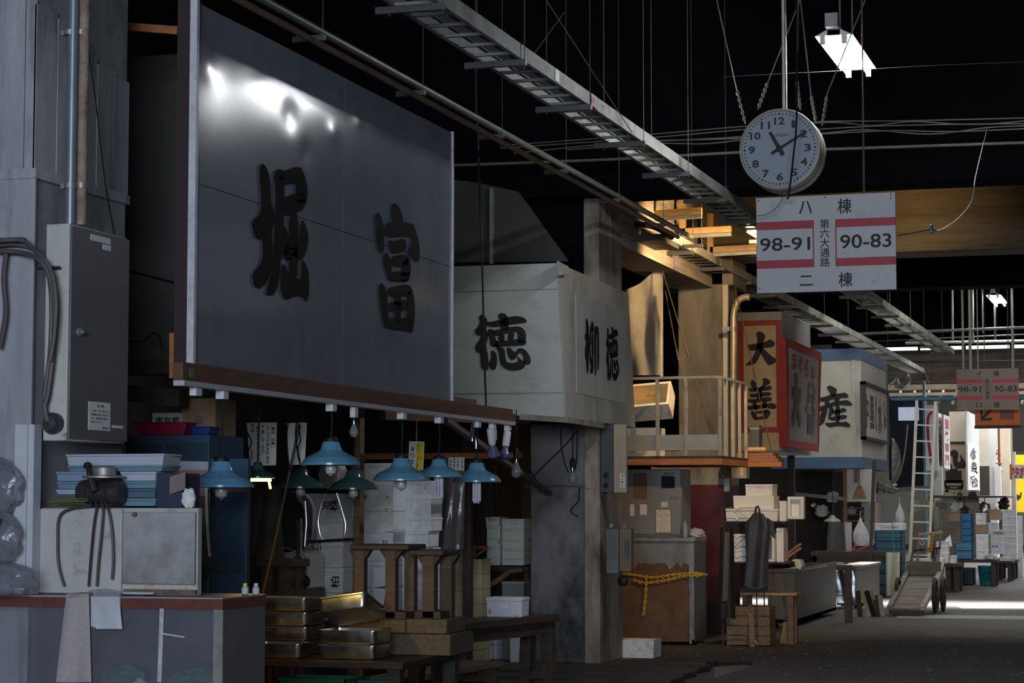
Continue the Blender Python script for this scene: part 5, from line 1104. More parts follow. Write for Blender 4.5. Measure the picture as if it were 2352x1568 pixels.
MB().tube([AY(701, 1150, SYY-0.01), AY(704, 1200, SYY-0.01), AY(700, 1255, SYY-0.01)], 0.010, 8).tube([AY(640, 1130, SYY-0.01), AY(680, 1140, SYY-0.01), AY(701, 1172, SYY-0.01)], 0.010, 8).build('guard_rim', steel, bs)
x0, x1, ya, yb, z0, z1 = FB(596, 1270, 706, 1352, SYY, 0.4)
MB().prism([AY(605, 1290, SYY), AY(622, 1258, SYY), AY(650, 1250, SYY), AY(706, 1272, SYY), AY(706, 1352, SYY), AY(600, 1352, SYY)], (0, 0.35, 0)).build('cast_body', bm_, bs, bevel=0.01)
MB().box(AY(600, 1240, SYY).x, AY(706, 1240, SYY).x, SYY-0.1, SYY+0.4, 0, z0).build('base', dk_m, bs, bevel=0.01)
q = AY(687, 1250, SYY-0.06); MB().box(q.x-0.02, q.x+0.02, q.y-0.02, q.y+0.02, AY(687, 1290, SYY-0.06).z, AY(687, 1190, SYY-0.06).z).box(q.x-0.035, q.x+0.035, q.y-0.03, q.y+0.03, AY(687, 1290, SYY-0.06).z, AY(687, 1278, SYY-0.06).z).build('blade_guide', steel, bs)
q = AY(700, 1335, SYY-0.04); MB().lathe([(0.0, 0), (0.045, 0), (0.055, 0.01), (0.055, 0.03), (0.02, 0.035), (0, 0.04)], q, 20, Matrix.Rotation(math.pi/2, 3, 'X')).build('hand_wheel', blackm, bs)
cl_m = mat('dark_grey_tarp', (0.085, 0.078, 0.072), 0.7, col2=(0.05, 0.045, 0.042), scale=3, bump=0.3, bscale=8)
draped(lambda u, v: AY(*((628+(u-0.5)*(30+16*v)+(22*u-20)*v, 1112+175*v+(12*(u-0.5) if v > 0.9 else 0))), 15.6-0.05*math.sin(5*u)*v), 10, 14, 0.01, cl_m, 'dark grey cloth hanging in front of the band saw', 'hanging_cloth', 'cloth')
draped(lambda u, v: AY(567+68*u+8*math.sin(3*v), 1125+150*v+40*(u-0.5)**2*(1-v), 15.9-0.04*math.sin(6*u)*v), 10, 14, 0.01, mat('brown_grey_cloth', (0.12, 0.105, 0.09), 0.75, col2=(0.07, 0.06, 0.05), scale=3, bump=0.3), 'brown grey cloth hanging left of the band saw', 'hanging_cloth', 'cloth')
# tangle of cords and a brown pole
solo(MB().tube([AY(688, 975, 13.5), AY(664, 1090, 13.5), AY(630, 1250, 13.5), AY(604, 1360, 13.5)], 0.011, 8), 'bamboo_pole', mat('brown_pole', (0.065, 0.046, 0.028), 0.6), 'slanting brown pole hanging from tangled cords', 'pole')
ft = lambda px, py, Y=13.45: AY(px, py, Y)
cable([ft(670, 925), ft(664, 960), ft(659, 1000), ft(663, 1060), ft(672, 1100)], 0.005, cord_m, 'leftmost black cord in the tangle above teal lamp', 'cord', 'cord', 'tangled cords above the teal lamp')
cable([ft(676, 920), ft(682, 960), ft(679, 1000), ft(684, 1040), ft(690, 1070)], 0.006, cord_m, 'middle black cord in the tangle above teal lamp', 'cord', 'cord', 'tangled cords above the teal lamp')
cable([ft(664, 935), ft(676, 930), ft(687, 940), ft(686, 975), ft(690, 1010), ft(684, 1030), ft(690, 1060)], 0.005, cord_m, 'looping black cord in the tangle above teal lamp', 'cord', 'cord', 'tangled cords above the teal lamp')
cable([ft(556, 975, 13.3), ft(572, 1000, 13.3), ft(577, 1016, 13.3), ft(570, 1032, 13.3), ft(558, 1042, 13.3)], 0.004, cord_m, 'black wire loop in front of the warning notice edge', 'cord', 'cord')
# timber post
q0_ = AY(812, 960, 15.9); q1_ = AY(827, 960, 15.9)
solo(MB().box(q0_.x, q1_.x, 15.9, 16.0, 0, 2.35), 'timber_post', wood, 'brown timber post between two stacks of white boxes', 'post')
# foam box stacks
bk = mat('brush_ink', (0.02, 0.02, 0.022), 0.7)
rk = mat('red_marker', (0.42, 0.03, 0.05), 0.6); bl = mat('blue_marker', (0.05, 0.11, 0.42), 0.6)
G1 = 'white foam boxes in the first stall'
stack_px(706, 788, [1424, 1361, 1303, 1245, 1188, 1133], 17.0, 0.30, 'white foam box, %s in the stack behind the steel trays', G1,
         per={3: dict(marks=[('行', 0.16, 0.10, 0.08, 0.10, bk, 2)]), 4: dict(marks=[('鰹', 0.20, 0.25, 0.08, 0.10, bk, 1), ('株', 0.86, 0.25, 0.08, 0.11, bk, 1), ('冶', 0.62, 0.3, 0.07, 0.08, bk, 1)]), 1: dict(marks=[('方', 0.28, 0.15, 0.08, 0.10, bk, 2), ('柏', 0.90, 0.18, 0.08, 0.10, bk, 1)])})
a = AY(706, 1424, 17.0); c = AY(800, 1424, 17.0)
solo(MB().box(a.x, c.x+0.01, 16.95, 17.4, 0, a.z-0.002), 'low_platform', darkwood, 'dark platform under the stack behind the steel trays', 'platform')
stack_px(823, 906, [1468, 1408, 1348, 1288, 1230, 1216+0, 1167, 1105, 1064][:5], 17.3, 0.34, 'white foam box, %s of lower stack behind the wooden stools', G1)
stack_px(821, 903, [1252, 1216, 1164, 1105, 1064], 16.9, 0.34, 'white foam box, %s of tall stack right of the timber post', G1,
         per={0: dict(marks=[('魚市', 0.70, 0.12, 0.05, 0.03, bk, 0), ('LEVEL', 0.82, 0.82, 0.07, 0.012, rk, 0)]), 1: dict(tape=[(0.75, 0.9), (0.0, 0.95)]), 2: dict(tape=[(0.0, 0.9)], marks=[('鮪', 0.15, 0.3, 0.04, 0.04, bk, 0), ('大', 0.8, 0.3, 0.03, 0.03, bk, 0)], dx=0), 3: dict(marks=[('丸文', 0.08, 0.25, 0.05, 0.03, bk, 0)])})
a = AY(823, 1468, 17.3); c = AY(1000, 1468, 17.3)
solo(MB().box(a.x-0.02, c.x+0.08, 17.2, 17.9, 0, a.z-0.002), 'low_platform', darkwood, 'dark platform under the lower white box stacks', 'platform')
stack_px(924, 985, [1468, 1408, 1348, 1300, 1257], 17.4, 0.3, 'white foam box, %s of stack between the stool legs', G1, per={1: dict(marks=[('鮮', 0.3, 0.3, 0.08, 0.05, rk, 0)])})
stack_px(917, 990, [1256, 1220, 1188, 1138, 1104], 17.2, 0.3, 'white foam box, %s of upper stack behind the middle blue lamp', G1, per={0: dict(dx=-8), 3: dict(marks=[('小', 0.78, 0.4, 0.02, 0.03, rk, 0)])})
# leaning torn lids
for k, (pts, lab) in enumerate((([(858, 1305), (892, 1308), (888, 1345), (852, 1350)], 'upper torn foam lid leaning on the lower boxes'), ([(853, 1350), (885, 1353), (880, 1388), (858, 1386)], 'lower torn foam lid leaning on the lower boxes'), ([(932, 1293), (962, 1291), (962, 1303), (932, 1306)], 'folded white sheet between the stool legs'))):
    solo(MB().prism([AY(*p, 16.75-0.02*k) for p in pts], (0, 0.02, 0)), 'torn_foam_board', foam, lab, 'foam board', bevel=0.004)
# vinyl curtain and tiled counter
draped(wavy(lambda u, v: (AY(1000+66*u, 1050+212*v, 18.88), Vector((0, -1, 0))), 0.015, 12), 24, 12, 0.002, mat('smoky_vinyl', (0.28, 0.25, 0.27), 0.15, alpha=0.55, spec=0.9, col2=(0.2, 0.18, 0.19), bump=0.4, bscale=4), 'clear vinyl curtain hanging behind the far blue lamps', 'vinyl_curtain', 'curtain')
tile_m = mat('cream_wall_tile', (0.55, 0.50, 0.30), 0.25, col2=(0.47, 0.42, 0.24), scale=3, dirt=(0.30, 0.24, 0.13), dscale=2, damt=0.2)
grout = mat('tile_grout', (0.30, 0.27, 0.20), 0.8)
TYY = AZ(1005, 1522, 0).y
tcn = thing('tiled_counter', 'stepped counter clad in cream square tiles', 'counter', (AY(1050, 1500, TYY).x, TYY+0.3, 0))
xa, xb, xc = AY(1003, 1400, TYY).x, AY(1064, 1400, TYY).x, AY(1103, 1400, TYY).x
za, zb2 = AY(1030, 1253, TYY).z, AY(1085, 1284, TYY).z
xl_ = AY(870, 1400, TYY).x
MB().box(xl_, xb, TYY+0.012, TYY+0.40, 0, za).box(xb, xc, TYY+0.012, TYY+0.30, 0, zb2).build('core', grout, tcn)
b = MB(); ts = 0.148
def tiles(x0, x1, zt):
    n = int(math.ceil((x1-x0)/ts)); m_ = int(math.ceil(zt/ts))
    for i in range(n):
        for j in range(m_):
            xx1 = x1-i*ts; xx0 = max(x1-(i+1)*ts+0.004, x0); zz1 = zt-j*ts; zz0 = max(zt-(j+1)*ts+0.004, 0)
            if xx1-xx0 > 0.01 and zz1-zz0 > 0.01: b.box(xx0, xx1, TYY, TYY+0.013, zz0, zz1)
tiles(xl_, xb, za); tiles(xb+0.002, xc, zb2)
for j in range(int(zb2/ts)+1):
    z1_ = zb2-j*ts; z0_ = max(0, z1_-ts+0.004)
    for i in range(2): b.box(xc-0.001, xc+0.012, TYY+0.002+i*ts, TYY+(i+1)*ts-0.004, z0_, z1_)
b.build('tile', tile_m, tcn, bevel=0.002)
# boxes on the shelf at the back, left of the column
BY = PY0+0.75
shx0, shx1 = AY(1108, 1300, BY).x, AY(1214, 1300, BY).x; shz = AY(1150, 1300, BY).z
shf = thing('shelf', 'dark shelf carrying two stacks of greenish white boxes', 'shelf', ((shx0+shx1)/2, BY+0.2, 0))
MB().box(shx0, shx1, BY-0.02, BY+0.5, shz-0.05, shz-0.001).build('shelf_board', darkwood, shf)
for xx in (shx0+0.03, shx1-0.03): MB().box(xx-0.025, xx+0.025, BY+0.02, BY+0.07, 0, shz-0.05).build('leg', darkwood, shf)
foam_g = mat('greenish_styrofoam', (0.70, 0.73, 0.67), 0.75, col2=(0.60, 0.63, 0.57), scale=50, bump=0.1)
stack_px(1118, 1149, [1298, 1278, 1255, 1235, 1207, 1187], BY, 0.3, 'greenish white foam box, %s of left stack on the dark shelf', G1, m=foam_g, per={4: dict(dx=-2, marks=[('あさひ', 0.2, 0.5, 0.07, 0.03, bl, 0)]), 2: dict(marks=[('ほ', 0.80, 0.35, 0.03, 0.04, rk, 0)])})
stack_px(1153, 1203, [1298, 1283, 1261, 1238, 1214, 1191], BY-0.02, 0.3, 'greenish white foam box, %s of right stack on the dark shelf', G1, m=foam_g, notch=False, per={4: dict(marks=[('一八', 0.35, 0.4, 0.10, 0.03, bl, 0)])})
solo(MB().bar(AY(1076, 1257, BY-0.5), AY(1120, 1256, BY-0.5), 0.05, 0.03).bar(AY(1083, 1285, BY-0.5), AY(1119, 1258, BY-0.5), 0.03, 0.02).bar(AY(1076, 1257, BY-0.5), AY(1078, 1287, BY-0.5), 0.03, 0.02), 'orange_bracket', mat('orange_lacquer', (0.50, 0.13, 0.04), 0.4, col2=(0.2, 0.05, 0.02), scale=10), 'orange lacquered wooden bracket in front of the shelf boxes', 'bracket')
solo(MB().bar(AY(1085, 1365, BY-0.3), AY(1140, 1335, BY-0.3), 0.04, 0.05).bar(AY(1138, 1336, BY-0.3), AY(1172, 1312, BY-0.3), 0.03, 0.05).bar(AY(1172, 1312, BY-0.3), AY(1200, 1308, BY-0.3), 0.03, 0.04), 'bent_plank', rust_m, 'rusty bent plank leaning below the shelf of boxes', 'plank')
x0, x1, ya, yb, z0, z1 = FB(1153, 1340, 1203, 1420, BY-0.5, 0.33)
gb = thing('glass_tank', 'glass tank with pale green lid beside the column foot', 'tank', ((x0+x1)/2, (ya+yb)/2, 0)); MB().box(x0, x1, ya, yb, 0, z1).build('body', mat('grey_tank', (0.23, 0.24, 0.24), 0.15, col2=(0.18, 0.19, 0.19)), gb, bevel=0.004); MB().box(x0-0.004, x1+0.004, ya-0.004, yb+0.1, z1+0.001, z1+0.02).build('lid', mat('pale_green_lid', (0.36, 0.47, 0.38), 0.5), gb, bevel=0.004)
# white boxes under the tall bench
WY = AZ(1130, 1513, 0).y
for (p0_, p1_, q0__, q1__, lab) in ((1093, 1132, 1480, 1513, 'white box at lower left under the tall bench'), (1133, 1174, 1480, 1513, 'white box at lower right under the tall bench'), (1093, 1132, 1446, 1479, 'white box at upper left under the tall bench'), (1133, 1174, 1446, 1479, 'white box at upper right under the tall bench'), (1096, 1128, 1416, 1445, 'white box highest behind the tall bench top')):
    a = AY(p0_, q0__, WY); c = AY(p1_, q1__, WY); z0 = 0.0 if q1__ == 1513 else (AY(1133, 1479.5, WY).z if q1__ == 1479 else AY(1133, 1445.5, WY).z)
    foam_box((a.x+c.x)/2, WY, z0, c.x-a.x-0.002, 0.3, a.z-z0-0.001, lab, 'white boxes under the tall bench', notch=False, lid=False, m=mat('bluish_white_foam', (0.68, 0.72, 0.80), 0.75, col2=(0.62, 0.66, 0.74), scale=40, bump=0.1))
x0, x1, ya, yb, z0, z1 = FB(1172, 1430, 1198, 1512, WY-0.32, 0.02)
solo(MB().box(x0, x1, ya, yb, 0, z1), 'foam_sheet', MATS['bluish_white_foam'], 'tall white sheet standing between boxes and column', 'sheet')
# ------------------------------------------------------------------ tables, timbers, stools
TZ = 0.55
xa, xb = AY(560, 1510, 12.9).x, AY(925, 1510, 12.9).x
tt = wood_table(xa, xb, 12.9, 14.15, 0, TZ, 0.09, mat('black_wet_wood', (0.030, 0.023, 0.019), 0.5, col2=(0.014, 0.011, 0.010), scale=6, stretch=(1, 1, 4), bump=0.3), 'dark wet wooden table under the stainless trays', top=0.045)
MB().box(xa+0.05, xb-0.05, 13.05, 14.0, 0.26, 0.285).build('lower_shelf', darkwood, tt)
crate(AY(632, 1530, 12.98).x, AY(795, 1530, 12.98).x, 12.98, 13.3, 0.286, 0.43, mat('green_crate', (0.02, 0.16, 0.085), 0.45), 'green plastic crate on the shelf under the tray table', 'crates in the first stall')
crate(AY(815, 1540, 13.1).x, AY(905, 1540, 13.1).x, 13.1, 13.35, 0.286, 0.42, mat('dark_green_crate', (0.02, 0.10, 0.07), 0.45), 'darker green crate right of the green one under table', 'crates in the first stall')
pan_m = mat('polished_stainless', (0.60, 0.58, 0.54), 0.32, metal=1.0, col2=(0.42, 0.41, 0.38), scale=9, rvar=0.14, bump=0.06, bscale=9)
def pan(cx, Y, z, w, d, h, lab, rx=0.0, ry=0.0, rz=0.0, name='steel_tray'):
    r = thing(name, lab, 'tray', (cx, Y+d/2, z), rz, 'stainless steel trays')
    r.rotation_euler = (rx, ry, rz)
    def loop(w_, d_, z_, rad=0.035, n=5):
        P = []
        for (sx, sy, a0) in ((1, 1, 0), (-1, 1, 90), (-1, -1, 180), (1, -1, 270)):
            for k in range(n+1):
                t = math.radians(a0+90*k/n); P.append(Vector((sx*(w_/2-rad)+rad*math.cos(t), sy*(d_/2-rad)+rad*math.sin(t), z_)))
        return P
    L = [loop(w-0.10, d-0.10, 0.0), loop(w-0.03, d-0.03, 0.004), loop(w-0.02, d-0.02, 0.012), loop(w-0.012, d-0.012, h-0.004), loop(w+0.006, d+0.006, h), loop(w+0.006, d+0.006, h-0.007), loop(w+0.001, d+0.001, h-0.007)]
    L2 = [loop(w-0.016, d-0.016, h-0.002), loop(w-0.024, d-0.024, 0.016), loop(w-0.10, d-0.10, 0.006)]
    b = MB(); n = len(L[0])
    for l in L: b.v += l
    for i in range(len(L)-1):
        for j in range(n): b.f.append((i*n+j, i*n+(j+1) % n, (i+1)*n+(j+1) % n, (i+1)*n+j))
    b.f.append(tuple(range(n))[::-1]); k = len(b.v)
    for l in L2: b.v += l
    for i in range(len(L2)-1):
        for j in range(n): b.f.append((k+i*n+j, k+(i+1)*n+j, k+(i+1)*n+(j+1) % n, k+i*n+(j+1) % n))
    b.f.append(tuple(range(k+2*n, k+3*n)))
    for j in range(n): b.f.append((3*n+j, 3*n+(j+1) % n, k+(j+1) % n, k+j))
    b.build('pan', pan_m, r, loc=Z0)
    return r
PYY = 13.0
def panpx(px0, px1, z, h, lab, d=0.33, Y=PYY, **k):
    a = AY(px0, 1450, Y).x; c = AY(px1, 1450, Y).x; return pan((a+c)/2, Y, z, c-a, d, h, lab, **k)
hT = 0.095
panpx(560, 706, TZ+0.001, hT, 'lowest stainless tray of the left stack on the dark table', Y=13.25); panpx(562, 707, TZ+hT+0.002, hT, 'second stainless tray from bottom of left stack', Y=13.25)
panpx(560, 706, TZ+2*hT+0.003, hT, 'third stainless tray from bottom of left stack', Y=13.25); panpx(556, 704, TZ+3*hT+0.004, hT, 'topmost stainless tray of the left stack', Y=13.25)
panpx(575, 690, TZ+0.001, 0.10, 'small stainless tray in front of the left stack', d=0.2, Y=12.95)
panpx(728, 862, TZ+0.001, hT, 'lowest stainless tray of the right stack'); panpx(728, 863, TZ+hT+0.002, hT, 'middle stainless tray of the right stack')
panpx(727, 842, TZ+2*hT+0.075, 0.10, 'topmost stainless tray of right stack, tipped up and shining gold', ry=-0.14, rx=-0.36)
tim = mat('rough_cut_timber', (0.13, 0.10, 0.065), 0.8, col2=(0.075, 0.056, 0.036), scale=5, stretch=(5, 1, 5), bump=0.3)
def block(px0, py0, px1, py1, Y, dep, lab, z0):
    x0, x1, ya, yb, za, zb = FB(px0, py0, px1, py1, Y, dep); return solo(MB().box(x0, x1, ya, yb, z0, zb), 'timber_block', tim, lab, 'timber', 'timber blocks on the dark table', bevel=0.006), zb
o, zb = block(893, 1455, 1034, 1500, 13.55, 0.5, 'thick timber block lowest under the wooden stools', TZ+0.001)
o, zb1 = block(800, 1421, 931, 1452, 13.62, 0.4, 'timber block at the left under the wooden stools', zb+0.002)
o, zb2_ = block(933, 1421, 1026, 1452, 13.60, 0.4, 'timber block at the right under the wooden stools', zb+0.002)
solo(MB().box(AY(796, 1450, 13.7).x, AY(885, 1450, 13.7).x, 13.65, 14.0, TZ+0.001, zb+0.0005), 'timber_block', tim, 'timber block hidden behind the right tray stack', 'timber', 'timber blocks on the dark table')
sto = mat('old_brown_table_wood', (0.115, 0.074, 0.050), 0.7, col2=(0.060, 0.038, 0.026), scale=5, stretch=(1, 1, 5), bump=0.25)
def stool(px0, px1, pyt, zf, Y, dep, lab, legs, lwpx):
    x0, x1 = AY(px0, 1300, Y).x, AY(px1, 1300, Y).x; zt = AY(px0, pyt, Y).z
    r = thing('wooden_stool', lab, 'stool', ((x0+x1)/2, Y+dep/2, zf), 0, 'small wooden stools stacked on timber')
    MB().box(x0, x1, Y, Y+dep, zt-0.035, zt).build('seat', darkwood, r, bevel=0.006)
    for (pl_, yy) in legs:
        xx = AY(pl_, 1300, Y).x; lw = lwpx*15.0/F
        MB().box(xx, xx+lw, Y+yy, Y+yy+lw, zf, zt-0.036).build('leg', sto, r, bevel=0.004)
        b = MB()
        b.prism([(xx-0.045, Y+yy+0.01, zt-0.036), (xx+lw+0.045, Y+yy+0.01, zt-0.036), (xx+lw+0.03, Y+yy+0.01, zt-0.06), (xx+lw+0.002, Y+yy+0.01, zt-0.10), (xx-0.002, Y+yy+0.01, zt-0.10), (xx-0.03, Y+yy+0.01, zt-0.06)], (0, lw-0.02, 0))
        b.build('corbel', darkwood, r)
    MB().box(x0+0.03, x1-0.03, Y+0.03, Y+dep-0.03, zf, zf+0.045).build('foot_rail', darkwood, r)
    return r
stool(803, 938, 1250, zb1+0.002, 13.66, 0.36, 'brown wooden stool at left with thick legs on timber blocks', ((809, 0.03), (881, 0.03), (905, 0.2)), 24)
stool(940, 1018, 1263, zb2_+0.002, 13.66, 0.36, 'brown wooden stool at right with thick legs on timber blocks', ((966, 0.03), (985, 0.22)), 28)
wood_table(AY(588, 1290, 15.45).x, AY(672, 1290, 15.45).x, 15.45, 15.8, 0, AY(630, 1284, 15.45).z, 0.10, sto, 'narrow dark wooden stool below the hanging cloth', 'stool', 'wooden_stool', None, 0.06)
# tall bench and low bench running along the aisle
def bench(p_near, p_far, z, wid, lw, lab, m, name, top=0.06, apron=0.10, legs=2, splay=0.10, group='worn dark benches by the aisle'):
    p = Vector((p_near.x, p_near.y, 0)); q = Vector((p_far.x, p_far.y, 0)); L = (q-p).length; ang = math.atan2(q.y-p.y, q.x-p.x)
    r = thing(name, lab, 'bench', (p.x, p.y, 0), ang, group)
    # local x runs away from the camera, right edge at y = 0, bench to +y
    b = MB(); n = 3
    for k in range(n): b.box(0, L-0.012*k, wid*k/n+0.003, wid*(k+1)/n-0.003, z-top, z-0.002*(k % 2))
    b.build('plank', m, r, loc=Z0, bevel=0.004)
    if apron: MB().box(0.1, L-0.10, 0.03, 0.065, z-top-apron, z-top).box(0.1, L-0.10, wid-0.065, wid-0.03, z-top-apron, z-top).build('apron', m, r, loc=Z0)
    for xx in ([L-0.13, 0.12][:legs]):
        for yy, s in ((0.03, -1), (wid-0.03-lw, 1)):
            h = lw; f0 = Vector((xx, yy+s*splay*0.35, 0)); t0 = Vector((xx, yy, z-top))
            MB().hexa([f0, f0+Vector((h, 0, 0)), f0+Vector((h, h, 0)), f0+Vector((0, h, 0)), t0, t0+Vector((h, 0, 0)), t0+Vector((h, h, 0)), t0+Vector((0, h, 0))]).build('leg', m, r, loc=Z0, bevel=0.004)
        MB().box(xx+0.02, xx+lw-0.02, 0.03, wid-0.03, z*0.2, z*0.2+0.06).build('stretcher', m, r, loc=Z0)
    return r
bz = 0.66
pn = AZ(1000, 1436, bz); pf = AZ(1287, 1409, bz)
bench(pn, pf, bz, 0.33, 0.10, 'tall dark bench with splayed legs carrying a white box', darkwood, 'wooden_bench')
dirv = (Vector((pf.x, pf.y, 0))-Vector((pn.x, pn.y, 0))).normalized(); nv_ = Vector((-dirv.y, dirv.x, 0))
wbp = AZ(1165, 1417, bz)
foam_px(1118, 1371, 1199, 1417, wbp.y, 0.20, 'white foam box with red marks on tall dark bench', 'foam boxes set down singly', m=MATS['bluish_white_foam'], marks=[('中', 0.14, 0.12, 0.03, 0.045, rk, 1), ('ヨト', 0.78, 0.10, 0.04, 0.09, rk, 2)])
lz = 0.22
pn = AZ(868, 1568, lz); pf = AZ(1157, 1517, lz)
bench(pn, pf, lz, 0.36, 0.10, 'low brown plank bench in front of the tray table', sto, 'wooden_bench', 0.05, 0.0, 2, 0.0)
# deck boards on the ground
dk = mat('black_wet_deck', (0.040, 0.035, 0.032), 0.5, col2=(0.022, 0.019, 0.018), scale=4, stretch=(1, 6, 6), bump=0.3, rvar=0.15)
random.seed(11)
rows = [(1512, 1640, 'rearmost'), (1524, 1622, 'second'), (1537, 1588, 'third'), (1551, 1560, 'fourth'), (1567, 1525, 'nearest')]
for k in range(len(rows)):
    py, pxr, nm = rows[k]
    y1 = AZ(1400, py-3, 0.06).y; y0 = y1-0.33; xr = AZ(pxr, py+6, 0.06).x; xl = AZ(1160-20*k, py, 0.06).x-0.5
    if k == 0: xl = AZ(1440, py, 0.06).x
    if k == 1: xl = AZ(1395, py, 0.06).x
    solo(MB().hexa([(xl, y0, 0.001), (xr-0.06, y0, 0.001), (xr, y1, 0.001), (xl, y1, 0.001), (xl, y0, 0.05-0.004*k), (xr-0.06, y0, 0.055-0.004*k), (xr, y1, 0.06), (xl, y1, 0.055)]), 'deck_board', dk, 'black wet deck board on the ground, %s of the row before the column' % nm, 'board', 'deck boards by the grimy column', bevel=0.006)
# ------------------------------------------------------------------ on the grimy column
fcol = lambda px, py, o=0.0: AY(px, py, PY0-0.022-o)
x0, x1 = fcol(1382, 1000).x, fcol(1411, 1000).x
sp = thing('socket_panel', 'dark metal panel with two round sockets high on the column', 'panel', ((x0+x1)/2, PY0-0.05, fcol(1390, 1130).z))
MB().box(x0, x1, PY0-0.065, PY0-0.022, fcol(1390, 1130).z, fcol(1390, 972).z).build('panel', mat('dark_grey_panel', (0.075, 0.075, 0.078), 0.5), sp, bevel=0.004)
for py in (1091, 1114):
    MB().lathe([(0.028, 0), (0.028, 0.012), (0.018, 0.014), (0.016, 0.004), (0, 0.004)], fcol(1393, py, 0.043), 20, Matrix.Rotation(math.pi/2, 3, 'X')).build('round_socket', blackm, sp)
x0, x1 = fcol(1412, 1000).x, fcol(1441, 1000).x; z0, z1 = fcol(1425, 1131).z, fcol(1425, 975).z
nb_ = thing('name_post', 'pale wooden upright with a small paper notice on column corner', 'post', ((x0+x1)/2, PY0-0.05, z0))
MB().box(x0, x1, PY0-0.07, PY0-0.0215, z0, z1).build('board', mat('pale_post_wood', (0.46, 0.38, 0.27), 0.7, col2=(0.33, 0.26, 0.18), scale=5, stretch=(1, 1, 0.3), dirt=(0.12, 0.09, 0.06), damt=0.3), nb_, bevel=0.003)
q0_, q1_ = fcol(1424, 1087, 0.05), fcol(1435, 1119, 0.05)
MB().box(q0_.x, q1_.x, PY0-0.073, PY0-0.0705, q1_.z, q0_.z).build('paper_notice', paper, nb_)
b = MB(); 
for k in range(4): write(b, '用水禁止'[k], (q0_.x+0.01, PY0-0.075, q0_.z-0.035-k*0.03), (q1_.x-q0_.x-0.02, 0, 0), (0, 0, 0.022), 0.02)
b.build('lettering', ink, nb_, smooth=False)
jb = thing('switch_box', 'worn switch box with grey side and oval window on the column edge', 'box', (fcol(1415, 1320).x, PY0-0.1, fcol(1415, 1318).z))
x0, xm, x1 = fcol(1392, 1240, 0.12).x, fcol(1421, 1240, 0.12).x, fcol(1450, 1240, 0.1).x; z0, z1 = fcol(1420, 1316).z, fcol(1420, 1214).z
MB().box(x0, xm, PY0-0.15, PY0-0.023, z0, z1).build('grey_cover', mat('peeling_grey_cover', (0.17, 0.18, 0.19), 0.5, col2=(0.08, 0.085, 0.09), scale=4, stretch=(1, 1, 0.5)), jb, bevel=0.008)
MB().box(xm+0.001, x1, PY0-0.13, PY0-0.023, z0+0.02, z1+0.004).build('body', mat('worn_brown_box', (0.22, 0.15, 0.10), 0.6, col2=(0.12, 0.08, 0.055), scale=5, stretch=(1, 1, 0.5)), jb, bevel=0.008)
pts = []
xc_, zc_ = (xm+x1)/2+0.02, (z0+z1)/2+0.02
for k in range(20):
    t = 2*math.pi*k/20; pts.append((xc_+0.026*math.cos(t), PY0-0.136, zc_+0.055*math.sin(t)+0.035*(1 if math.sin(t) > 0 else -1)))
MB().prism(pts, (0, 0.01, 0)).build('oval_window', mat('grey_window', (0.12, 0.12, 0.11), 0.2), jb)
for px, lab in ((1404, 'small clear bulb at left on top of the switch box'), (1434, 'small dark bulb at right on top of the switch box')):
    q = fcol(px, 1207, 0.06); r = thing('light_bulb', lab, 'light bulb', (q.x, q.y, z1)); MB().lathe([(0, 0.0), (0.02, 0.005), (0.026, 0.025), (0.02, 0.045), (0, 0.055)], (q.x, q.y, z1+0.005), 16).build('glass', MATS['shiny_bulb'], r)
lump((fcol(1434, 1340).x, PY0-0.08, fcol(1434, 1345).z), 0.05, 0.04, 0.055, blackm, 'black cloth pad tucked under the switch box', 'cloth_pad', 'cloth', 41, 0.1)
# conduit, outlet, brace and cords on column face
fcf = lambda px, py, o=0.012: AY(px, py, PY0-o)
cd = thing('wall_conduit', 'thin conduit with white outlet box across the grimy column', 'conduit', fcf(1290, 1118))
MB().tube([fcf(1206, 1117), fcf(1345, 1115)], 0.010, 8).build('tube', mat('dirty_conduit', (0.14, 0.13, 0.12), 0.6), cd)
q = fcf(1353, 1116, 0.02); MB().box(q.x-0.035, q.x+0.035, PY0-0.035, PY0-0.001, q.z-0.022, q.z+0.022).build('outlet', mat('dirty_ivory', (0.36, 0.34, 0.29), 0.6), cd, bevel=0.004)
solo(MB().bar(AY(1022, 963, 15.6), AY(1262, 1133, PY0-0.02), 0.05, 0.04), 'diagonal_brace', mat('grey_brace_wood', (0.15, 0.12, 0.10), 0.7), 'long diagonal wooden brace running down to the grimy column', 'brace')
for k, pts in enumerate(([(1288, 985), (1289, 1020), (1296, 1060), (1306, 1086)], [(1326, 985), (1325, 1040), (1323, 1068), (1318, 1082)], [(1325, 990), (1290, 1030), (1250, 1068), (1220, 1100)], [(1200, 1005), (1210, 1060), (1230, 1100), (1262, 1136)], [(1330, 1118), (1328, 1150), (1310, 1172), (1328, 1186)])):
    cable([fcf(px, py, 0.03+0.012*k) for px, py in pts], 0.006, cord_m, ('left black cord hanging to bulb before the column', 'right black cord hanging to bulb before the column', 'black cord running diagonally across the column', 'black cord drooping down along the diagonal brace', 'loose black wire dangling from the conduit')[k], 'cord', 'cord', 'cords on the grimy column')
# red handwriting on column
b = MB(); 
for t, px, py, w_, h_ in (('了', 1232, 1172, 0.05, 0.06), ('ろん', 1228, 1185, 0.07, 0.05), ('一', 1228, 1200, 0.05, 0.01)): 
    q = fcf(px, py, 0.002); write(b, t, q, (w_, 0, 0), (0, 0, h_), 0.01)
b.build('red_scrawl', mat('faded_red_scrawl', (0.20, 0.04, 0.06), 0.8), bpy.data.objects['column_2'], smooth=False)
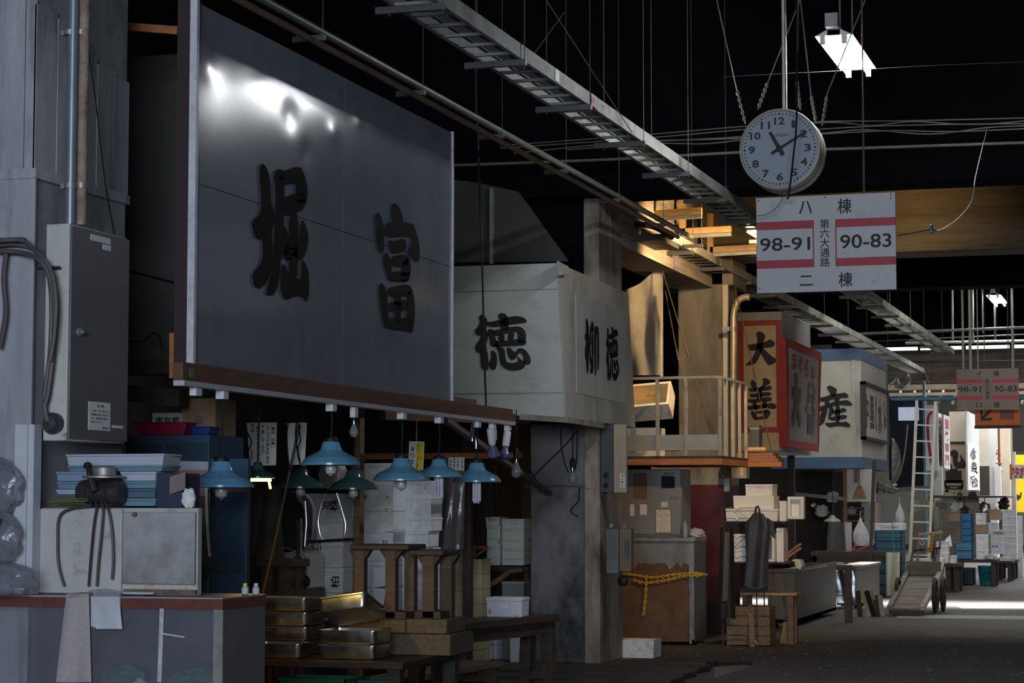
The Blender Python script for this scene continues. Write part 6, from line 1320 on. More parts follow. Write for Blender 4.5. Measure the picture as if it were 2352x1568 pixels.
# back of first stall
bw = mat('dark_brown_boards', (0.050, 0.036, 0.028), 0.8, col2=(0.022, 0.016, 0.013), scale=3, stretch=(4, 1, 0.3))
solo(MB().box(-11.9, -6.9, 21.6, 21.66, 0, 4.5).box(-6.9, -6.2, 22.6, 22.66, 0, 4.5), 'back_partition', bw, 'dark brown board partition at the back of first stall', 'partition')
solo(MB().box(AY(825, 1047, 18.9).x, AY(1195, 1047, 18.9).x, 18.9, 18.95, AY(900, 1054, 18.9).z, AY(900, 1041, 18.9).z), 'shelf_beam', orangewood, 'thin orange brown timber across the back of first stall', 'timber')
for px, lab in ((940, 'left dark post at the back of first stall'), (1072, 'right dark post at the back of first stall')):
    q = AY(px, 1000, 19.2); solo(MB().box(q.x-0.04, q.x+0.04, 19.2, 19.28, 0, 2.25), 'timber_post', darkwood, lab, 'post')
for k, (px, py) in enumerate(((1040, 1210), (1122, 1190), (1138, 1150))):
    q = AY(px, py, 18.89); tz_ = AY(px, 1047, 18.89).z; cable([Vector((q.x, 18.899, tz_)), q+Vector((0.01, 0, 0.3*(tz_-q.z))), q], 0.006, cord_m, ('dangling black cord left of far blue lamp bulb', 'dangling black cord with plug behind far blue lamp', 'dangling black cord beside the greenish boxes')[k], 'cord', 'cord', 'cords hanging at the back of first stall')
# panels behind the boxed white sign
sl = mat('dim_slanted_panel', (0.06, 0.056, 0.05), 0.7, col2=(0.04, 0.037, 0.033), scale=2)
b = MB().prism([AY(*p, 19.6) for p in ((900, 395), (1100, 420), (1190, 440), (1304, 596), (1304, 600), (900, 604))], (0, 0.04, 0))
o = solo(b, 'slanted_panel', sl, 'dim slanted panel rising behind the boxed white sign', 'panel')
MB().box(AY(1125, 500, 19.58).x, AY(1133, 500, 19.58).x, 19.57, 19.6, AY(1130, 606, 19.58).z, AY(1130, 432, 19.58).z).build('metal_strip', galv, o)
# ================================================================== second stall: balcony, cabinet with chain, apron rack
l = bpy.data.lights.new('warm_lamp', 'SPOT'); l.energy = 300; l.color = WARM; l.shadow_soft_size = 0.10; l.spot_size = math.radians(160); l.spot_blend = 0.4
o = bpy.data.objects.new('warm_lamp', l); COL.objects.link(o); o.location = AD(1762, 560, 23.0); o.rotation_euler = Vector((-0.62, 0.78, 0.0)).to_track_quat('-Z', 'Y').to_euler()
w2 = AD(1985, 655, 20.0); l = bpy.data.lights.new('warm_lamp_low', 'SPOT'); l.energy = 260; l.color = WARM; l.shadow_soft_size = 0.06; l.spot_size = math.radians(64); l.spot_blend = 1.0
o = bpy.data.objects.new('warm_lamp_low', l); COL.objects.link(o); o.location = w2+Vector((0, 0, 0.05)); o.rotation_euler = (Vector((-5.3, 23.6, 1.3))-w2).to_track_quat('-Z', 'Y').to_euler()

w2r = thing('pendant_lamp', 'second warm work lamp lower behind the aisle number sign', 'lamp', w2); MB().lathe([(0.02, 0.30), (0.06, 0.29), (0.08, 0.22), (0.20, 0.04), (0.21, 0.0)], w2, 28).build('shade', white_enamel, w2r); MB().tube([w2+Vector((0, 0, 0.3)), Vector((w2.x, w2.y, 7.7))], 0.008, 6).build('cord', cord_m, w2r)
wl = AD(1762, 560, 23.0)
wlr = thing('pendant_lamp', 'warm work lamp hidden behind the white aisle number sign', 'lamp', wl)
MB().lathe([(0.02, 0.24), (0.05, 0.23), (0.07, 0.15), (0.19, 0.12), (0.20, 0.11)], wl+Vector((0.12, -0.14, 0)), 28).build('shade', white_enamel, wlr)
MB().tube([wl+Vector((0.12, -0.14, 0.23)), Vector((wl.x+0.12, wl.y-0.14, 7.7))], 0.008, 6).build('cord', cord_m, wlr)
# ------------------------------------------------------------------ work cabinet
CB = AZ(1595, 1482, 0); CBX, CBY = CB.x, CB.y
CBYE = AX(1623, 1465, CBX).y
ctop = AY(1595, 1234, CBY).z
cxl = AY(1436, 1400, CBY).x-0.35
wk = thing('work_counter', 'steel topped work counter with wooden board front beside the column', 'counter', (CBX-0.6, (CBY+CBYE)/2, 0))
stl = mat('dull_steel_sheet', (0.33, 0.31, 0.28), 0.4, metal=0.5, col2=(0.23, 0.21, 0.19), scale=3, stretch=(1, 1, 0.4), dirt=(0.12, 0.09, 0.07), dscale=2)
dkst = mat('scraped_dark_steel', (0.10, 0.10, 0.10), 0.4, metal=0.5, col2=(0.05, 0.05, 0.05), scale=4, stretch=(1, 1, 0.4), dirt=(0.22, 0.21, 0.20), dscale=4, damt=0.2)
MB().box(cxl, CBX-0.006, CBY+0.03, CBYE, 0.06, ctop-0.05).build('body', stl, wk, bevel=0.004)
MB().box(CBX-0.005, CBX, CBY+0.03, CBYE, 0.04, ctop-0.05).build('side_sheet', dkst, wk)
MB().box(cxl, CBX+0.01, CBY-0.01, CBYE+0.01, ctop-0.049, ctop).build('worktop', stl, wk, bevel=0.006)
bz0, bz1 = 0.02, AY(1500, 1292, CBY).z
bwm = mat('worn_orange_brown_board', (0.16, 0.075, 0.032), 0.7, col2=(0.07, 0.035, 0.018), scale=3, dirt=(0.05, 0.03, 0.02), dscale=2.5, damt=0.45, bump=0.2)
rnd = random.Random(5)
topl = [(cxl+0.02+(CBX-0.08-cxl)*k/24, CBY, bz1-0.10*rnd.random()**3) for k in range(25)]
MB().prism([(cxl+0.02, CBY, bz0)]+topl+[(CBX-0.06, CBY, bz0+0.02)], (0, 0.018, 0)).build('front_board', bwm, wk)
MB().box(CBX-0.055, CBX-0.03, CBY-0.004, CBY+0.02, 0.02, AY(1590, 1318, CBY).z).build('torn_tape', mat('silver_tape', (0.38, 0.38, 0.38), 0.3, metal=0.4, col2=(0.10, 0.08, 0.06), scale=14, amt=0.8), wk)
# refrigerator
x0, x1, ya, yb, z0, z1 = FB(1452, 1077, 1565, 1236, CBY+0.12, 0.5)
rf = thing('refrigerator', 'grey steel refrigerator with taped papers standing on work counter', 'refrigerator', ((x0+x1)/2, (ya+yb)/2, ctop+0.001))
rfm = mat('grey_fridge_steel', (0.26, 0.245, 0.22), 0.35, metal=0.35, col2=(0.21, 0.20, 0.18), scale=2, stretch=(1, 1, 0.4))
MB().box(x0-0.5, x1, ya+0.03, yb, ctop+0.002, z1).build('body', rfm, rf, bevel=0.006)
MB().box(x0-0.5, x1-0.005, ya, ya+0.028, ctop+0.03, z1-0.01).build('door', rfm, rf, bevel=0.006)
q = AY(1536, 1087, ya); MB().tube([q+Vector((-0.06, 0, 0)), q+Vector((-0.05, -0.03, 0)), q+Vector((0.05, -0.03, 0)), q+Vector((0.06, 0, 0))], 0.008, 8).build('handle', steel, rf)
def fr(px0, py0, px1, py1, m, nm, o=0.002): 
    a = AY(px0, py0, ya); c = AY(px1, py1, ya); return MB().box(a.x, c.x, ya-o-0.001, ya-o, c.z, a.z).build(nm, m, rf)
fr(1519, 1093, 1550, 1121, mat('dark_display', (0.02, 0.02, 0.03), 0.2), 'display')
fr(1455, 1086, 1486, 1146, mat('brown_red_paper', (0.17, 0.085, 0.06), 0.8), 'brown_paper')
warmp = mat('cream_paper', (0.66, 0.58, 0.48), 0.8, col2=(0.58, 0.50, 0.41))
fr(1470, 1158, 1486, 1182, warmp, 'small_paper'); fr(1519, 1152, 1534, 1164, warmp, 'small_paper'); fr(1447, 1158, 1457, 1184, warmp, 'small_paper')
fr(1503, 1168, 1544, 1226, mat('brown_tape_patch', (0.26, 0.15, 0.075), 0.4), 'tape_patch', 0.002); fr(1507, 1170, 1541, 1222, mat('printed_form', (0.66, 0.58, 0.47), 0.8, col2=(0.38, 0.33, 0.27), scale=45), 'printed_form', 0.004)
fr(1538, 1140, 1559, 1148, MATS['brown_tape_patch'], 'tape_patch')
# bottle and bag on the counter
q = AZ(1573, 1238, ctop+0.001); q = Vector((AY(1573, 1238, CBY+0.06).x, CBY+0.07, ctop+0.001))
r = thing('water_bottle', 'clear plastic water bottle with blue label beside the refrigerator', 'bottle', q)
MB().lathe([(0, 0), (0.028, 0), (0.030, 0.01), (0.030, 0.11), (0.022, 0.145), (0.012, 0.165), (0.012, 0.175)], q, 20).build('body', mat('bottle_plastic', (0.45, 0.48, 0.52), 0.1, alpha=0.6), r)
MB().lathe([(0.0305, 0.03), (0.0305, 0.09)], q, 20).build('label', mat('bottle_label', (0.10, 0.16, 0.32), 0.4, col2=(0.4, 0.4, 0.42), scale=30), r)
MB().lathe([(0.014, 0.172), (0.014, 0.192), (0, 0.193)], q, 14).build('cap', mat('blue_cap', (0.10, 0.25, 0.42), 0.4), r)
lump((AY(1600, 1230, CBY+0.08).x-0.01, CBY+0.12, ctop+0.001), 0.085, 0.06, 0.055, bagm, 'crumpled plastic bag of scraps on the corner of work counter', 'plastic_bag', 'bag', 51, 0.14)
lump((AY(1617, 1231, CBY+0.03).x, CBY+0.02, ctop+0.001), 0.025, 0.02, 0.02, mat('amber_lid', (0.55, 0.28, 0.05), 0.3), 'small amber jar lid on the corner of work counter', 'jar_lid', 'lid', 52, 0.02)
# yellow chain
yc = mat('yellow_plastic_chain', (0.80, 0.44, 0.02), 0.35, col2=(0.70, 0.36, 0.015))
def chain(pts, lab, name='chain', link=0.045, r_=0.005, m=None, parent=None):
    P = smooth_pts(pts, 14); segs = [0]
    for i in range(1, len(P)): segs.append(segs[-1]+(P[i]-P[i-1]).length)
    n = max(2, int(segs[-1]/(link*0.72))); b = MB()
    def at(s):
        for i in range(1, len(P)):
            if segs[i] >= s: return P[i-1].lerp(P[i], (s-segs[i-1])/max(1e-9, segs[i]-segs[i-1])), (P[i]-P[i-1]).normalized()
        return P[-1], (P[-1]-P[-2]).normalized()
    for k in range(n):
        p, d = at((k+0.5)*segs[-1]/n); a = d.cross(Vector((0, 1, 0.2))).normalized(); c = d.cross(a)
        w_ = a if k % 2 == 0 else (a*0.35+c*0.94)
        ring = []
        for j in range(10):
            t = 2*math.pi*j/10; ring.append(p+d*(link*0.5*math.cos(t))+w_*(link*0.30*math.sin(t)))
        b.tube(ring, r_, 5, closed=True)
    if parent: return b.build(name, m or yc, parent)
    return solo(b, name, m or yc, lab, 'chain', 'yellow chains round the work counter')
fcb = lambda px, py, o=0.03: AY(px, py, CBY-o)
chain([fcb(1430, 1317), fcb(1456, 1320), fcb(1500, 1326), fcb(1550, 1319), fcb(1600, 1316), fcb(1624, 1320, -0.3)], 'upper strand of yellow chain across the work counter front')
chain([fcb(1456, 1331, 0.045), fcb(1482, 1338, 0.045), fcb(1530, 1332, 0.045), fcb(1570, 1323, 0.045), fcb(1612, 1321, 0.04)], 'lower strand of yellow chain across the work counter front')
chain([fcb(1485, 1322, 0.06), fcb(1484, 1345, 0.06), fcb(1482, 1375, 0.06), fcb(1478, 1412, 0.06)], 'loose end of yellow chain hanging down the wooden board')
# open foam tub on the ground
q = AZ(1470, 1511, 0)
a = AY(1424, 1511, q.y); c = AY(1502, 1511, q.y)
foam_box((a.x+c.x)/2-0.06, q.y, 0.001, c.x-a.x+0.12, 0.34, AY(1470, 1470, q.y).z, 'open grubby white foam tub on the ground by the column', 'foam boxes set down singly', lid=False, opn=True, notch=False, m=foam_old, name='foam_tub')
# ------------------------------------------------------------------ balcony
BCX = -4.75
bc = AX(1657, 1046, BCX); BCY = bc.y; BCZ = bc.z
BCE = AX(1718, 1040, BCX).y
bxl = AY(1440, 1000, BCY).x
bal = thing('balcony', 'small railed steel balcony carrying foam boxes above the work counter', 'balcony', (BCX-0.6, (BCY+BCE)/2, BCZ-0.1))
rail_g = mat('grey_rail_paint', (0.36, 0.34, 0.29), 0.5, col2=(0.24, 0.22, 0.19), scale=5, metal=0.2, dirt=(0.12, 0.08, 0.05), dscale=4, damt=0.25)
MB().box(bxl, BCX+0.01, BCY-0.01, BCE+0.05, BCZ-0.10, BCZ-0.035).box(BCX, BCX+0.40, BCE-0.05, BCE+0.12, BCZ-0.10, BCZ-0.04).build('edge_beam', orangewood, bal, bevel=0.004)
MB().box(bxl, BCX, BCY+0.02, BCE, BCZ-0.034, BCZ).build('deck', darkwood, bal)
pz0, pz1 = AY(1560, 1034, BCY).z, AY(1560, 998, BCY).z
MB().box(bxl, BCX-0.01, BCY+0.012, BCY+0.02, pz0, pz1).build('kick_plate', mat('grey_kick_plate', (0.33, 0.33, 0.29), 0.4, metal=0.3, col2=(0.27, 0.27, 0.24)), bal)
rt = AY(1657, 862, BCY).z
for px in (1509, 1575, 1653):
    xx = AY(px, 900, BCY).x; MB().box(xx-0.018, xx+0.018, BCY, BCY+0.036, BCZ, rt-0.03).build('post', rail_g, bal)
for k in range(1, 5):
    yy = BCY+(BCE-BCY)*k/4-0.03; MB().box(BCX-0.036, BCX, yy, yy+0.036, BCZ, rt-0.03).build('post', rail_g, bal)
MB().box(bxl, BCX, BCY, BCY+0.036, rt-0.03, rt).box(BCX-0.036, BCX, BCY+0.037, BCE+0.01, rt-0.03, rt).build('top_rail', rail_g, bal)
# foam boxes on it
o = foam_px(1430, 932, 1512, 998, BCY+0.45, 0.35, 'white foam box standing inside the balcony rail', 'foam boxes on the balcony', lid=False, notch=False, m=foam_old); o.location.z = BCZ+0.001
a = AY(1450, 900, BCY+0.30); c = AY(1540, 900, BCY+0.30); wd = c.x-a.x+0.10
fo = foam_box((a.x+c.x)/2-0.05, BCY+0.30, AY(1500, 957, BCY+0.30).z, wd, 0.34, 0.26, 'tilted open foam box with yellowed inside on the balcony', 'foam boxes on the balcony', lid=False, opn=True, notch=False, m=foam_old)
fo.rotation_euler = (math.radians(52), math.radians(-4), 0); fo.location = (fo.location.x, BCY+0.52, AY(1500, 948, BCY+0.3).z+0.05)
# tarp, poles
tp_m = mat('grey_canvas_tarp', (0.32, 0.29, 0.24), 0.85, col2=(0.20, 0.18, 0.15), scale=3, bump=0.2)
TPY = BCY+0.9
draped(lambda u, v: AY(1432+88*u, 668-66*u**1.6+(862-668+66*u**1.6)*v, TPY)+Vector((0, -0.05*math.sin(5*u+4*v)-0.03*math.sin(11*u-3*v), 0)), 22, 22, 0.006, tp_m, 'grey canvas tarp hanging above the balcony', 'tarp', 'tarp')
pp = [AY(1400, 609, TPY+0.13), AY(1500, 606, TPY+0.13), AY(1512, 612, TPY+0.13), AY(1518, 630, TPY+0.13), AY(1519, 870, TPY+0.13)]
solo(MB().tube([pp[0]]+smooth_pts(pp[1:4], 5)+[pp[4]], 0.024, 10), 'bent_pipe', mat('warm_galv_pipe', (0.48, 0.41, 0.28), 0.4, metal=0.4, col2=(0.33, 0.27, 0.18)), 'bent galvanised pipe holding the grey canvas tarp', 'pipe')
pg = thing('peg_hanger', 'green plastic peg hanger above the grey tarp', 'hanger', AY(1513, 606, TPY-0.1))
gpeg = mat('green_peg_plastic', (0.02, 0.42, 0.20), 0.4)
b = MB(); c_ = AY(1513, 586, TPY-0.1)
for k in range(8): b.bar(c_+Vector((-0.085+0.024*k, -0.01*(k % 2), 0)), c_+Vector((-0.09+0.024*k+0.012*(k % 3-1), -0.01*(k % 2), -0.075)), 0.007, 0.012)
b.build('pegs', gpeg, pg)
MB().tube([c_+Vector((-0.1, 0, 0.005)), c_+Vector((0.1, 0, 0.012))], 0.007, 6).tube([c_+Vector((0, 0, 0.01)), c_+Vector((0, 0, 0.12))], 0.004, 5).build('frame', gpeg, pg)
q1_, q2_, q3_ = AY(1556, 590, TPY-0.15), AY(1543, 612, TPY-0.15), AY(1562, 624, TPY-0.15)
solo(MB().tube([q1_, q2_, q3_], 0.006, 6, closed=True).tube([q1_, q1_+Vector((0.01, 0, 0.05))], 0.004, 5), 'coat_hanger', mat('violet_plastic', (0.20, 0.18, 0.55), 0.3), 'violet plastic coat hanger hanging under the tray', 'hanger')
# stays
rod_m = mat('dark_rusty_rod', (0.075, 0.045, 0.032), 0.7)
for k, (pa, pb_, lab) in enumerate((((1515, 600), (1635, 996), 'longer rusty stay rod slanting down into the balcony'), ((1528, 668), (1580, 940), 'shorter rusty stay rod beside the longer one'), ((1688, 660), (1773, 1042), 'rusty stay rod crossing in front of the red framed sign'))):
    Ya, Yb = (BCY+0.8, BCY+0.4) if k < 2 else (25.5, 24.7)
    a, c = AY(*pa, Ya), AY(*pb_, Yb); m_ = a.lerp(c, 0.5)
    o = thing('stay_rod', lab, 'rod', c, 0, 'stay rods above the balcony'); MB().tube([a, c], 0.0065, 8).build('rod', rod_m, o); MB().tube([m_, m_+(c-a).normalized()*0.14], 0.011, 8).build('turnbuckle', rod_m, o)
# curved down pipe on column
pp = [AY(1722, 682, 25.75), AY(1705, 684, 25.75), AY(1692, 696, 25.75), AY(1685, 725, 25.75), AY(1685, 760, 25.75), AY(1684, 870, 25.75), AY(1684, 1060, 25.75)]
dp = thing('down_pipe', 'curved galvanised pipe descending beside the red framed sign', 'pipe', pp[-1])
MB().tube(smooth_pts(pp[:5], 6)+pp[5:], 0.042, 14).build('pipe', MATS['warm_galv_pipe'], dp)
q = AY(1684, 755, 25.75); MB().tube([q+Vector((0, 0, -0.03)), q+Vector((0, 0, 0.03))], 0.05, 14).box(q.x-0.13, q.x, q.y-0.02, q.y+0.02, q.z-0.025, q.z+0.025).build('clamp', galv, dp)
solo(MB().box(C3[1]-0.005, C3[1]+0.06, 25.99, 26.05, 1.72, 4.28), 'steel_angle', mat('rubbed_steel_angle', (0.62, 0.55, 0.42), 0.45, col2=(0.45, 0.39, 0.29), stretch=(1, 1, 0.3)), 'pale steel angle guarding the edge of the board marked column', 'angle')
# timber frames under the roof beside the board-marked beam
for k, (pts, lab) in enumerate((([(1494, 474), (1494, 498), (1612, 490)], 'tan timber bracket nearest the bent pipe'), ([(1568, 505), (1568, 538), (1680, 532)], 'tan timber bracket in the middle'), ([(1632, 548), (1632, 580), (1738, 574)], 'tan timber bracket nearest the aisle sign'))):
    Yk = 22.9+0.95*k; q = [AY(*p, Yk) for p in pts]
    o = thing('timber_bracket', lab, 'bracket', q[1], 0, 'tan timber brackets below the beam')
    MB().bar(q[0]+Vector((0, 0, 0.3)), q[1], 0.07, 0.06).build('upright', tanwood, o); MB().bar(q[1]+Vector((0, 0, 0.03)), q[2]+Vector((0, 0, 0.03)), 0.06, 0.07).build('arm', tanwood, o)
    MB().bar(q[1]+Vector((0, 0, -0.03)), q[2]+Vector((0, 0, -0.03)), 0.05, 0.04).build('rail', galv, o)
# odds and ends right of the balcony
zz = BCZ-0.035; YW = BCE+0.03
for k in range(3):
    a = AY(1690, 1050, YW); c = AY(1787-6*k, 1050, YW)
    solo(MB().box(a.x, c.x, YW+0.02*k, YW+0.4, zz+0.001+0.034*k, zz+0.033+0.034*k), 'plank', mat('red_brown_plank', (0.30, 0.13, 0.07), 0.7, col2=(0.17, 0.075, 0.045), scale=6, stretch=(6, 1, 6)), 'red brown plank, %s of three stacked beside the balcony' % ('lowest', 'middle', 'topmost')[k], 'plank', 'planks stacked by the balcony')
zz += 0.105
x0, x1, ya, yb, z0, z1 = FB(1722, 976, 1744, 1020, YW+0.2, 0.2)
tb = thing('tool_case', 'small black and grey case behind the mallet', 'case', ((x0+x1)/2, (ya+yb)/2, zz)); MB().box(x0, x1, ya, yb, zz, z1).build('body', mat('dark_case', (0.07, 0.08, 0.09), 0.5), tb, bevel=0.008); MB().box(x0-0.002, x1+0.002, ya-0.002, yb+0.002, z1-0.05, z1-0.03).build('band', galv, tb)
ml = thing('wooden_mallet', 'pale wooden mallet lying on the stacked planks', 'mallet', AY(1740, 1016, YW+0.05))
a, c = AY(1712, 1016, YW+0.05), AY(1757, 1014, YW+0.05); a.z = c.z = zz+0.034
MB().tube([a, a.lerp(c, 0.1), c, c+(c-a).normalized()*0.012], [0.026, 0.030, 0.030, 0.02], 14).build('head', mat('pale_mallet_wood', (0.55, 0.36, 0.18), 0.6), ml)
# speaker and box on column foot
q = AY(1676, 1080, 25.95); sp = thing('loudspeaker', 'small black loudspeaker on the white part of red column', 'speaker', q)
MB().box(q.x-0.10, q.x+0.06, 25.85, 26.0, q.z-0.09, q.z+0.09).build('case', mat('dark_speaker', (0.05, 0.045, 0.045), 0.6), sp, bevel=0.006); MB().lathe([(0.06, 0), (0.06, 0.008), (0.03, 0.01), (0, 0.004)], Vector((q.x-0.02, 25.849, q.z)), 20, Matrix.Rotation(math.pi/2, 3, 'X')).build('cone', blackm, sp)
q = AY(1707, 1080, 25.9); wb = thing('junction_box', 'cream junction box with pasted paper right of the loudspeaker', 'box', q)
MB().box(q.x-0.13, q.x+0.06, 25.8, 26.0, q.z-0.10, q.z+0.10).build('case', mat('cream_box', (0.55, 0.48, 0.36), 0.6), wb, bevel=0.005); MB().box(q.x-0.02, q.x+0.02, 25.796, 25.799, q.z-0.07, q.z+0.08).build('paper_notice', paper, wb)
# ------------------------------------------------------------------ wire rack with foam boxes and aprons
RKY = AZ(1700, 1484, 0).y
rk0, rk1 = AY(1660, 1480, RKY).x, AY(1739, 1480, RKY).x
rz_ = lambda py: AY(1700, py, RKY).z
wr_ = thing('wire_rack', 'wire display rack holding white foam boxes and aprons', 'rack', ((rk0+rk1)/2, RKY+0.2, 0))
wm = mat('greasy_wire', (0.22, 0.20, 0.17), 0.4, metal=0.7, col2=(0.12, 0.10, 0.08))
xw1 = AY(1832, 1480, RKY+0.3).x
b = MB()
for (xx, yy) in ((rk0, RKY), (rk1, RKY), (rk0, RKY+0.45), (rk1, RKY+0.45)): b.tube([(xx, yy, 0), (xx, yy, rz_(1163))], 0.008, 6)
b.tube(smooth_pts([(rk0, RKY, 0.03), (rk0+0.06, RKY, 0.12), (rk1-0.08, RKY, 0.12), (rk1, RKY, 0.03)]), 0.008, 6)
b.build('frame', wm, wr_)
LV = [1198, 1292]
for py in LV:
    z = rz_(py); b = MB()
    for k in range(9): yy = RKY+0.45*k/8; b.tube([(rk0-0.01, yy, z), (rk1+0.30, yy, z)], 0.004, 5)
    for k in range(5): xx = rk0+(rk1+0.3-rk0)*k/4; b.tube([(xx, RKY, z-0.006), (xx, RKY+0.45, z-0.006)], 0.005, 5)
    b.build('wire_shelf', wm, wr_)
b = MB()
for py in (1166, 1190, 1232, 1255, 1278):
    z = rz_(py); xm = (rk0+rk1)/2-0.02
    b.tube([(rk0, RKY-0.004, z), (xm-0.03, RKY-0.004, z), (xm, RKY-0.004, z-0.025), (xm+0.03, RKY-0.004, z), (rk1, RKY-0.004, z)], 0.0035, 5)
b.tube([AY(1690, 1168, RKY-0.004), AY(1716, 1190, RKY-0.004)], 0.003, 5).tube([AY(1680, 1262, RKY-0.004), AY(1718, 1228, RKY-0.004)], 0.003, 5)
b.build('hook_wires', wm, wr_)
GR = 'white foam boxes on the wire rack'
zb_ = rz_(1198)+0.008
def rbox(px0, py0, px1, py1, Y, d, lab, z=None, **k):
    a = AY(px0, py0, Y); c = AY(px1, py1, Y); z = c.z if z is None else z
    return foam_box((a.x+c.x)/2, Y, z, c.x-a.x, d, a.z-z, lab, GR, m=foam_old2, **k), a.z
foam_old2 = mat('warm_white_foam', (0.80, 0.77, 0.73), 0.7, col2=(0.72, 0.69, 0.64), scale=30, bump=0.08)
o, z1 = rbox(1667, 1168, 1786, 1194, RKY+0.05, 0.36, 'long shallow foam box lying lowest on the wire rack', zb_, notch=False)
o, z2 = rbox(1684, 1138, 1778, 1167, RKY+0.10, 0.34, 'upturned foam box second from top on wire rack', z1+0.001, notch=False, lid=False)
o, z3 = rbox(1712, 1112, 1774, 1137, RKY+0.12, 0.32, 'foam box topmost on the wire rack', z2+0.001, marks=[('◇', 0.9, 0.5, 0.02, 0.04, mat('grey_mark', (0.25, 0.23, 0.22), 0.7), 0)])
o, z4 = rbox(1790, 1150, 1806, 1196, RKY+0.12, 0.3, 'narrow foam box standing upright at rack end', zb_, notch=False, lid=False)
a, c = AY(1808, 1140, RKY+0.16), AY(1846, 1188, RKY+0.16)
ol = thing('foam_box', 'shallow open foam box turned on its side at right end of rack', 'box', ((a.x+c.x)/2, RKY+0.2, zb_), 0, GR)
def frame_box(r, x0, x1, y0, z0, z1, dep, m, m2, t=0.035):
    b = MB(); O = [(x0, y0, z0), (x1, y0, z0), (x1, y0, z1), (x0, y0, z1)]; I = [(x0+t, y0, z0+t), (x1-t, y0, z0+t), (x1-t, y0, z1-t), (x0+t, y0, z1-t)]; J = [(p[0], y0+dep*0.7, p[2]) for p in I]; Bk = [(p[0], y0+dep, p[2]) for p in O]
    b.add(O+I+Bk, [(0, 1, 5, 4), (1, 2, 6, 5), (2, 3, 7, 6), (3, 0, 4, 7), (0, 8, 9, 1), (1, 9, 10, 2), (2, 10, 11, 3), (3, 11, 8, 0), (8, 11, 10, 9)]); b.add(I+J, [(0, 1, 5, 4), (1, 2, 6, 5), (2, 3, 7, 6), (3, 0, 4, 7)]); b.build('body', m, r, bevel=0.008)
    MB().add(J, [(0, 1, 2, 3)]).build('inside', m2, r)
frame_box(ol, a.x, c.x, RKY+0.16, zb_+0.02, a.z, 0.12, foam_old2, foam_old2)
z0 = rz_(1292)+0.008
o, z5 = rbox(1683, 1226, 1735, 1290, RKY+0.06, 0.34, 'tall foam box on lower shelf of the wire rack', z0, notch=False, lid=False)
a, c = AY(1748, 1226, RKY+0.08), AY(1779, 1290, RKY+0.08)
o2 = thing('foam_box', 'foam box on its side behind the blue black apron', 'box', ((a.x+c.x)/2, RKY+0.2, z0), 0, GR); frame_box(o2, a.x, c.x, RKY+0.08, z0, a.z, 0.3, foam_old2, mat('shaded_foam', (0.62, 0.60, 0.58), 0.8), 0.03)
o, _ = rbox(1783, 1212, 1800, 1286, RKY+0.16, 0.3, 'foam box standing on end behind the sideways box', z0, notch=False, lid=False)
# aprons
ap_m = mat('blue_black_apron', (0.045, 0.045, 0.058), 0.55, col2=(0.028, 0.028, 0.038), scale=4, bump=0.15, bscale=12)
apx = RKY-0.05
ap = thing('apron', 'blue black rubber apron hanging over rack with a loop at top', 'apron', AY(1740, 1350, apx))
def apf(u, v):
    w0 = 58 if v > 0.15 else 22+240*v; cx_ = 1741-3*v
    w_ = w0*(1 if v < 0.6 else 1-0.25*(v-0.6)/0.4*(-0.3)) - 8*math.sin(3.1*max(0, v-0.2))
    px = cx_+(u-0.5)*w_; py = 1176+174*v+ (5*math.cos(6*(u-0.5)) if v > 0.95 else 0) + 8*abs(u-0.5)*(1 if v < 0.1 else 0)
    return AY(px, py, apx-0.03*math.sin(math.pi*u)-0.018*math.sin(9*u+2*v))
MB().sheet(apf, 20, 28, 0.006).build('body', ap_m, ap)
MB().tube(smooth_pts([AY(1735, 1182, apx), AY(1737, 1166, apx-0.01), AY(1742, 1164, apx-0.01), AY(1746, 1182, apx)]), 0.010, 8).build('neck_loop', blackm, ap)
MB().sheet(lambda u, v: AY(1762+14*u+6*v, 1188+40*v+10*u, apx-0.04-0.01*math.sin(5*u)), 6, 8, 0.006).build('strap_flap', ap_m, ap)
MB().sheet(lambda u, v: AY(1713+48*u, 1341+8*math.sin(3.14*u)+3*v, apx-0.055), 8, 2, 0.004).build('green_hem', mat('dark_green_hem', (0.02, 0.07, 0.045), 0.6), ap)
dap = mat('dull_black_apron', (0.030, 0.030, 0.030), 0.6, col2=(0.015, 0.015, 0.016), scale=4, bump=0.2)
draped(lambda u, v: AY(1655+30*u+(9*(u-0.5))*v, 1208+10*abs(u-0.5)+208*v, RKY-0.05-0.03*math.sin(7*u)), 12, 20, 0.006, dap, 'long dull black apron hanging at left corner of wire rack', 'apron', 'apron')
draped(lambda u, v: AY(1664+12*u-5*v, 1222+158*v, RKY-0.09-0.02*math.sin(6*u)), 6, 14, 0.005, mat('grey_brown_cloth_strip', (0.15, 0.135, 0.12), 0.7), 'grey cloth strip over the long dull black apron', 'cloth_strip', 'cloth')
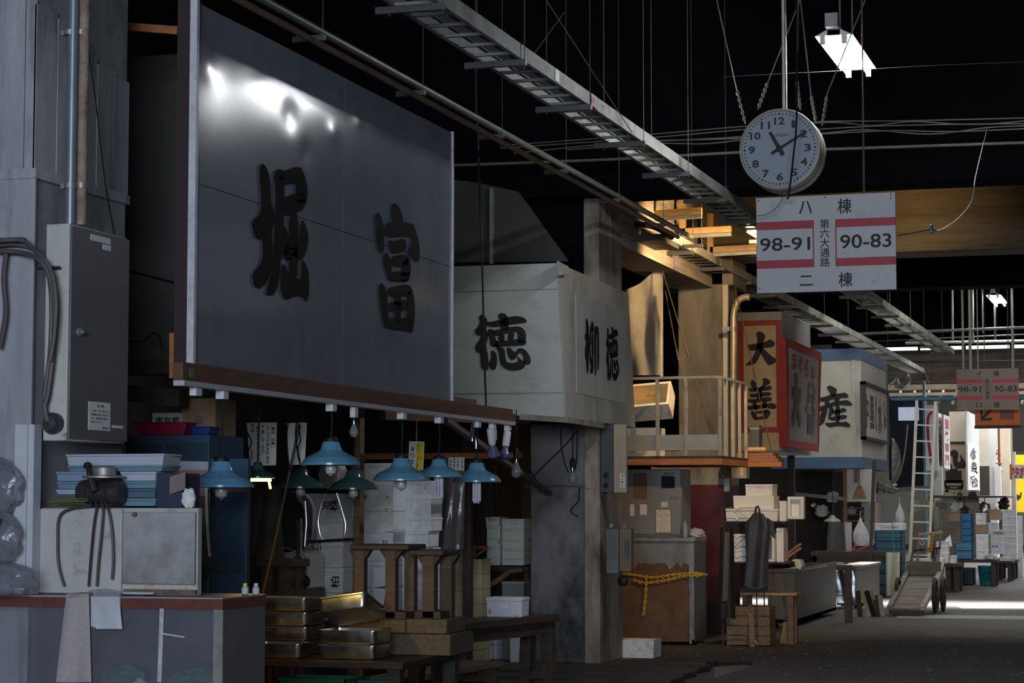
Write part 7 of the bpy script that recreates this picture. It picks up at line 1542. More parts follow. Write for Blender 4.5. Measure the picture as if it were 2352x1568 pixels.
# rough stool, brown box and broom in front of rack
sy = RKY+0.5
a, c = AY(1700, 1360, sy), AY(1829, 1360, sy)
st = thing('work_stool', 'low wooden stool with pale worn top beside the steel sink', 'stool', ((a.x+c.x)/2, sy+0.15, 0))
MB().box(a.x, c.x, sy, sy+0.32, a.z-0.03, a.z).build('seat', mat('pale_worn_top', (0.50, 0.34, 0.17), 0.7, col2=(0.30, 0.18, 0.09), scale=10), st, bevel=0.004)
for xx in (a.x+0.02, c.x-0.10):
    for yy in (sy+0.02, sy+0.24): MB().box(xx, xx+0.06, yy, yy+0.06, 0, a.z-0.031).build('leg', wood, st)
a, c = AY(1664, 1393, RKY+0.05), AY(1768, 1470, RKY+0.05)
bb = thing('wooden_crate', 'dark brown wooden crate on the ground inside the wire rack', 'crate', ((a.x+c.x)/2, RKY+0.25, 0.0))
for k in range(4): MB().box(a.x+0.02, c.x, RKY+0.06, RKY+0.42, 0.01+k*a.z/4, 0.005+(k+1)*a.z/4).build('slat_course', woodx, bb, bevel=0.004)
br = thing('broom', 'worn straw broom standing head down between stool and sink', 'broom', (AZ(1808, 1477, 0).x, AZ(1808, 1477, 0).y, 0))
q = Vector((AZ(1808, 1477, 0).x, AZ(1808, 1477, 0).y, 0))
b = MB(); rnd = random.Random(2)
for k in range(70):
    t = rnd.random()*6.28; rr = rnd.random()**0.5; b.tube([q+Vector((0.075*rr*math.cos(t), 0.04*rr*math.sin(t), 0.0)), q+Vector((0.035*rr*math.cos(t), 0.02*rr*math.sin(t), 0.24))], 0.006, 4)
b.build('straw', mat('broom_straw', (0.30, 0.20, 0.10), 0.8, col2=(0.17, 0.11, 0.055), scale=20), br)
MB().tube([q+Vector((0, 0, 0.22)), q+Vector((-0.05, 0.03, 0.62))], 0.014, 8).build('handle', wood, br)
for k, (pa, pb_) in enumerate((((1775, 1375), (1790, 1465)), ((1786, 1372), (1800, 1462)))):
    a, c = AY(*pa, RKY-0.02+0.03*k), AZ(*pb_, 0); solo(MB().bar(Vector((c.x-0.06, RKY+0.12+0.02*k, 0.45)), Vector((c.x, RKY-0.12+0.03*k, 0.001)), 0.05, 0.02), 'leaning_lath', wood, ('left of two wooden slats leaning on the low stool', 'right of two wooden slats leaning on the low stool')[k], 'lath')
# ================================================================== cable trays, pipes and wires under the roof
def cable_tray(y0, y1, xc, z, wid, lab, bars, first=True):
    r = thing('cable_tray', lab, 'cable tray', (xc, (y0+y1)/2, z), 0, 'cable trays under the roof')
    for s in (-1, 1):
        xx = xc+s*wid/2; b = MB().box(xx-0.003, xx+0.003, y0, y1, z, z+0.10).box(min(xx, xx-s*0.025), max(xx, xx-s*0.025), y0, y1, z+0.095, z+0.10).box(min(xx, xx-s*0.025), max(xx, xx-s*0.025), y0, y1, z, z+0.005)
        b.build('side_rail', tray_m, r)
    b = MB(); n = int((y1-y0)/0.30); rung = None
    for k in range(n+1):
        yy = y0+0.02+k*(y1-y0-0.06)/n
        if k >= 95: b.box(xc-wid/2, xc+wid/2, yy, yy+0.035, z+0.012, z+0.030)
        elif rung is None: rung = MB().box(xc-wid/2, xc+wid/2, yy, yy+0.035, z+0.012, z+0.030).build('rung', tray_m, r)
        else: c = rung.copy(); COL.objects.link(c); c.parent = r; c.location.y = k*(y1-y0-0.06)/n
    if b.v: b.build('far_rungs', tray_m, r)['kind'] = 'stuff'
    for yy in bars:
        if y0 < yy < y1:
            o = MB().box(xc-wid/2-0.10, xc+wid/2+0.03, yy-0.02, yy+0.02, z-0.042, z-0.001).build('support_bar', mat('dark_strut', (0.10, 0.10, 0.10), 0.5, metal=0.4), r)
            for s in ((-1, 1) if yy < 25 or int(yy*0.6) % 3 == 0 else ()):
                xx = xc+s*(wid/2+0.018); MB().tube([(xx, yy, z-0.06), (xx, yy, 7.7)], 0.004, 6).build('hanger_rod', mat('dull_rod', (0.10, 0.095, 0.085), 0.6), r)
    for yy in (y0+5.2, y0+9.1, y0+14.0, y0+19, y0+26):
        if yy < y1: MB().box(xc+wid/2+0.003, xc+wid/2+0.008, yy-0.05, yy+0.05, z+0.01, z+0.09).build('joint_plate', galv, r)
    return r
z1_ = 4.5
pL = AZ(1180, 193, z1_); pR = AZ(1223, 153, z1_)
T1X = (pL.x+pR.x)/2; T1W = abs(pR.x-pL.x)
T1E = AZ(2140, 815, z1_).y
bars1 = [AZ(px, py, z1_-0.02).y for px, py in ((1140, 147), (1292, 249))]
d_ = bars1[1]-bars1[0]; bars1 = [bars1[0]-d_]+[bars1[0]+d_*k for k in range(18)]
t1 = cable_tray(9.0, T1E, T1X, z1_, T1W, 'upper pale cable tray running the length of the aisle roof', bars1)
q = AX(1360, 251, T1X+T1W/2)
MB().box(T1X+T1W/2+0.009, T1X+T1W/2+0.011, q.y-0.06, q.y+0.10, z1_+0.004, z1_+0.097).build('red_tag', mat('red_tag', (0.50, 0.02, 0.03), 0.5), t1)
b = MB(); write(b, '17', (T1X+T1W/2+0.013, q.y-0.03, z1_+0.03), (0, 0.06, 0), (0, 0, 0.045), 0.02); b.build('tag_number', paper, t1, smooth=False)
b = MB(); write(b, '77', (T1X+T1W/2+0.006, q.y+0.25, z1_+0.03), (0, 0.09, 0), (0, 0, 0.04), 0.02); b.build('painted_number', ink, t1, smooth=False)
b = MB().box(T1X-0.02, T1X+0.05, 9.0, T1E-0.3, z1_+0.031, z1_+0.055)
b.build('laid_cable', mat('pale_laid_cable', (0.42, 0.43, 0.38), 0.5), t1)
# lower tray and the pair of pipes that feed it
z2_ = 4.42
pL = AZ(1490, 560, z2_); q = AZ(1606, 577, z2_)
T2X = AZ(1590, 577, z2_).x-0.18; T2W = 0.36
T2E = AZ(2080, 858, z2_).y; y2 = AZ(1545, 548, z2_).y
bars2 = [AZ(1560, 577, z2_).y]; bars2 += [bars2[0]+1.72*k for k in range(1, 12)]
t2 = cable_tray(y2, T2E, T2X, z2_, T2W, 'lower cable tray passing above the red framed sign', bars2)
MB().box(T2X-T2W/2+0.01, T2X+T2W/2-0.01, y2-0.3, y2+0.55, z2_-0.05, z2_+0.02).build('end_box', mat('dark_bracket', (0.05, 0.045, 0.04), 0.6), t2)
for k, (rr, m, dz, dx, lab) in enumerate(((0.027, mat('dusty_pipe', (0.20, 0.20, 0.165), 0.45, metal=0.4, col2=(0.13, 0.13, 0.105)), 0.05, 0.03, 'upper galvanised pipe running above the huge sign to lower tray'), (0.022, mat('brown_dusty_pipe', (0.20, 0.13, 0.085), 0.6, col2=(0.12, 0.075, 0.05)), -0.035, -0.02, 'lower brown pipe running above the huge sign to lower tray'))):
    a = AZ(1152, 303 if k == 0 else 326, z2_+dz); e = AZ(1535, 545, z2_+dz)
    o = thing('roof_pipe', lab, 'pipe', (a.x, a.y, a.z), 0, 'pipes above the huge sign')
    MB().tube([(a.x, 8.5, a.z), (a.x, e.y, a.z)], rr, 12).build('pipe', m, o)
    if k == 0:
        yy = AZ(965, 213, z2_).y; stp = AZ(1140, 313, z2_).y-yy
        for j in range(-1, 6):
            y_ = yy+stp*j; MB().box(a.x-0.16, a.x+0.05, y_-0.02, y_+0.02, z2_-0.02, z2_+0.015).build('support_bar', MATS['dark_strut'], o); MB().tube([(a.x+0.035, y_, z2_), (a.x+0.035, y_, 7.7)], 0.003, 5).build('hanger_rod', MATS['dull_rod'], o)
blk_c = [AY(1440, 515, 21.9), AY(1415, 528, 21.6), AY(1400, 560, 21.4), AY(1397, 620, 21.4), AY(1400, 680, 21.4)]
cable([AY(1545, 545, 22.3), AY(1500, 520, 22.1)]+blk_c, 0.035, mat('thick_black_cable', (0.03, 0.028, 0.026), 0.5), 'thick black cable bundle curving down beside the bare column', 'cable_bundle')
# wires crossing the aisle
WYY = 19.5
wg = 'wires crossing the aisle behind the clock'
wire_m = mat('dusty_wire', (0.16, 0.15, 0.12), 0.6, col2=(0.11, 0.10, 0.085))
cc_ = lambda pts, Y=WYY: [AY(px, py, Y) for px, py in pts]
cable(cc_([(1000, 381), (1400, 366), (1700, 350), (2100, 336), (2460, 324)]), 0.014, wire_m, 'thick lowest pipe crossing the aisle behind the clock', 'crossing_pipe', 'pipe', wg, 8)
for k, (pts, lab) in enumerate((([(1150, 334), (1450, 312), (1700, 291), (1895, 279), (2100, 277), (2460, 268)], 'topmost wire crossing the aisle behind the clock'), ([(1150, 340), (1470, 318), (1700, 298), (1900, 281), (2000, 288), (2100, 279), (2250, 286), (2460, 266)], 'second wire from top crossing behind the clock'), ([(1350, 336), (1560, 322), (1700, 314), (1895, 296), (2100, 287), (2460, 283)], 'third wire from top crossing behind the clock'), ([(1300, 344), (1500, 330), (1620, 330), (1720, 320), (1900, 305), (1990, 298), (2140, 308), (2280, 292), (2460, 286)], 'fourth wire from top, sagging right of the clock'), ([(1180, 352), (1450, 326), (1700, 318), (1880, 308), (2050, 300), (2200, 302), (2460, 290)], 'fifth wire from top crossing behind the clock'))):
    cable(cc_(pts, WYY-0.03*k-0.05), 0.006, wire_m, lab, 'crossing_wire', 'wire', wg)
cable(cc_([(1660, 177), (1800, 169), (1960, 161), (2150, 150), (2460, 138)], 17.0), 0.002, MATS['dull_rod'], 'faint thin wire crossing just under the fluorescent light', 'thin_wire', 'wire')
cable([AY(2268, 292, 19.44)]+cc_([(2242, 400), (2232, 460), (2205, 497), (2172, 522), (2150, 530)], 17.0), 0.004, mat('pale_wire', (0.45, 0.44, 0.42), 0.5), 'pale loose wire dangling right of the aisle number sign', 'loose_wire', 'wire')
lc_ = AY(2139, 526, 16.8); lamp_c = thing('wire_connector', 'small shiny blue connector on wire right of aisle sign', 'connector', lc_)
MB().lathe([(0, -0.035), (0.014, -0.03), (0.018, 0.0), (0.012, 0.03), (0, 0.04)], lc_, 12).build('body', mat('blue_connector', (0.08, 0.11, 0.22), 0.15), lamp_c)
MB().tube([lc_, AY(2110, 532, 16.7), AY(2062, 540, 16.5)], 0.005, 6).tube([lc_, AY(2152, 530, 16.9)], 0.004, 6).build('lead', cord_m, lamp_c)
cable([AD(1830, -30, 16.2), AD(1830, 255, 16.1), AD(1822, 360, 16.1), AD(1812, 445, 16.15), AD(1808, 456, 16.4)], 0.008, cord_m, 'dark cord hanging in front of the clock face', 'dangling_wire', 'wire')
cable([AD(1803, 440, 16.35), AD(1795, 460, 16.4), AD(1780, 480, 16.4), AD(1760, 492, 16.4), AD(1738, 496, 16.45)], 0.0035, mat('grey_thin_lead', (0.16, 0.16, 0.16), 0.5), 'thin grey lead curling from clock onto aisle sign corner', 'clock_lead', 'cord')
cable([Vector((AY(1092, 150, 16.2).x, 16.2, 7.7)), AY(1092, 150, 16.2), AY(1097, 300, 16.2), AY(1104, 500, 16.2), AY(1108, 620, 16.2), AY(1112, 800, 16.2), AY(1117, 948, 16.2)], 0.009, cord_m, 'long black cord hanging down in front of the white boxed sign', 'dangling_cable', 'cable')
for k, (pa, pb_, lab) in enumerate((((1248, -10), (1452, 305), 'thin stay wire slanting right down to the upper tray'), ((1222, 130), (1296, 28), 'thin stay wire slanting left down to the upper tray'))):
    cable([AD(*pa, 15.5), AD(*pb_, 16.0)], 0.004, wire_m, lab, 'stay_wire', 'wire', 'stay wires over the upper tray')
# distant roof: pipes, rods, girders
far_g = 'distant pipes crossing the aisle'
pale = MATS['pale_rod']
for k, (pts, Y, rr, m, lab) in enumerate((([(1880, 770), (2352, 752), (2460, 748)], 44.0, 0.03, pale, 'uppermost distant pale pipe crossing the aisle'), ([(1990, 785), (2352, 768), (2460, 765)], 44.5, 0.016, wire_m, 'second distant pipe crossing the aisle'), ([(2080, 788), (2352, 783), (2460, 781)], 45.0, 0.035, pale, 'third distant pale pipe crossing the aisle'), ([(2020, 832), (2352, 828), (2460, 827)], 47.0, 0.02, cord_m, 'distant dark wire crossing the aisle below the bright strip'))):
    cable(cc_(pts, Y), rr, m, lab, 'distant_pipe', 'pipe', far_g, 8)
for k, (px, pa, pb_) in enumerate(((2188, 665, 780), (2235, 665, 786), (2258, 672, 764), (2286, 700, 780), (2212, 800, 850), (2228, 798, 850), (2328, 798, 850))):
    a, c = AY(px, pa, 44.2), AY(px, pb_, 44.2); a.z = 7.7
    solo(MB().tube([a, c], 0.022, 8), 'hanging_rod', pale, 'pale vertical rod, %s from the left among the distant roof pipes' % ('first', 'second', 'third', 'fourth', 'fifth', 'sixth', 'seventh')[[2188, 2212, 2228, 2235, 2258, 2286, 2328].index(px)], 'rod', 'rods among the distant roof pipes')
gird = mat('far_tan_girder', (0.42, 0.35, 0.25), 0.6, col2=(0.28, 0.22, 0.16), scale=3)
for k, (py, h, m, lab) in enumerate(((876, 6, redwood, 'thin dark red distant girder'), (890, 12, gird, 'tan distant girder with bright edge'), (906, 7, gird, 'lowest tan distant girder'))):
    a = AY(2040, py, 54.0+0.8*k); c = AY(2352, py, 54.0+0.8*k)
    solo(MB().box(a.x-0.5, c.x+1.2, 54.0+0.8*k, 54.25+0.8*k, a.z-h*0.0055, a.z+h*0.0055), 'roof_girder', m, lab+' above the far stalls', 'girder', 'girders above the far stalls')
solo(MB().tube([AY(2046, 917, 43.0), AY(2360, 914, 43.0)], 0.035, 10), 'blue_pipe', mat('sky_blue_pipe', (0.06, 0.28, 0.48), 0.4), 'bright blue pipe crossing the aisle behind the ladder top', 'pipe')
b = MB()
for k in range(10):
    a = AY(2060+32*k, 925, 58); b.bar(a, a+Vector((0.25, -1.2, 0.25)), 0.06, 0.08)
solo(b, 'roof_louvres', mat('pale_slats', (0.55, 0.50, 0.40), 0.6), 'row of pale roof slats above the far stalls', 'louvres')
# hoses looping at the end of the lower tray
for k, pts in enumerate(([(2085, 862), (2084, 880), (2070, 890), (2056, 886)], [(2060, 862), (2064, 880), (2080, 888), (2090, 872), (2084, 860)], [(2042, 884), (2052, 876), (2058, 862)])):
    cable(cc_(pts, T2E-0.3-0.1*k), 0.03, mat('pale_hose', (0.45, 0.44, 0.38), 0.5), ('right pale hose loop at the end of the lower tray', 'middle pale hose loop at the end of the lower tray', 'left pale hose loop at the end of the lower tray')[k], 'hose_loop', 'hose', 'hose loops at the tray end', 8)
cable([AY(2118, 838, 50.15), AY(2126, 860, 50.1), AY(2134, 880, 50.1)], 0.02, pale, 'pale slack rope slanting under the far beam', 'slack_rope', 'rope')
# ================================================================== third stall: sinks, crates, cart, ladder
SKX = -4.62
a = AX(1825, 1441, SKX); a.z = 0
sk_c = AZ(1825, 1441, 0); SKX, SKY = sk_c.x, sk_c.y
SKE = AX(1921, 1425, SKX).y; skt = AX(1825, 1307, SKX).z
sk = thing('steel_sink', 'long scratched stainless steel sink tank facing the aisle', 'sink', (SKX-0.4, (SKY+SKE)/2, 0))
scr = mat('scratched_stainless', (0.13, 0.128, 0.125), 0.45, metal=0.25, col2=(0.06, 0.06, 0.06), scale=5, stretch=(3, 3, 0.4), rvar=0.1, dirt=(0.24, 0.24, 0.235), dscale=3, damt=0.15)
xl = AY(1764, 1400, SKY).x
t = 0.02
b = MB().box(SKX-t, SKX, SKY, SKE, 0.06, skt).box(xl, SKX-t, SKY, SKY+t, 0.06, skt).box(xl, xl+t, SKY+t, SKE, 0.06, skt).box(xl, SKX-t, SKE-t, SKE, 0.06, skt).box(xl, SKX, SKY, SKE, 0.06, 0.10)
b.build('tank', scr, sk)
MB().box(SKX-0.03, SKX+0.012, SKY-0.012, SKE+0.01, skt-0.045, skt+0.005).box(xl, SKX-0.03, SKY-0.012, SKY+0.03, skt-0.045, skt+0.005).build('rim', scr, sk, bevel=0.005)
for yy in (SKY+0.2, SKE-0.3):
    for xx in (xl+0.1, SKX-0.15): MB().box(xx, xx+0.05, yy, yy+0.05, 0, 0.059).build('leg', galv, sk)
MB().box(SKX+0.0125, SKX+0.0135, SKY+0.5, SKY+2.6, skt-0.035, skt-0.008).build('worn_print', mat('worn_white_print', (0.55, 0.55, 0.53), 0.5, metal=0.2, col2=(0.25, 0.25, 0.24), scale=18, amt=0.9), sk)
a = AY(1800, 1297, SKY+0.3)
solo(MB().prism([AY(1800, 1306, SKY+0.3), AY(1822, 1284, SKY+0.3), AY(1838, 1286, SKY+0.3), AY(1842, 1300, SKY+0.3), AY(1838, 1308, SKY+0.3)], (0, 0.25, 0)), 'milk_carton', paper, 'white carton lying on the near end of steel sink', 'carton', bevel=0.004)
lump((AY(1795, 1300, SKY+0.25).x-0.05, SKY+0.3, skt+0.006), 0.22, 0.12, 0.06, blackm, 'black bin bag slumped on near end of steel sink', 'bin_bag', 'bag', 61, 0.14)
# red tubes leaning
for k, (pa, pb_) in enumerate((((1802, 1276), (1840, 1248)), ((1808, 1280), (1840, 1258)))):
    a, c = AY(*pa, SKY+0.8), AY(*pb_, SKY+0.8)
    solo(MB().bar(a, c, 0.045, 0.03), 'red_board', mat('red_white_board', (0.42, 0.10, 0.07), 0.5, col2=(0.55, 0.40, 0.36), scale=3, stretch=(1, 1, 8)), ('upper red edged board leaning behind the sink', 'lower red edged board leaning behind the sink')[k], 'board')
# second steel tank
c2 = AX(1967, 1362, -4.62); S2Y = c2.y
s2e = AX(2022, 1355, -4.62).y; s2t = AX(1967, 1300, -4.62).z; s2l = AY(1921, 1340, S2Y).x
s2 = thing('steel_tank', 'second stainless tank with flat lid beyond the long sink', 'tank', (-5, (S2Y+s2e)/2, 0))
blst = mat('bluish_stainless', (0.36, 0.40, 0.46), 0.25, metal=0.9, col2=(0.16, 0.18, 0.22), scale=5, stretch=(1, 1, 3), bump=0.25, bscale=5)
MB().box(s2l, -4.63, S2Y+0.01, s2e, 0.05, s2t-0.05).build('body', scr, s2, bevel=0.005)
MB().sheet(wavy(lambda u, v: (Vector((s2l+(-4.64-s2l)*u, S2Y, 0.08+(s2t-0.14)*v)), Vector((0, -1, 0))), 0.006, 3), 14, 20, 0.003).build('front_sheet', blst, s2)
MB().box(s2l-0.02, -4.60, S2Y-0.02, s2e+0.02, s2t-0.049, s2t).build('lid', scr, s2, bevel=0.006)
for yy in (S2Y+0.1, s2e-0.15):
    for xx in (s2l+0.05, -4.72): MB().box(xx, xx+0.05, yy, yy+0.05, 0, 0.05).build('leg', galv, s2)
# brown post frame
q = AZ(1948, 1430, 0); zt = AY(1948, 1308, q.y).z
fr_ = thing('post_frame', 'dark brown post with arm between the two steel tanks', 'post', q)
MB().box(q.x-0.045, q.x+0.045, q.y, q.y+0.09, 0, zt).build('post', darkwood, fr_, bevel=0.004); MB().bar((q.x-0.15, q.y+0.04, zt+0.03), (q.x+0.05, q.y+0.04, zt+0.03), 0.07, 0.06).build('arm', darkwood, fr_)
# planks leaning on the second tank
cols = (darkwood, mat('grey_white_plank', (0.40, 0.39, 0.36), 0.6, col2=(0.25, 0.24, 0.22), scale=6), blackm, mat('grey_white_plank2', (0.30, 0.29, 0.27), 0.6), darkwood, MATS['grey_white_plank'])
nm = ('first', 'second', 'third', 'fourth', 'fifth', 'sixth')
for k in range(6):
    bx_ = 1974+10*k; f = AZ(bx_+(14 if k in (1, 2, 3) else 2), 1416, 0.0); f.y += 0.035*(k % 2); tpp = AY(bx_-4, 1357 if k < 4 else 1368, f.y+0.22)
    solo(MB().bar(f+Vector((0, 0, 0.001)), tpp, 0.07, 0.02, (0, 1, 0)), 'leaning_plank', cols[k], 'short plank leaning against second steel tank, %s from the left' % nm[k], 'plank', 'planks leaning on the second tank')
# long dark counter behind with drapes
CTY = AZ(2050, 1372, 0).y
cz = AY(2060, 1267, CTY).z; x0 = AY(1862, 1267, CTY).x; x1 = AY(2064, 1267, CTY).x
lc2 = wood_table(x0, x1, CTY, CTY+0.7, 0, cz, 0.07, darkwood, 'long dark wooden counter behind the steel tanks', 'counter', 'long_counter', None, 0.08, apron=0.10)
draped(lambda u, v: AY(2036+30*u, 1268+100*v, CTY-0.03-0.035*math.sin(9*u+v)), 14, 12, 0.006, mat('greenish_white_cloth', (0.56, 0.57, 0.49), 0.8, col2=(0.44, 0.45, 0.38), scale=3, stretch=(1, 1, 0.3)), 'greenish white cloth draped over end of the dark counter', 'drape', 'cloth')
# teal crates with a white box on top
tc = mat('teal_crate', (0.035, 0.16, 0.24), 0.45, col2=(0.025, 0.11, 0.165), scale=4)
kx0, kx1 = AY(2008, 1250, CTY+0.8).x, AY(2072, 1250, CTY+0.8).x; KYc = CTY+0.8
rows = [1365, 1344, 1317, 1292, 1268, 1243, 1218]
for i in range(6):
    z0 = 0.001 if i == 0 else AY(2040, rows[i], KYc).z+0.001; z1 = AY(2040, rows[i+1], KYc).z-0.001
    crate(kx0, kx1, KYc, KYc+0.55, z0, z1, tc, 'teal plastic crate, %s of the stack under the strapped white box' % ('bottom', 'second from bottom', 'third from bottom', 'third from top', 'second from top', 'topmost')[i], 'teal crates beside the ladder')
r = foam_px(2009, 1202, 2074, 1217, KYc+0.02, 0.5, 'white foam box with red lettering on top of teal crates', 'foam boxes set down singly', notch=False, m=foam, marks=[('21', 0.22, 0.25, 0.05, 0.045, mat('green_print', (0.04, 0.25, 0.12), 0.6), 0), ('LEGUMAN', 0.36, 0.28, 0.24, 0.04, rk, 0)])
z_ = AY(2050, 1202, KYc).z
solo(MB().tube([(AY(2054, 1240, KYc).x, KYc-0.008, AY(2054, 1290, KYc).z), (AY(2050, 1240, KYc).x, KYc-0.008, z_+0.01), (AY(2053, 1240, KYc).x, KYc+0.10, z_+0.03), (AY(2058, 1240, KYc).x, KYc+0.3, z_+0.008)], 0.008, 6), 'green_strap', mat('aqua_strap', (0.03, 0.45, 0.42), 0.4), 'aqua green strap tied around the teal crates', 'strap')
# hanging things under the blue banded sign
NYI = NY+0.3
q = AY(1893, 1068, NYI)
tl = thing('strip_light', 'unlit strip light under the blue banded sign', 'light', q); a, c = AY(1812, 1069, NYI), AY(1904, 1070, NYI); MB().box(a.x, c.x, NYI, NYI+0.08, a.z-0.05, a.z).build('fitting', mat('dull_white_fitting', (0.42, 0.42, 0.40), 0.5), tl)
q = AY(1912, 1192, NYI); R = 0.20
p_ = pendant((q.x, q.y, AY(1918, 1198, NYI).z), 0.15, mat('pale_green_enamel', (0.36, 0.40, 0.36), 0.3), 'pale green enamel lamp hanging under the blue banded sign', (q.x, q.y, 2.2), group='lamps under the blue banded sign', plug=False)
wp = thing('sign_leg_panel', 'white boxed post under corner of the blue banded sign', 'post', AZ(1990, 1365, 0)); x0, x1 = AY(1945, 1100, NYI).x, AY(2003, 1100, NYI).x
MB().box(x0, x1, NYI, NYI+0.45, AY(1990, 1152, NYI).z, ns.location.z-0.002).build('panel', cream_paint, wp); MB().box(x0-0.06, x0-0.001, NYI-0.03, NYI+0.05, 0, ns.location.z-0.002).box((x0+x1)/2-0.09, (x0+x1)/2-0.02, NYI-0.05, NYI-0.002, AY(1975, 1108, NYI).z, ns.location.z-0.002).build('post', wood, wp)
q = AY(1974, 1128, NYI-0.1); bl_ = thing('hanging_bell', 'brown wooden bell shaped box under the blue banded sign', 'bell', q)
MB().frus(q.x, q.y, q.z-0.13, q.z+0.10, 0.24, 0.12, 0.07, 0.07).build('body', mat('brown_bell', (0.17, 0.10, 0.05), 0.5, col2=(0.09, 0.05, 0.03)), bl_, bevel=0.006); MB().box(q.x-0.05, q.x+0.04, q.y-0.052, q.y-0.047, q.z-0.10, q.z-0.01).build('red_label', mat('dull_red_label', (0.25, 0.07, 0.05), 0.6), bl_)
MB().tube([q+Vector((0, 0, 0.09)), Vector((q.x, q.y, ns.location.z))], 0.008, 6).build('cord', cord_m, bl_)
for k, (px, py, h, lab) in enumerate(((1977, 1254, 62, 'white carrier bag hanging beside the dark pole'), (1998, 1255, 30, 'small clear bag hanging right of the dark pole'), (2067, 1202, 46, 'narrow clear bag hanging above the teal crates'))):
    q = AY(px, py, CTY+0.2 if k < 2 else CTY+1.6); hang_bag(q, (0.26, 0.12, 0.15)[k], h*38/F, bagm, lab, 'bags hanging in the third stall', seed=70+k, top=(q.x, q.y, q.z+h*38/F+0.12))
q = AY(2003, 1240, CTY-0.1); q2 = AY(2008, 1058, CTY-0.1)
solo(MB().bar(AZ(1996, 1372, 0), q2, 0.055, 0.055), 'dark_pole', darkwood, 'dark upright pole in front of the hanging white bag', 'pole')
draped(lambda u, v: AY(2009+13*u, 1155+46*v, CTY-0.05-0.02*math.sin(8*u)), 6, 8, 0.006, mat('beige_rag', (0.38, 0.33, 0.27), 0.9), 'beige rag hanging on the dark pole', 'rag', 'rag')
solo(MB().prism([AY(1957, 1265, CTY+0.1), AY(1964, 1243, CTY+0.1), AY(1963, 1265, CTY+0.1)], (0, 0.05, 0)).prism([AY(1966, 1264, CTY+0.1), AY(1992, 1252, CTY+0.1), AY(1992, 1256, CTY+0.1), AY(1970, 1265, CTY+0.1)], (0, 0.05, 0)), 'red_plastic_board', mat('bright_red_plastic', (0.65, 0.07, 0.03), 0.4), 'bright red plastic boards standing on the dark counter', 'board')
solo(MB().box(AY(1940, 1230, CTY+0.15).x, AY(1956, 1230, CTY+0.15).x, CTY+0.15, CTY+0.2, cz+0.001, AY(1940, 1199, CTY+0.15).z), 'white_board', cream_paint, 'tall white board standing at middle of the dark counter', 'board')
ap2 = draped(lambda u, v: AY(1903+36*u+(u-0.5)*8*v, 1198+66*v, CTY-0.02-0.03*math.sin(7*u)), 10, 10, 0.006, mat('grey_apron', (0.075, 0.075, 0.078), 0.7), 'grey apron hanging below the pale green lamp', 'apron', 'apron')
# clutter in the deep of the third stall
pb3 = mat('dim_brown_wall', (0.045, 0.035, 0.030), 0.85, col2=(0.02, 0.016, 0.014), scale=3)
solo(MB().box(-11.9, -6.2, 40.5, 40.6, 0, 4.6), 'back_partition', pb3, 'dim brown partition at the back of third stall', 'partition')
solo(MB().box(-11.9, -6.4, 31.2, 31.26, 0, 3.9), 'back_partition', pb3, 'dim brown partition behind the wire rack', 'partition')
rnd = random.Random(19)
it = [((1822, 1185, 1850, 1205), 'small white tool tray'), ((1868, 1150, 1905, 1162), 'pale horizontal duct'), ((1880, 1170, 1912, 1180), 'pile of white papers'), ((1800, 1130, 1850, 1142), 'grey metal lintel')]
solo(MB().bar(AY(1810, 1132, NYI+0.2), AY(1946, 1146, NYI+0.02), 0.06, 0.06), 'pale_duct', mat('dull_grey_duct', (0.30, 0.29, 0.27), 0.5), 'pale grey duct crossing behind the foam box rack', 'duct')
for k, (px, py, s_, m, lab, nm_) in enumerate(((1912, 1140, 0.10, white_enamel, 'round white fan head under the blue banded sign', 'fan'), (1990, 1160, 0.09, bagm, 'bunch of white plastic behind wooden bell box', 'plastic_bunch'), (1887, 1172, 0.11, paper, 'heap of white papers under the pale duct', 'paper_heap'), (1956, 1172, 0.08, bagm, 'crumpled clear plastic left of wooden bell box', 'plastic_bunch'), (1868, 1158, 0.05, steel, 'small chrome gadget under the pale duct', 'gadget'), (1820, 1262, 0.05, bagm, 'small red and white packet behind the sink', 'packet'))):
    q = AY(px, py, NYI+0.5); lump((q.x, q.y, q.z-s_), s_, s_*0.6, s_, m, lab, nm_, nm_.replace('_', ' '), 80+k, 0.15)
x0, x1, ya, yb, z0, z1 = FB(1946, 1165, 1966, 1198, NYI+0.2, 0.2); sh2 = thing('hanging_shelf', 'small brown shelf box left of white boxed post', 'shelf', ((x0+x1)/2, ya, z0)); MB().box(x0-0.1, x1+0.12, ya, yb, z0, z0+0.03).box(x0-0.1, x1+0.12, ya, yb, z1-0.02, z1).box(x0-0.1, x0-0.08, ya, yb, z0, z1).box(x1+0.1, x1+0.12, ya, yb, z0, z1).box(x0-0.1, x1+0.12, ya, yb, (z0+z1)/2-0.01, (z0+z1)/2+0.01).build('case', wood, sh2)
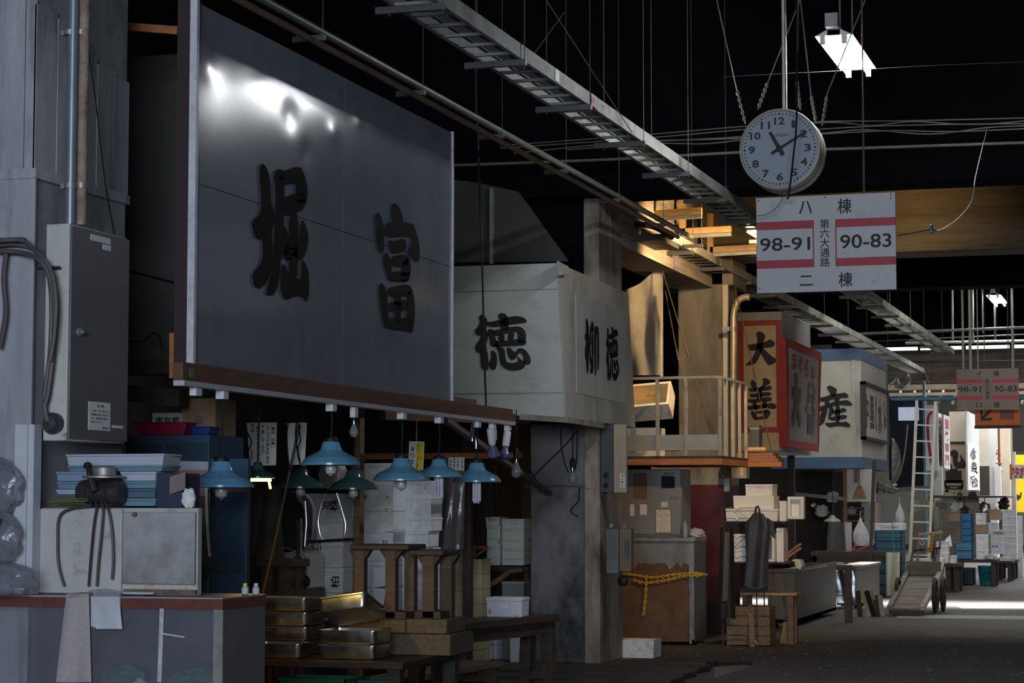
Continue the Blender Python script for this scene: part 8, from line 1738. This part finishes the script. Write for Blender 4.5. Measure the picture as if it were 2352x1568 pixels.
# crumpled plastic sheet at sign corner
draped(lambda u, v: AY(2044+22*u*math.sin(3.0*v**0.8)+4, 1005+108*v, YE3+0.4)+Vector((0, -0.10*math.sin(8*v+5*u)*u, 0)), 10, 26, 0.004, mat('crumpled_clear_sheet', (0.50, 0.49, 0.45), 0.12, alpha=0.85, col2=(0.10, 0.09, 0.08), scale=9, amt=0.9, bump=0.7, bscale=8, spec=0.9), 'crumpled clear plastic sheet hanging at corner of blue banded sign', 'plastic_sheet', 'plastic sheet')
lump((AY(2035, 1125, YE3+0.5).x, YE3+0.5, AY(2035, 1133, YE3+0.5).z), 0.22, 0.15, 0.12, MATS['crumpled_clear_sheet'], 'bundled clear plastic under the blue banded sign corner', 'plastic_bundle', 'plastic', 91, 0.2)
solo(MB().bar(AY(2012, 1128, YE3+0.6), AY(2130, 1120, YE3+1.6), 0.10, 0.08), 'worn_beam', mat('peeling_blue_timber', (0.30, 0.24, 0.17), 0.7, col2=(0.06, 0.12, 0.15), scale=5), 'worn blue and tan beam behind the ladder', 'beam')
cable([AY(2085, 975, 43.5), AY(2078, 1040, 43.5), AY(2066, 1090, 43.5), AY(2050, 1115, 43.5)], 0.015, MATS['pale_hose'], 'slack pale rope hanging left of the ladder', 'slack_rope', 'rope')
# ------------------------------------------------------------------ ladder
LY0 = 39.2; LYT = 40.4
lad = thing('ladder', 'tall white aluminium ladder leaning behind the hand cart', 'ladder', AZ(2110, 1352, 0))
alu = mat('white_aluminium', (0.66, 0.66, 0.62), 0.4, col2=(0.55, 0.55, 0.51), scale=6)
fl_ = AZ(2087, 1352, 0); fr2 = AZ(2131, 1352, 0); tl_l, tl_r = AY(2106, 920, fl_.y+1.0), AY(2149, 922, fl_.y+1.0)
for a, c in ((fl_, tl_l), (fr2, tl_r)): MB().bar(a, c, 0.055, 0.035, (0, 1, 0)).build('rail', alu, lad)
zt = tl_l.z
for k in range(11):
    t = 0.09+k*0.0865; MB().bar(fl_.lerp(tl_l, t), fr2.lerp(tl_r, t), 0.035, 0.03).build('rung', alu, lad)
# ------------------------------------------------------------------ hand cart
gw = mat('grey_weathered_plank', (0.26, 0.235, 0.21), 0.8, col2=(0.13, 0.115, 0.10), scale=4, stretch=(1, 5, 5), bump=0.3, dirt=(0.42, 0.40, 0.36), dscale=3, damt=0.2)
pw = mat('pale_weathered_plank', (0.50, 0.46, 0.40), 0.8, col2=(0.30, 0.26, 0.21), scale=6, stretch=(1, 1, 4), bump=0.3)
NL, NR = AZ(2044, 1398, 0.10), AZ(2116, 1401, 0.10)
CXm = (NL.x+NR.x)/2; CYn = NL.y; hw = (NR.x-NL.x)/2
far = AY(2122, 1318, CYn+1.9); CZf = far.z
cart = thing('hand_cart', 'old wooden two wheeled hand cart tipped down on the aisle floor', 'cart', (CXm, CYn+1.0, 0))
Dn, Df = Vector((CXm, CYn, 0.11)), Vector((far.x, CYn+1.9, CZf)); dv = (Df-Dn); dn = dv.normalized(); X_ = Vector((1, 0, 0)); up_ = X_.cross(dn).normalized()
up_ = up_ if up_.z > 0 else -up_
b = MB()
for k in range(9):
    a = Dn+dv*(k/9+0.004); c = Dn+dv*((k+1)/9-0.004); o = up_*(0.003*(k % 2)); h = X_*hw*0.94
    b.hexa([a-h-up_*0.03, a+h-up_*0.03, c+h-up_*0.03, c-h-up_*0.03, a-h+o, a+h+o, c+h+o, c-h+o])
b.build('deck', gw, cart)
for s in (-1, 1):
    MB().bar(Dn+X_*hw*s*0.98+up_*0.02-dn*0.06, Df+X_*hw*s*1.03+up_*0.02, 0.07, 0.07, tuple(up_)).build('side_rail', pw if s > 0 else gw, cart, bevel=0.005)
MB().bar(Df-X_*hw*1.1+up_*0.08, Df+X_*hw*1.1+up_*0.08, 0.04, 0.22).build('head_board', gw, cart, bevel=0.004)
MB().bar(Dn-X_*hw*1.05-up_*0.06, Dn+X_*hw*1.05-up_*0.06, 0.06, 0.06).build('nose_bar', darkwood, cart)
MB().prism([Df+X_*hw*1.12+up_*0.10+dn*0.02, Df+X_*hw*1.12+up_*0.16+dn*0.3, Df+X_*hw*1.15-dn*1.0-up_*0.36, Df+X_*hw*1.15-dn*0.86-up_*0.40], (0.03, 0, 0)).build('side_brace', pw, cart)
for s, yy in ((1, 0.95), (1.55, 1.45), (-1, 0.95)):
    c_ = Vector((CXm+hw*s*(1.28 if s == 1 else 1.0), CYn+yy, 0.26)); b = MB(); n = 22
    pts = [c_+Vector((0, 0.235*math.cos(2*math.pi*k/n), 0.235*math.sin(2*math.pi*k/n))) for k in range(n)]
    wl_o = b.tube(pts, 0.025, 8, closed=True).build('wheel', mat('dark_brown_tyre', (0.055, 0.035, 0.032), 0.7), cart)
    b = MB()
    for k in range(6): b.bar(c_, pts[int(k*n/6)], 0.03, 0.02)
    b.lathe([(0.045, -0.035), (0.045, 0.035)], c_, 12, Matrix.Rotation(math.pi/2, 3, 'Y'), cap=True); b.build('spokes', darkwood, wl_o)
MB().tube([(CXm-hw*1.2, CYn+0.95, 0.26), (CXm+hw*1.3, CYn+0.95, 0.26)], 0.022, 8).build('axle', darkwood, cart)
hb = [AY(2110, 1228, CYn+1.95), AY(2160, 1222, CYn+1.95)]
MB().tube([hb[0], hb[1]+Vector((0.03, 0, 0))], 0.022, 10).build('handle_bar', mat('cream_pole', (0.50, 0.43, 0.33), 0.6), cart)
MB().tube([AY(2098, 1264, CYn+1.92), AY(2160, 1258, CYn+1.92)], 0.018, 8).build('cross_bar', darkwood, cart)
for pa, pb_, m in (((2110, 1228), (2106, 1312), 'p'), ((2162, 1222), (2152, 1310), 'p'), ((2098, 1264), (2086, 1318), 's'), ((2152, 1260), (2142, 1312), 's')):
    MB().bar(AY(*pa, CYn+1.95), AY(*pb_, CYn+1.9), 0.035, 0.03).build('handle_post', mat('pink_grey_post', (0.36, 0.28, 0.26), 0.6) if m == 'p' else mat('grey_post', (0.24, 0.22, 0.21), 0.6), cart)
pts = [AY(2141, 1224, CYn+1.93), AY(2141, 1240, CYn+1.92), AY(2138, 1258, CYn+1.91), AY(2134, 1266, CYn+1.90), AY(2129, 1258, CYn+1.90)]
b = MB().tube(smooth_pts(pts), 0.022, 8); 
for k in range(9): 
    p = smooth_pts(pts)[2*k]; b.tube([p+Vector((-0.03, -0.01, 0.01)), p+Vector((0, -0.03, 0)), p+Vector((0.03, -0.01, -0.01))], 0.011, 6)
b.build('yellow_rope', mat('yellow_rope', (0.72, 0.46, 0.08), 0.6, col2=(0.50, 0.27, 0.04), scale=40), cart)
b = MB().tube(smooth_pts([AY(2100, 1236, CYn+1.9), AY(2116, 1238, CYn+1.9), AY(2122, 1246, CYn+1.9), AY(2118, 1252, CYn+1.9), AY(2112, 1244, CYn+1.9)]), 0.012, 6); b.build('white_rope', paper, cart)
foam_px(2088, 1283, 2126, 1300, CYn+2.05, 0.3, 'white foam box standing behind the hand cart', 'foam boxes set down singly', notch=False, lid=False)
bpy.context.view_layer.update()
# ================================================================== far stalls
YF = 46.0
def wallbox(px0, py0, px1, py1, Y, dep, m, lab, name='stall_wall', cat='wall panel', z0=None, z1=None, group='wall panels of the far stalls'):
    x0, x1, ya, yb, za, zb = FB(px0, py0, px1, py1, Y, dep); return solo(MB().box(x0, x1, ya, yb, z0 if z0 is not None else za, z1 if z1 is not None else zb), name, m, lab, cat, group)
creamw = mat('cream_far_wall', (0.62, 0.58, 0.48), 0.7, col2=(0.54, 0.50, 0.41), scale=2)
beigew = mat('beige_far_wall', (0.54, 0.47, 0.37), 0.7, col2=(0.46, 0.40, 0.31), scale=2)
whitew = mat('white_far_panel', (0.66, 0.66, 0.66), 0.6, col2=(0.52, 0.52, 0.53), scale=3, stretch=(1, 1, 0.3))
greyw = mat('grey_far_panel', (0.42, 0.43, 0.45), 0.6, col2=(0.35, 0.36, 0.38), scale=3, stretch=(1, 1, 0.3))
FYA = 58.0
wallbox(2040, 915, 2130, 1120, 52, 0.2, mat('blue_black_wall', (0.02, 0.022, 0.03), 0.8), 'blue black stall wall behind the ladder')
wallbox(2063, 935, 2110, 965, 51.8, 0.05, mat('pale_blue_panes', (0.45, 0.5, 0.6), 0.4, emit=(0.55, 0.65, 0.85), es=0.5), 'slanting pale blue window panes behind the ladder', 'roof_window', 'window')
wallbox(2118, 850, 2126, 1010, 51, 0.1, mat('aqua_post', (0.20, 0.36, 0.42), 0.6), 'pale aqua upright post left of the ladder top', 'aqua_post', 'post', z0=0)
wallbox(2180, 945, 2226, 1016, FYA, 0.2, creamw, 'upper cream wall above the tan two character sign')
tan = mat('tan_far_sign', (0.42, 0.35, 0.26), 0.7, col2=(0.36, 0.30, 0.22), scale=4)
ts_ = thing('shop_sign', 'tan far sign with two bold black characters stacked', 'sign', AY(2195, 1145, FYA-0.4))
x0, x1, ya, yb, z0, z1 = FB(2158, 1014, 2224, 1146, FYA-0.4, 0.3); MB().box(x0, x1, ya, yb, z0, z1).build('board', tan, ts_); MB().box(x0, x1, ya-0.02, ya, z1-0.06, z1).build('top_edge', darkwood, ts_)
K9 = [[(262,640),(340,596),(392,628),(405,680),(380,790),(440,790),(418,655),(460,720),(512,800),(528,868),(420,888),(348,872),(318,800),(318,700),(272,690)], [(250,780),(312,838),(302,888),(250,895)]]
paint(ts_, 'character', K9, 2140, 940, 6.533, lambda px, py: AY(px, py, FYA-0.41), ink)
b = MB(); a, c = AY(2164, 1140, FYA-0.41), AY(2215, 1076, FYA-0.41); write(b, '豊', (a.x, FYA-0.41, a.z), (c.x-a.x, 0, 0), (0, 0, c.z-a.z), 0.07); b.build('character', ink, ts_, smooth=False)
sm = thing('shop_sign', 'small tan sign with two black characters side by side on awning edge', 'sign', AY(2220, 1156, 55)); x0, x1, ya, yb, z0, z1 = FB(2192, 1125, 2249, 1154, 54.55, 0.05); MB().box(x0, x1, ya, yb, z0, z1).build('board', tan, sm)
for ch, u0, u1 in (('丸', 0.10, 0.38), ('豊', 0.55, 0.92)):
    b = MB(); write(b, ch, (x0+(x1-x0)*u0, ya-0.006, z0+(z1-z0)*0.2), ((x1-x0)*(u1-u0), 0, 0), (0, 0, (z1-z0)*0.7), 0.05); b.build('character', ink, sm, smooth=False)
wallbox(2140, 1139, 2312, 1142, 52.2, 2.4, darkwood, 'thin dark awning board over the far stall fronts', 'stall_awning', 'awning'); a = AY(2140, 1139, 54.5)
for px in (2142, 2310): q = AY(px, 1140, 54.5); solo(MB().box(q.x-0.03, q.x+0.03, 54.5, 54.56, 0, q.z), 'awning_post', darkwood, '%s thin post holding the far awning board' % ('left' if px < 2200 else 'right'), 'post')
aw = thing('strip_light', 'long white strip light under awning of the far tan stall', 'light', AY(2190, 1148, 54.6)); MB().bar(AY(2142, 1146, 54.6), AY(2232, 1149, 54.6), 0.08, 0.07).build('fitting', white_enamel, aw); MB().bar(AY(2150, 1141, 54.7), AY(2230, 1144, 54.7), 0.10, 0.05).build('timber', orangewood, aw)
# side boards facing the aisle
def side_board(px0, px1, pyt0, pyt1, pyb0, pyb1, X, m, lab, txt, tm, name='shop_sign', cat='sign', bold=0.05, th=0.05):
    a = AX(px0, pyt0, X); c = AX(px1, pyt1, X); d_ = AX(px1, pyb1, X); e = AX(px0, pyb0, X)
    y0, y1 = e.y, c.y; z0, z1 = (e.z+d_.z)/2, (a.z+c.z)/2
    r = thing(name, lab, cat, (X, (y0+y1)/2, z0)); MB().box(X-th, X, y0, y1, z0, z1).build('board', m, r)
    if txt:
        n = len(txt); b = MB()
        for i, ch in enumerate(txt):
            h = (z1-z0)*0.9/n; write(b, ch, (X+0.006, y0+(y1-y0)*0.18, z1-(z1-z0)*0.05-h*(i+0.92)), (0, (y1-y0)*0.64, 0), (0, 0, h*0.86), bold)
        b.build('lettering', tm, r, smooth=False)
    return r
pk = mat('faded_rose_ink', (0.38, 0.09, 0.13), 0.6)
rcp = wallbox(2126, 930, 2154, 1080, 48.6, 0.3, whitew, 'white panel with red curve behind the ladder right rail')
b = MB().tube(smooth_pts([AY(2140, 945, 48.58), AY(2132, 960, 48.58), AY(2132, 1000, 48.58), AY(2138, 1050, 48.58), AY(2141, 1062, 48.58)]), 0.03, 6); b.build('red_outline', red_ink, rcp)
side_board(2154, 2165, 948, 951, 1064, 1072, -5.5, whitew, 'left narrow white board of faded rose characters beyond the ladder', 'うなぎ', pk)
side_board(2169, 2181, 951, 958, 1074, 1078, -5.35, whitew, 'right narrow white board of faded rose characters beyond the ladder', '蒲焼専門', pk)
wallbox(2144, 1072, 2164, 1136, 49.0, 0.3, whitew, 'low white slatted panel below the rose lettered boards')
side_board(2221, 2248, 948, 952, 1020, 1026, -5.2, greyw, 'plain grey panel above the white lettered side board', None, None, 'side_panel', 'panel')
side_board(2224, 2249, 1018, 1026, 1125, 1128, -5.15, whitew, 'white side board with two faded grey character columns', '小豊商', ink_fade, bold=0.09)
wallbox(2246, 978, 2274, 1072, 62, 0.3, creamw, 'cream wall right of the grey side panels')
wallbox(2249, 1070, 2273, 1140, 61.8, 0.2, darkwood, 'dark doorway under the cream far wall', 'dark_doorway', 'doorway', z0=0)
fcl = wallbox(2271, 975, 2291, 1142, 61, 0.4, whitew, 'white painted far column beside the dark doorway', 'far_column', 'column', z0=0)
wallbox(2291, 975, 2297, 1045, 61.05, 0.1, redwood, 'thin brown strip beside the white far column', 'brown_strip', 'strip')
wallbox(2249, 1138, 2290, 1156, 60.0, 0.3, greyw, 'low pale box panel under the dark doorway')
kb = wallbox(2296, 978, 2322, 1175, 62.5, 0.3, beigew, 'beige wall with red painted kana at far right')
b = MB()
for ch, (px0, py0, px1, py1) in (('う', (2288, 1032, 2298, 1056)), ('つ', (2287, 1061, 2301, 1074)), ('で', (2290, 1081, 2304, 1092))):
    a, c = AY(px0, py1, 60.99), AY(px1, py0, 60.99); write(MB(), ch, (a.x, 60.99, a.z), (c.x-a.x, 0, 0), (0, 0, c.z-a.z), 0.05).build('red_kana', red_ink, fcl, smooth=False)
wallbox(2321, 978, 2334, 1176, 60, 0.3, mat('weathered_far_post', (0.34, 0.31, 0.27), 0.8, col2=(0.22, 0.19, 0.16), stretch=(1, 1, 0.3)), 'weathered post beside the yellow tarp', 'far_post', 'post', z0=0)
yt = wallbox(2333, 1044, 2372, 1176, 63, 0.3, mat('bright_yellow_sheet', (0.85, 0.58, 0.01), 0.5, col2=(0.78, 0.50, 0.01)), 'bright yellow sheet with black mark at right picture edge', 'yellow_sheet', 'sheet')
b = MB(); strokes(b, [[(2334, 1134), (2342, 1138), (2344, 1130), (2347, 1130), (2345, 1142), (2340, 1148), (2334, 1146)]], lambda px, py: AY(px, py, 62.98)); b.build('black_mark', ink, yt, smooth=False, loc=Vector((-yt.location.x, -yt.location.y, -yt.location.z)) if False else None)
wallbox(2325, 976, 2380, 1036, 58, 0.3, mat('far_dark_frame', (0.03, 0.03, 0.03), 0.7), 'dark slatted roof frame above the yellow sheet', 'roof_frame', 'frame')
un = thing('shop_sign', 'white eel shop sign with red kana at right picture edge', 'sign', AY(2336, 1100, 57)); x0, x1, ya, yb, z0, z1 = FB(2319, 1067, 2372, 1099, 57, 0.06); MB().box(x0+0.06, x1, ya, yb, z0, z1).build('board', cream_paint, un); MB().box(x0, x0+0.06, ya-0.01, yb+0.02, z0-0.02, z1+0.02).build('end_post', orangewood, un)
b = MB(); 
for ch, px in (('う', 2320.5), ('な', 2331.5), ('ぎ', 2343)): a = AY(px, 1090, 57); write(b, ch, (a.x, ya-0.006, a.z), (0.115, 0, 0), (0, 0, 0.20), 0.05)
b.build('red_lettering', red_ink, un, smooth=False)
b = MB()
for ch, px in (('伏', 2329), ('新', 2342)): a = AY(px, 1098, 57); write(MB(), ch, (a.x, ya-0.006, a.z), (0.085, 0, 0), (0, 0, 0.085), 0.02).build('black_lettering', ink, un, smooth=False)
# tall white post with stacked slips, wires
wallbox(2284, 1070, 2300, 1165, 60.84, 0.159, whitew, 'tall stack of white slips before the red kana', 'slip_stack', 'papers')
# dim shop interior behind the boxes
wallbox(2090, 1140, 2330, 1330, 63.5, 0.2, mat('far_interior', (0.045, 0.038, 0.034), 0.8, col2=(0.09, 0.075, 0.06), scale=2), 'dim interior partition behind the far boxes', z0=0)
# mottled yellow-green cloth under the awning
draped(lambda u, v: AY(2086+62*u, 1148+26*v+4*math.sin(9*u), 50-0.05*math.sin(12*u)), 12, 4, 0.01, mat('yellow_green_cloth', (0.75, 0.76, 0.55), 0.8, col2=(0.25, 0.26, 0.15), scale=12, amt=0.9), 'pale green fringe cloth under the beam behind the ladder', 'fringe_cloth', 'cloth')
wallbox(2146, 1155, 2174, 1172, 53, 0.03, mat('notice_grid', (0.52, 0.52, 0.48), 0.7, col2=(0.22, 0.22, 0.2), scale=40), 'small white grid notice under the far awning', 'grid_notice', 'notice')
draped(lambda u, v: AY(2140+20*u+4*v*(1-u), 1168+50*v-8*u, 47-0.04*math.sin(6*u)), 6, 8, 0.01, mat('striped_bag_plastic', (0.45, 0.46, 0.36), 0.3, col2=(0.10, 0.13, 0.10), scale=9, amt=0.9), 'striped green plastic bag hanging right of the ladder', 'striped_bag', 'bag')
# tables, crates, boxes
def far_table(px0, px1, pyt, pyb, lab, dep=0.8, lw=0.08):
    q = AZ(px0, pyb, 0); x0 = q.x; x1 = AY(px1, pyb, q.y).x; zt = AY(px0, pyt, q.y).z
    return wood_table(x0, x1, q.y, q.y+dep, 0, zt, lw, darkwood, lab, 'table', 'wooden_table', 'low dark tables of the far stalls', 0.06), q.y, zt
t1_, ty1, tz1 = far_table(2168, 2206, 1294, 1360, 'low dark table with grey top right of the hand cart')
t2_, ty2, tz2 = far_table(2192, 2290, 1284, 1346, 'low dark table carrying blue crates')
t3_, ty3, tz3 = far_table(2292, 2336, 1285, 1330, 'farthest low dark table at right carrying white boxes')
bc_ = mat('bright_blue_crate', (0.03, 0.20, 0.45), 0.45, col2=(0.02, 0.14, 0.33), scale=4); lb_ = mat('light_blue_crate', (0.07, 0.30, 0.48), 0.45)
rows = [1283, 1265, 1244, 1230, 1214, 1197, 1179]
for i in range(6):
    wide = i < 2; px0, px1 = (2191, 2234) if wide else (2206, 2234); y_ = ty2+0.15
    z0 = tz2+0.001 if i == 0 else AY(2210, rows[i], y_).z+0.001; z1 = AY(2210, rows[i+1], y_).z-0.001
    crate(AY(px0, 1240, y_).x, AY(px1, 1240, y_).x, y_, y_+0.4, z0, z1, lb_ if wide else bc_, 'blue plastic crate, %s of the stack on the far table' % ('bottom', 'second from bottom', 'third from bottom', 'third from top', 'second from top', 'topmost')[i], 'blue crates on the far table')
bucket = AZ(2266, 1344, 0); bucket.y += 0.42
bu = thing('plastic_bucket', 'turquoise bucket with dark emblem under the far table', 'bucket', bucket); MB().lathe([(0, 0), (0.16, 0), (0.20, 0.36), (0.205, 0.37), (0.19, 0.36), (0.15, 0.02), (0, 0.02)], bucket, 28).build('body', mat('turquoise_plastic', (0.02, 0.42, 0.50), 0.4), bu)
b = MB(); c_ = bucket+Vector((-0.0, -0.187, 0.17)); ring = [c_+Vector((0.075*math.cos(k*math.pi/10), 0, 0.075*math.sin(k*math.pi/10))) for k in range(20)]; b.tube(ring, 0.010, 5, closed=True); b.tube([c_+Vector((-0.03, 0, 0.03)), c_+Vector((0.02, 0, 0)), c_+Vector((-0.02, 0, -0.04))], 0.012, 5); b.build('emblem', mat('dark_green_emblem', (0.02, 0.14, 0.12), 0.5), bu)
crate(AZ(2208, 1338, 0).x, AY(2238, 1338, ty2+0.9).x, ty2+0.9, ty2+1.3, 0.001, 0.33, mat('teal_dark_crate', (0.02, 0.11, 0.12), 0.5), 'dark teal crate on the floor under the far table', 'crates under the far table')
FG = 'white boxes piled at the far stalls'
def far_stack(px0, px1, rows, Y, d, z0, lab, **k):
    per = k.pop('per', {}); n = len(rows)-1
    for i in range(n):
        za = z0+0.001 if i == 0 else AY(px0, rows[i], Y).z+0.0005; zb = AY(px0, rows[i+1], Y).z-0.0005; a, c = AY(px0, 1200, Y), AY(px1, 1200, Y); kk = dict(k); kk.update(per.get(i, {}))
        w_ = ('bottom', 'second from bottom', 'third from bottom', 'fourth from bottom', 'fifth from bottom', 'sixth from bottom', 'seventh from bottom')[i] if i < n-1 else 'topmost'
        foam_box((a.x+c.x)/2, Y, za, c.x-a.x, d, zb-za, lab % w_, FG, **kk)
far_stack(2241, 2269, [1283, 1262, 1226], ty2+0.1, 0.3, tz2, 'white box, %s in stack below the brown carton on far table')
x0, x1, ya, yb, z0, z1 = FB(2240, 1205, 2267, 1225, ty2+0.1, 0.3); r, *_ = bx(2240, 1205, 2267, 1225, ty2+0.1, 0.3, cardboard, 'brown carton between white boxes on the far table')
far_stack(2241, 2264, [1204, 1192, 1178], ty2+0.12, 0.3, AY(2240, 1204.5, ty2+0.1).z, 'white box, %s of two above the brown carton')
far_stack(2275, 2308, [1279, 1262, 1246, 1231, 1217], ty3-1.0, 0.3, 0.55, 'white box, %s in the leaning stack beside brown carton', per={1: dict(marks=[('鮮魚', 0.1, 0.3, 0.12, 0.05, bl, 0)]), 3: dict(marks=[('FRESH', 0.2, 0.3, 0.2, 0.05, bk, 0)])})
far_stack(2281, 2320, [1293, 1280], ty3-1.4, 0.3, 0.42, 'wide white box, %s under the leaning stack')
wood_table(AY(2280, 1240, ty3-1.45).x, AY(2324, 1240, ty3-1.45).x, ty3-1.45, ty3-0.5, 0, 0.42, 0.07, darkwood, 'low dark stand under the leaning stack of white boxes', 'table', 'wooden_table', 'low dark tables of the far stalls')
far_stack(2302, 2331, [1273, 1247, 1231, 1218, 1205, 1185, 1170], ty3+0.2, 0.35, tz3, 'white box, %s of the tallest stack at far right', per={5: dict(marks=[('小', 0.3, 0.4, 0.04, 0.05, rk, 0)])})
far_stack(2336, 2346, [1300, 1270, 1225, 1184], ty3+1.2, 0.35, 0, 'narrow white box, %s of the stack at picture edge')
far_stack(2268, 2292, [1226, 1214, 1200], ty3+0.7, 0.3, AY(2268, 1226, ty3+0.7).z, 'white box, %s behind the brown carton')
x0, x1, ya, yb, z0, z1 = FB(2272, 1169, 2298, 1194, ty3+1.0, 0.3); bx(2272, 1169, 2298, 1194, ty3+1.0, 0.3, cardboard, 'brown carton among white boxes at far right')
far_stack(2150, 2176, [1292, 1268, 1254, 1243], ty1+0.35, 0.3, tz1, 'white box, %s of the pile right of the cart handle')
far_stack(2182, 2194, [1292, 1276], ty1+0.3, 0.3, tz1, 'small white box, %s beside the pile right of the cart')
solo(MB().prism([AY(2170, 1240, ty1+0.6), AY(2182, 1228, ty1+0.6), AY(2186, 1250, ty1+0.6), AY(2184, 1256, ty1+0.6)], (0, 0.06, 0)), 'tilted_foam_board', foam, 'tilted foam board leaning over the pile right of the cart', 'foam board')
far_stack(2179, 2206, [1196, 1187, 1179], ty2+0.8, 0.3, AY(2179, 1196, ty2+0.8).z, 'small box, %s on the shelf left of the blue crates', m=cardboard, notch=False)
for k, (px, py, s_, m, lab, nm_) in enumerate(((2192, 1165, 0.11, white_enamel, 'white bag shaped lamp hanging under the far awning', 'hanging_lamp'), (2215, 1172, 0.09, mat('black_scale_dial', (0.03, 0.04, 0.05), 0.3), 'round dark dial of scale under far awning', 'scale_dial'), (2262, 1168, 0.12, steel, 'bunch of shiny metal tools by the far doorway', 'tool_bunch'), (2306, 1158, 0.12, blackm, 'black and white clutter on top of far boxes', 'clutter_bundle'), (2207, 1160, 0.06, white_enamel, 'small white bulb hanging under far awning', 'hanging_lamp'))):
    q = AY(px, py, 52.5); lump((q.x, q.y, q.z-s_), s_, s_*0.7, s_*1.2, m, lab, nm_, nm_.split('_')[-1], 100+k, 0.2); solo(MB().tube([(q.x, q.y, q.z+s_), (q.x, q.y, AY(2200, 1141, 52.2).z)], 0.01, 5), 'hanging_string', cord_m, 'string holding the '+lab, 'string')
lump((AY(2285, 1287, ty3-1.3).x-0.1, ty3-1.6, 0.421) if False else (AY(2268, 1281, ty2+0.1).x+0.05, ty2+0.1, tz2+0.001), 0.10, 0.08, 0.05, bagm, 'clear plastic bag lying on the far table edge', 'plastic_bag', 'bag', 120, 0.2)
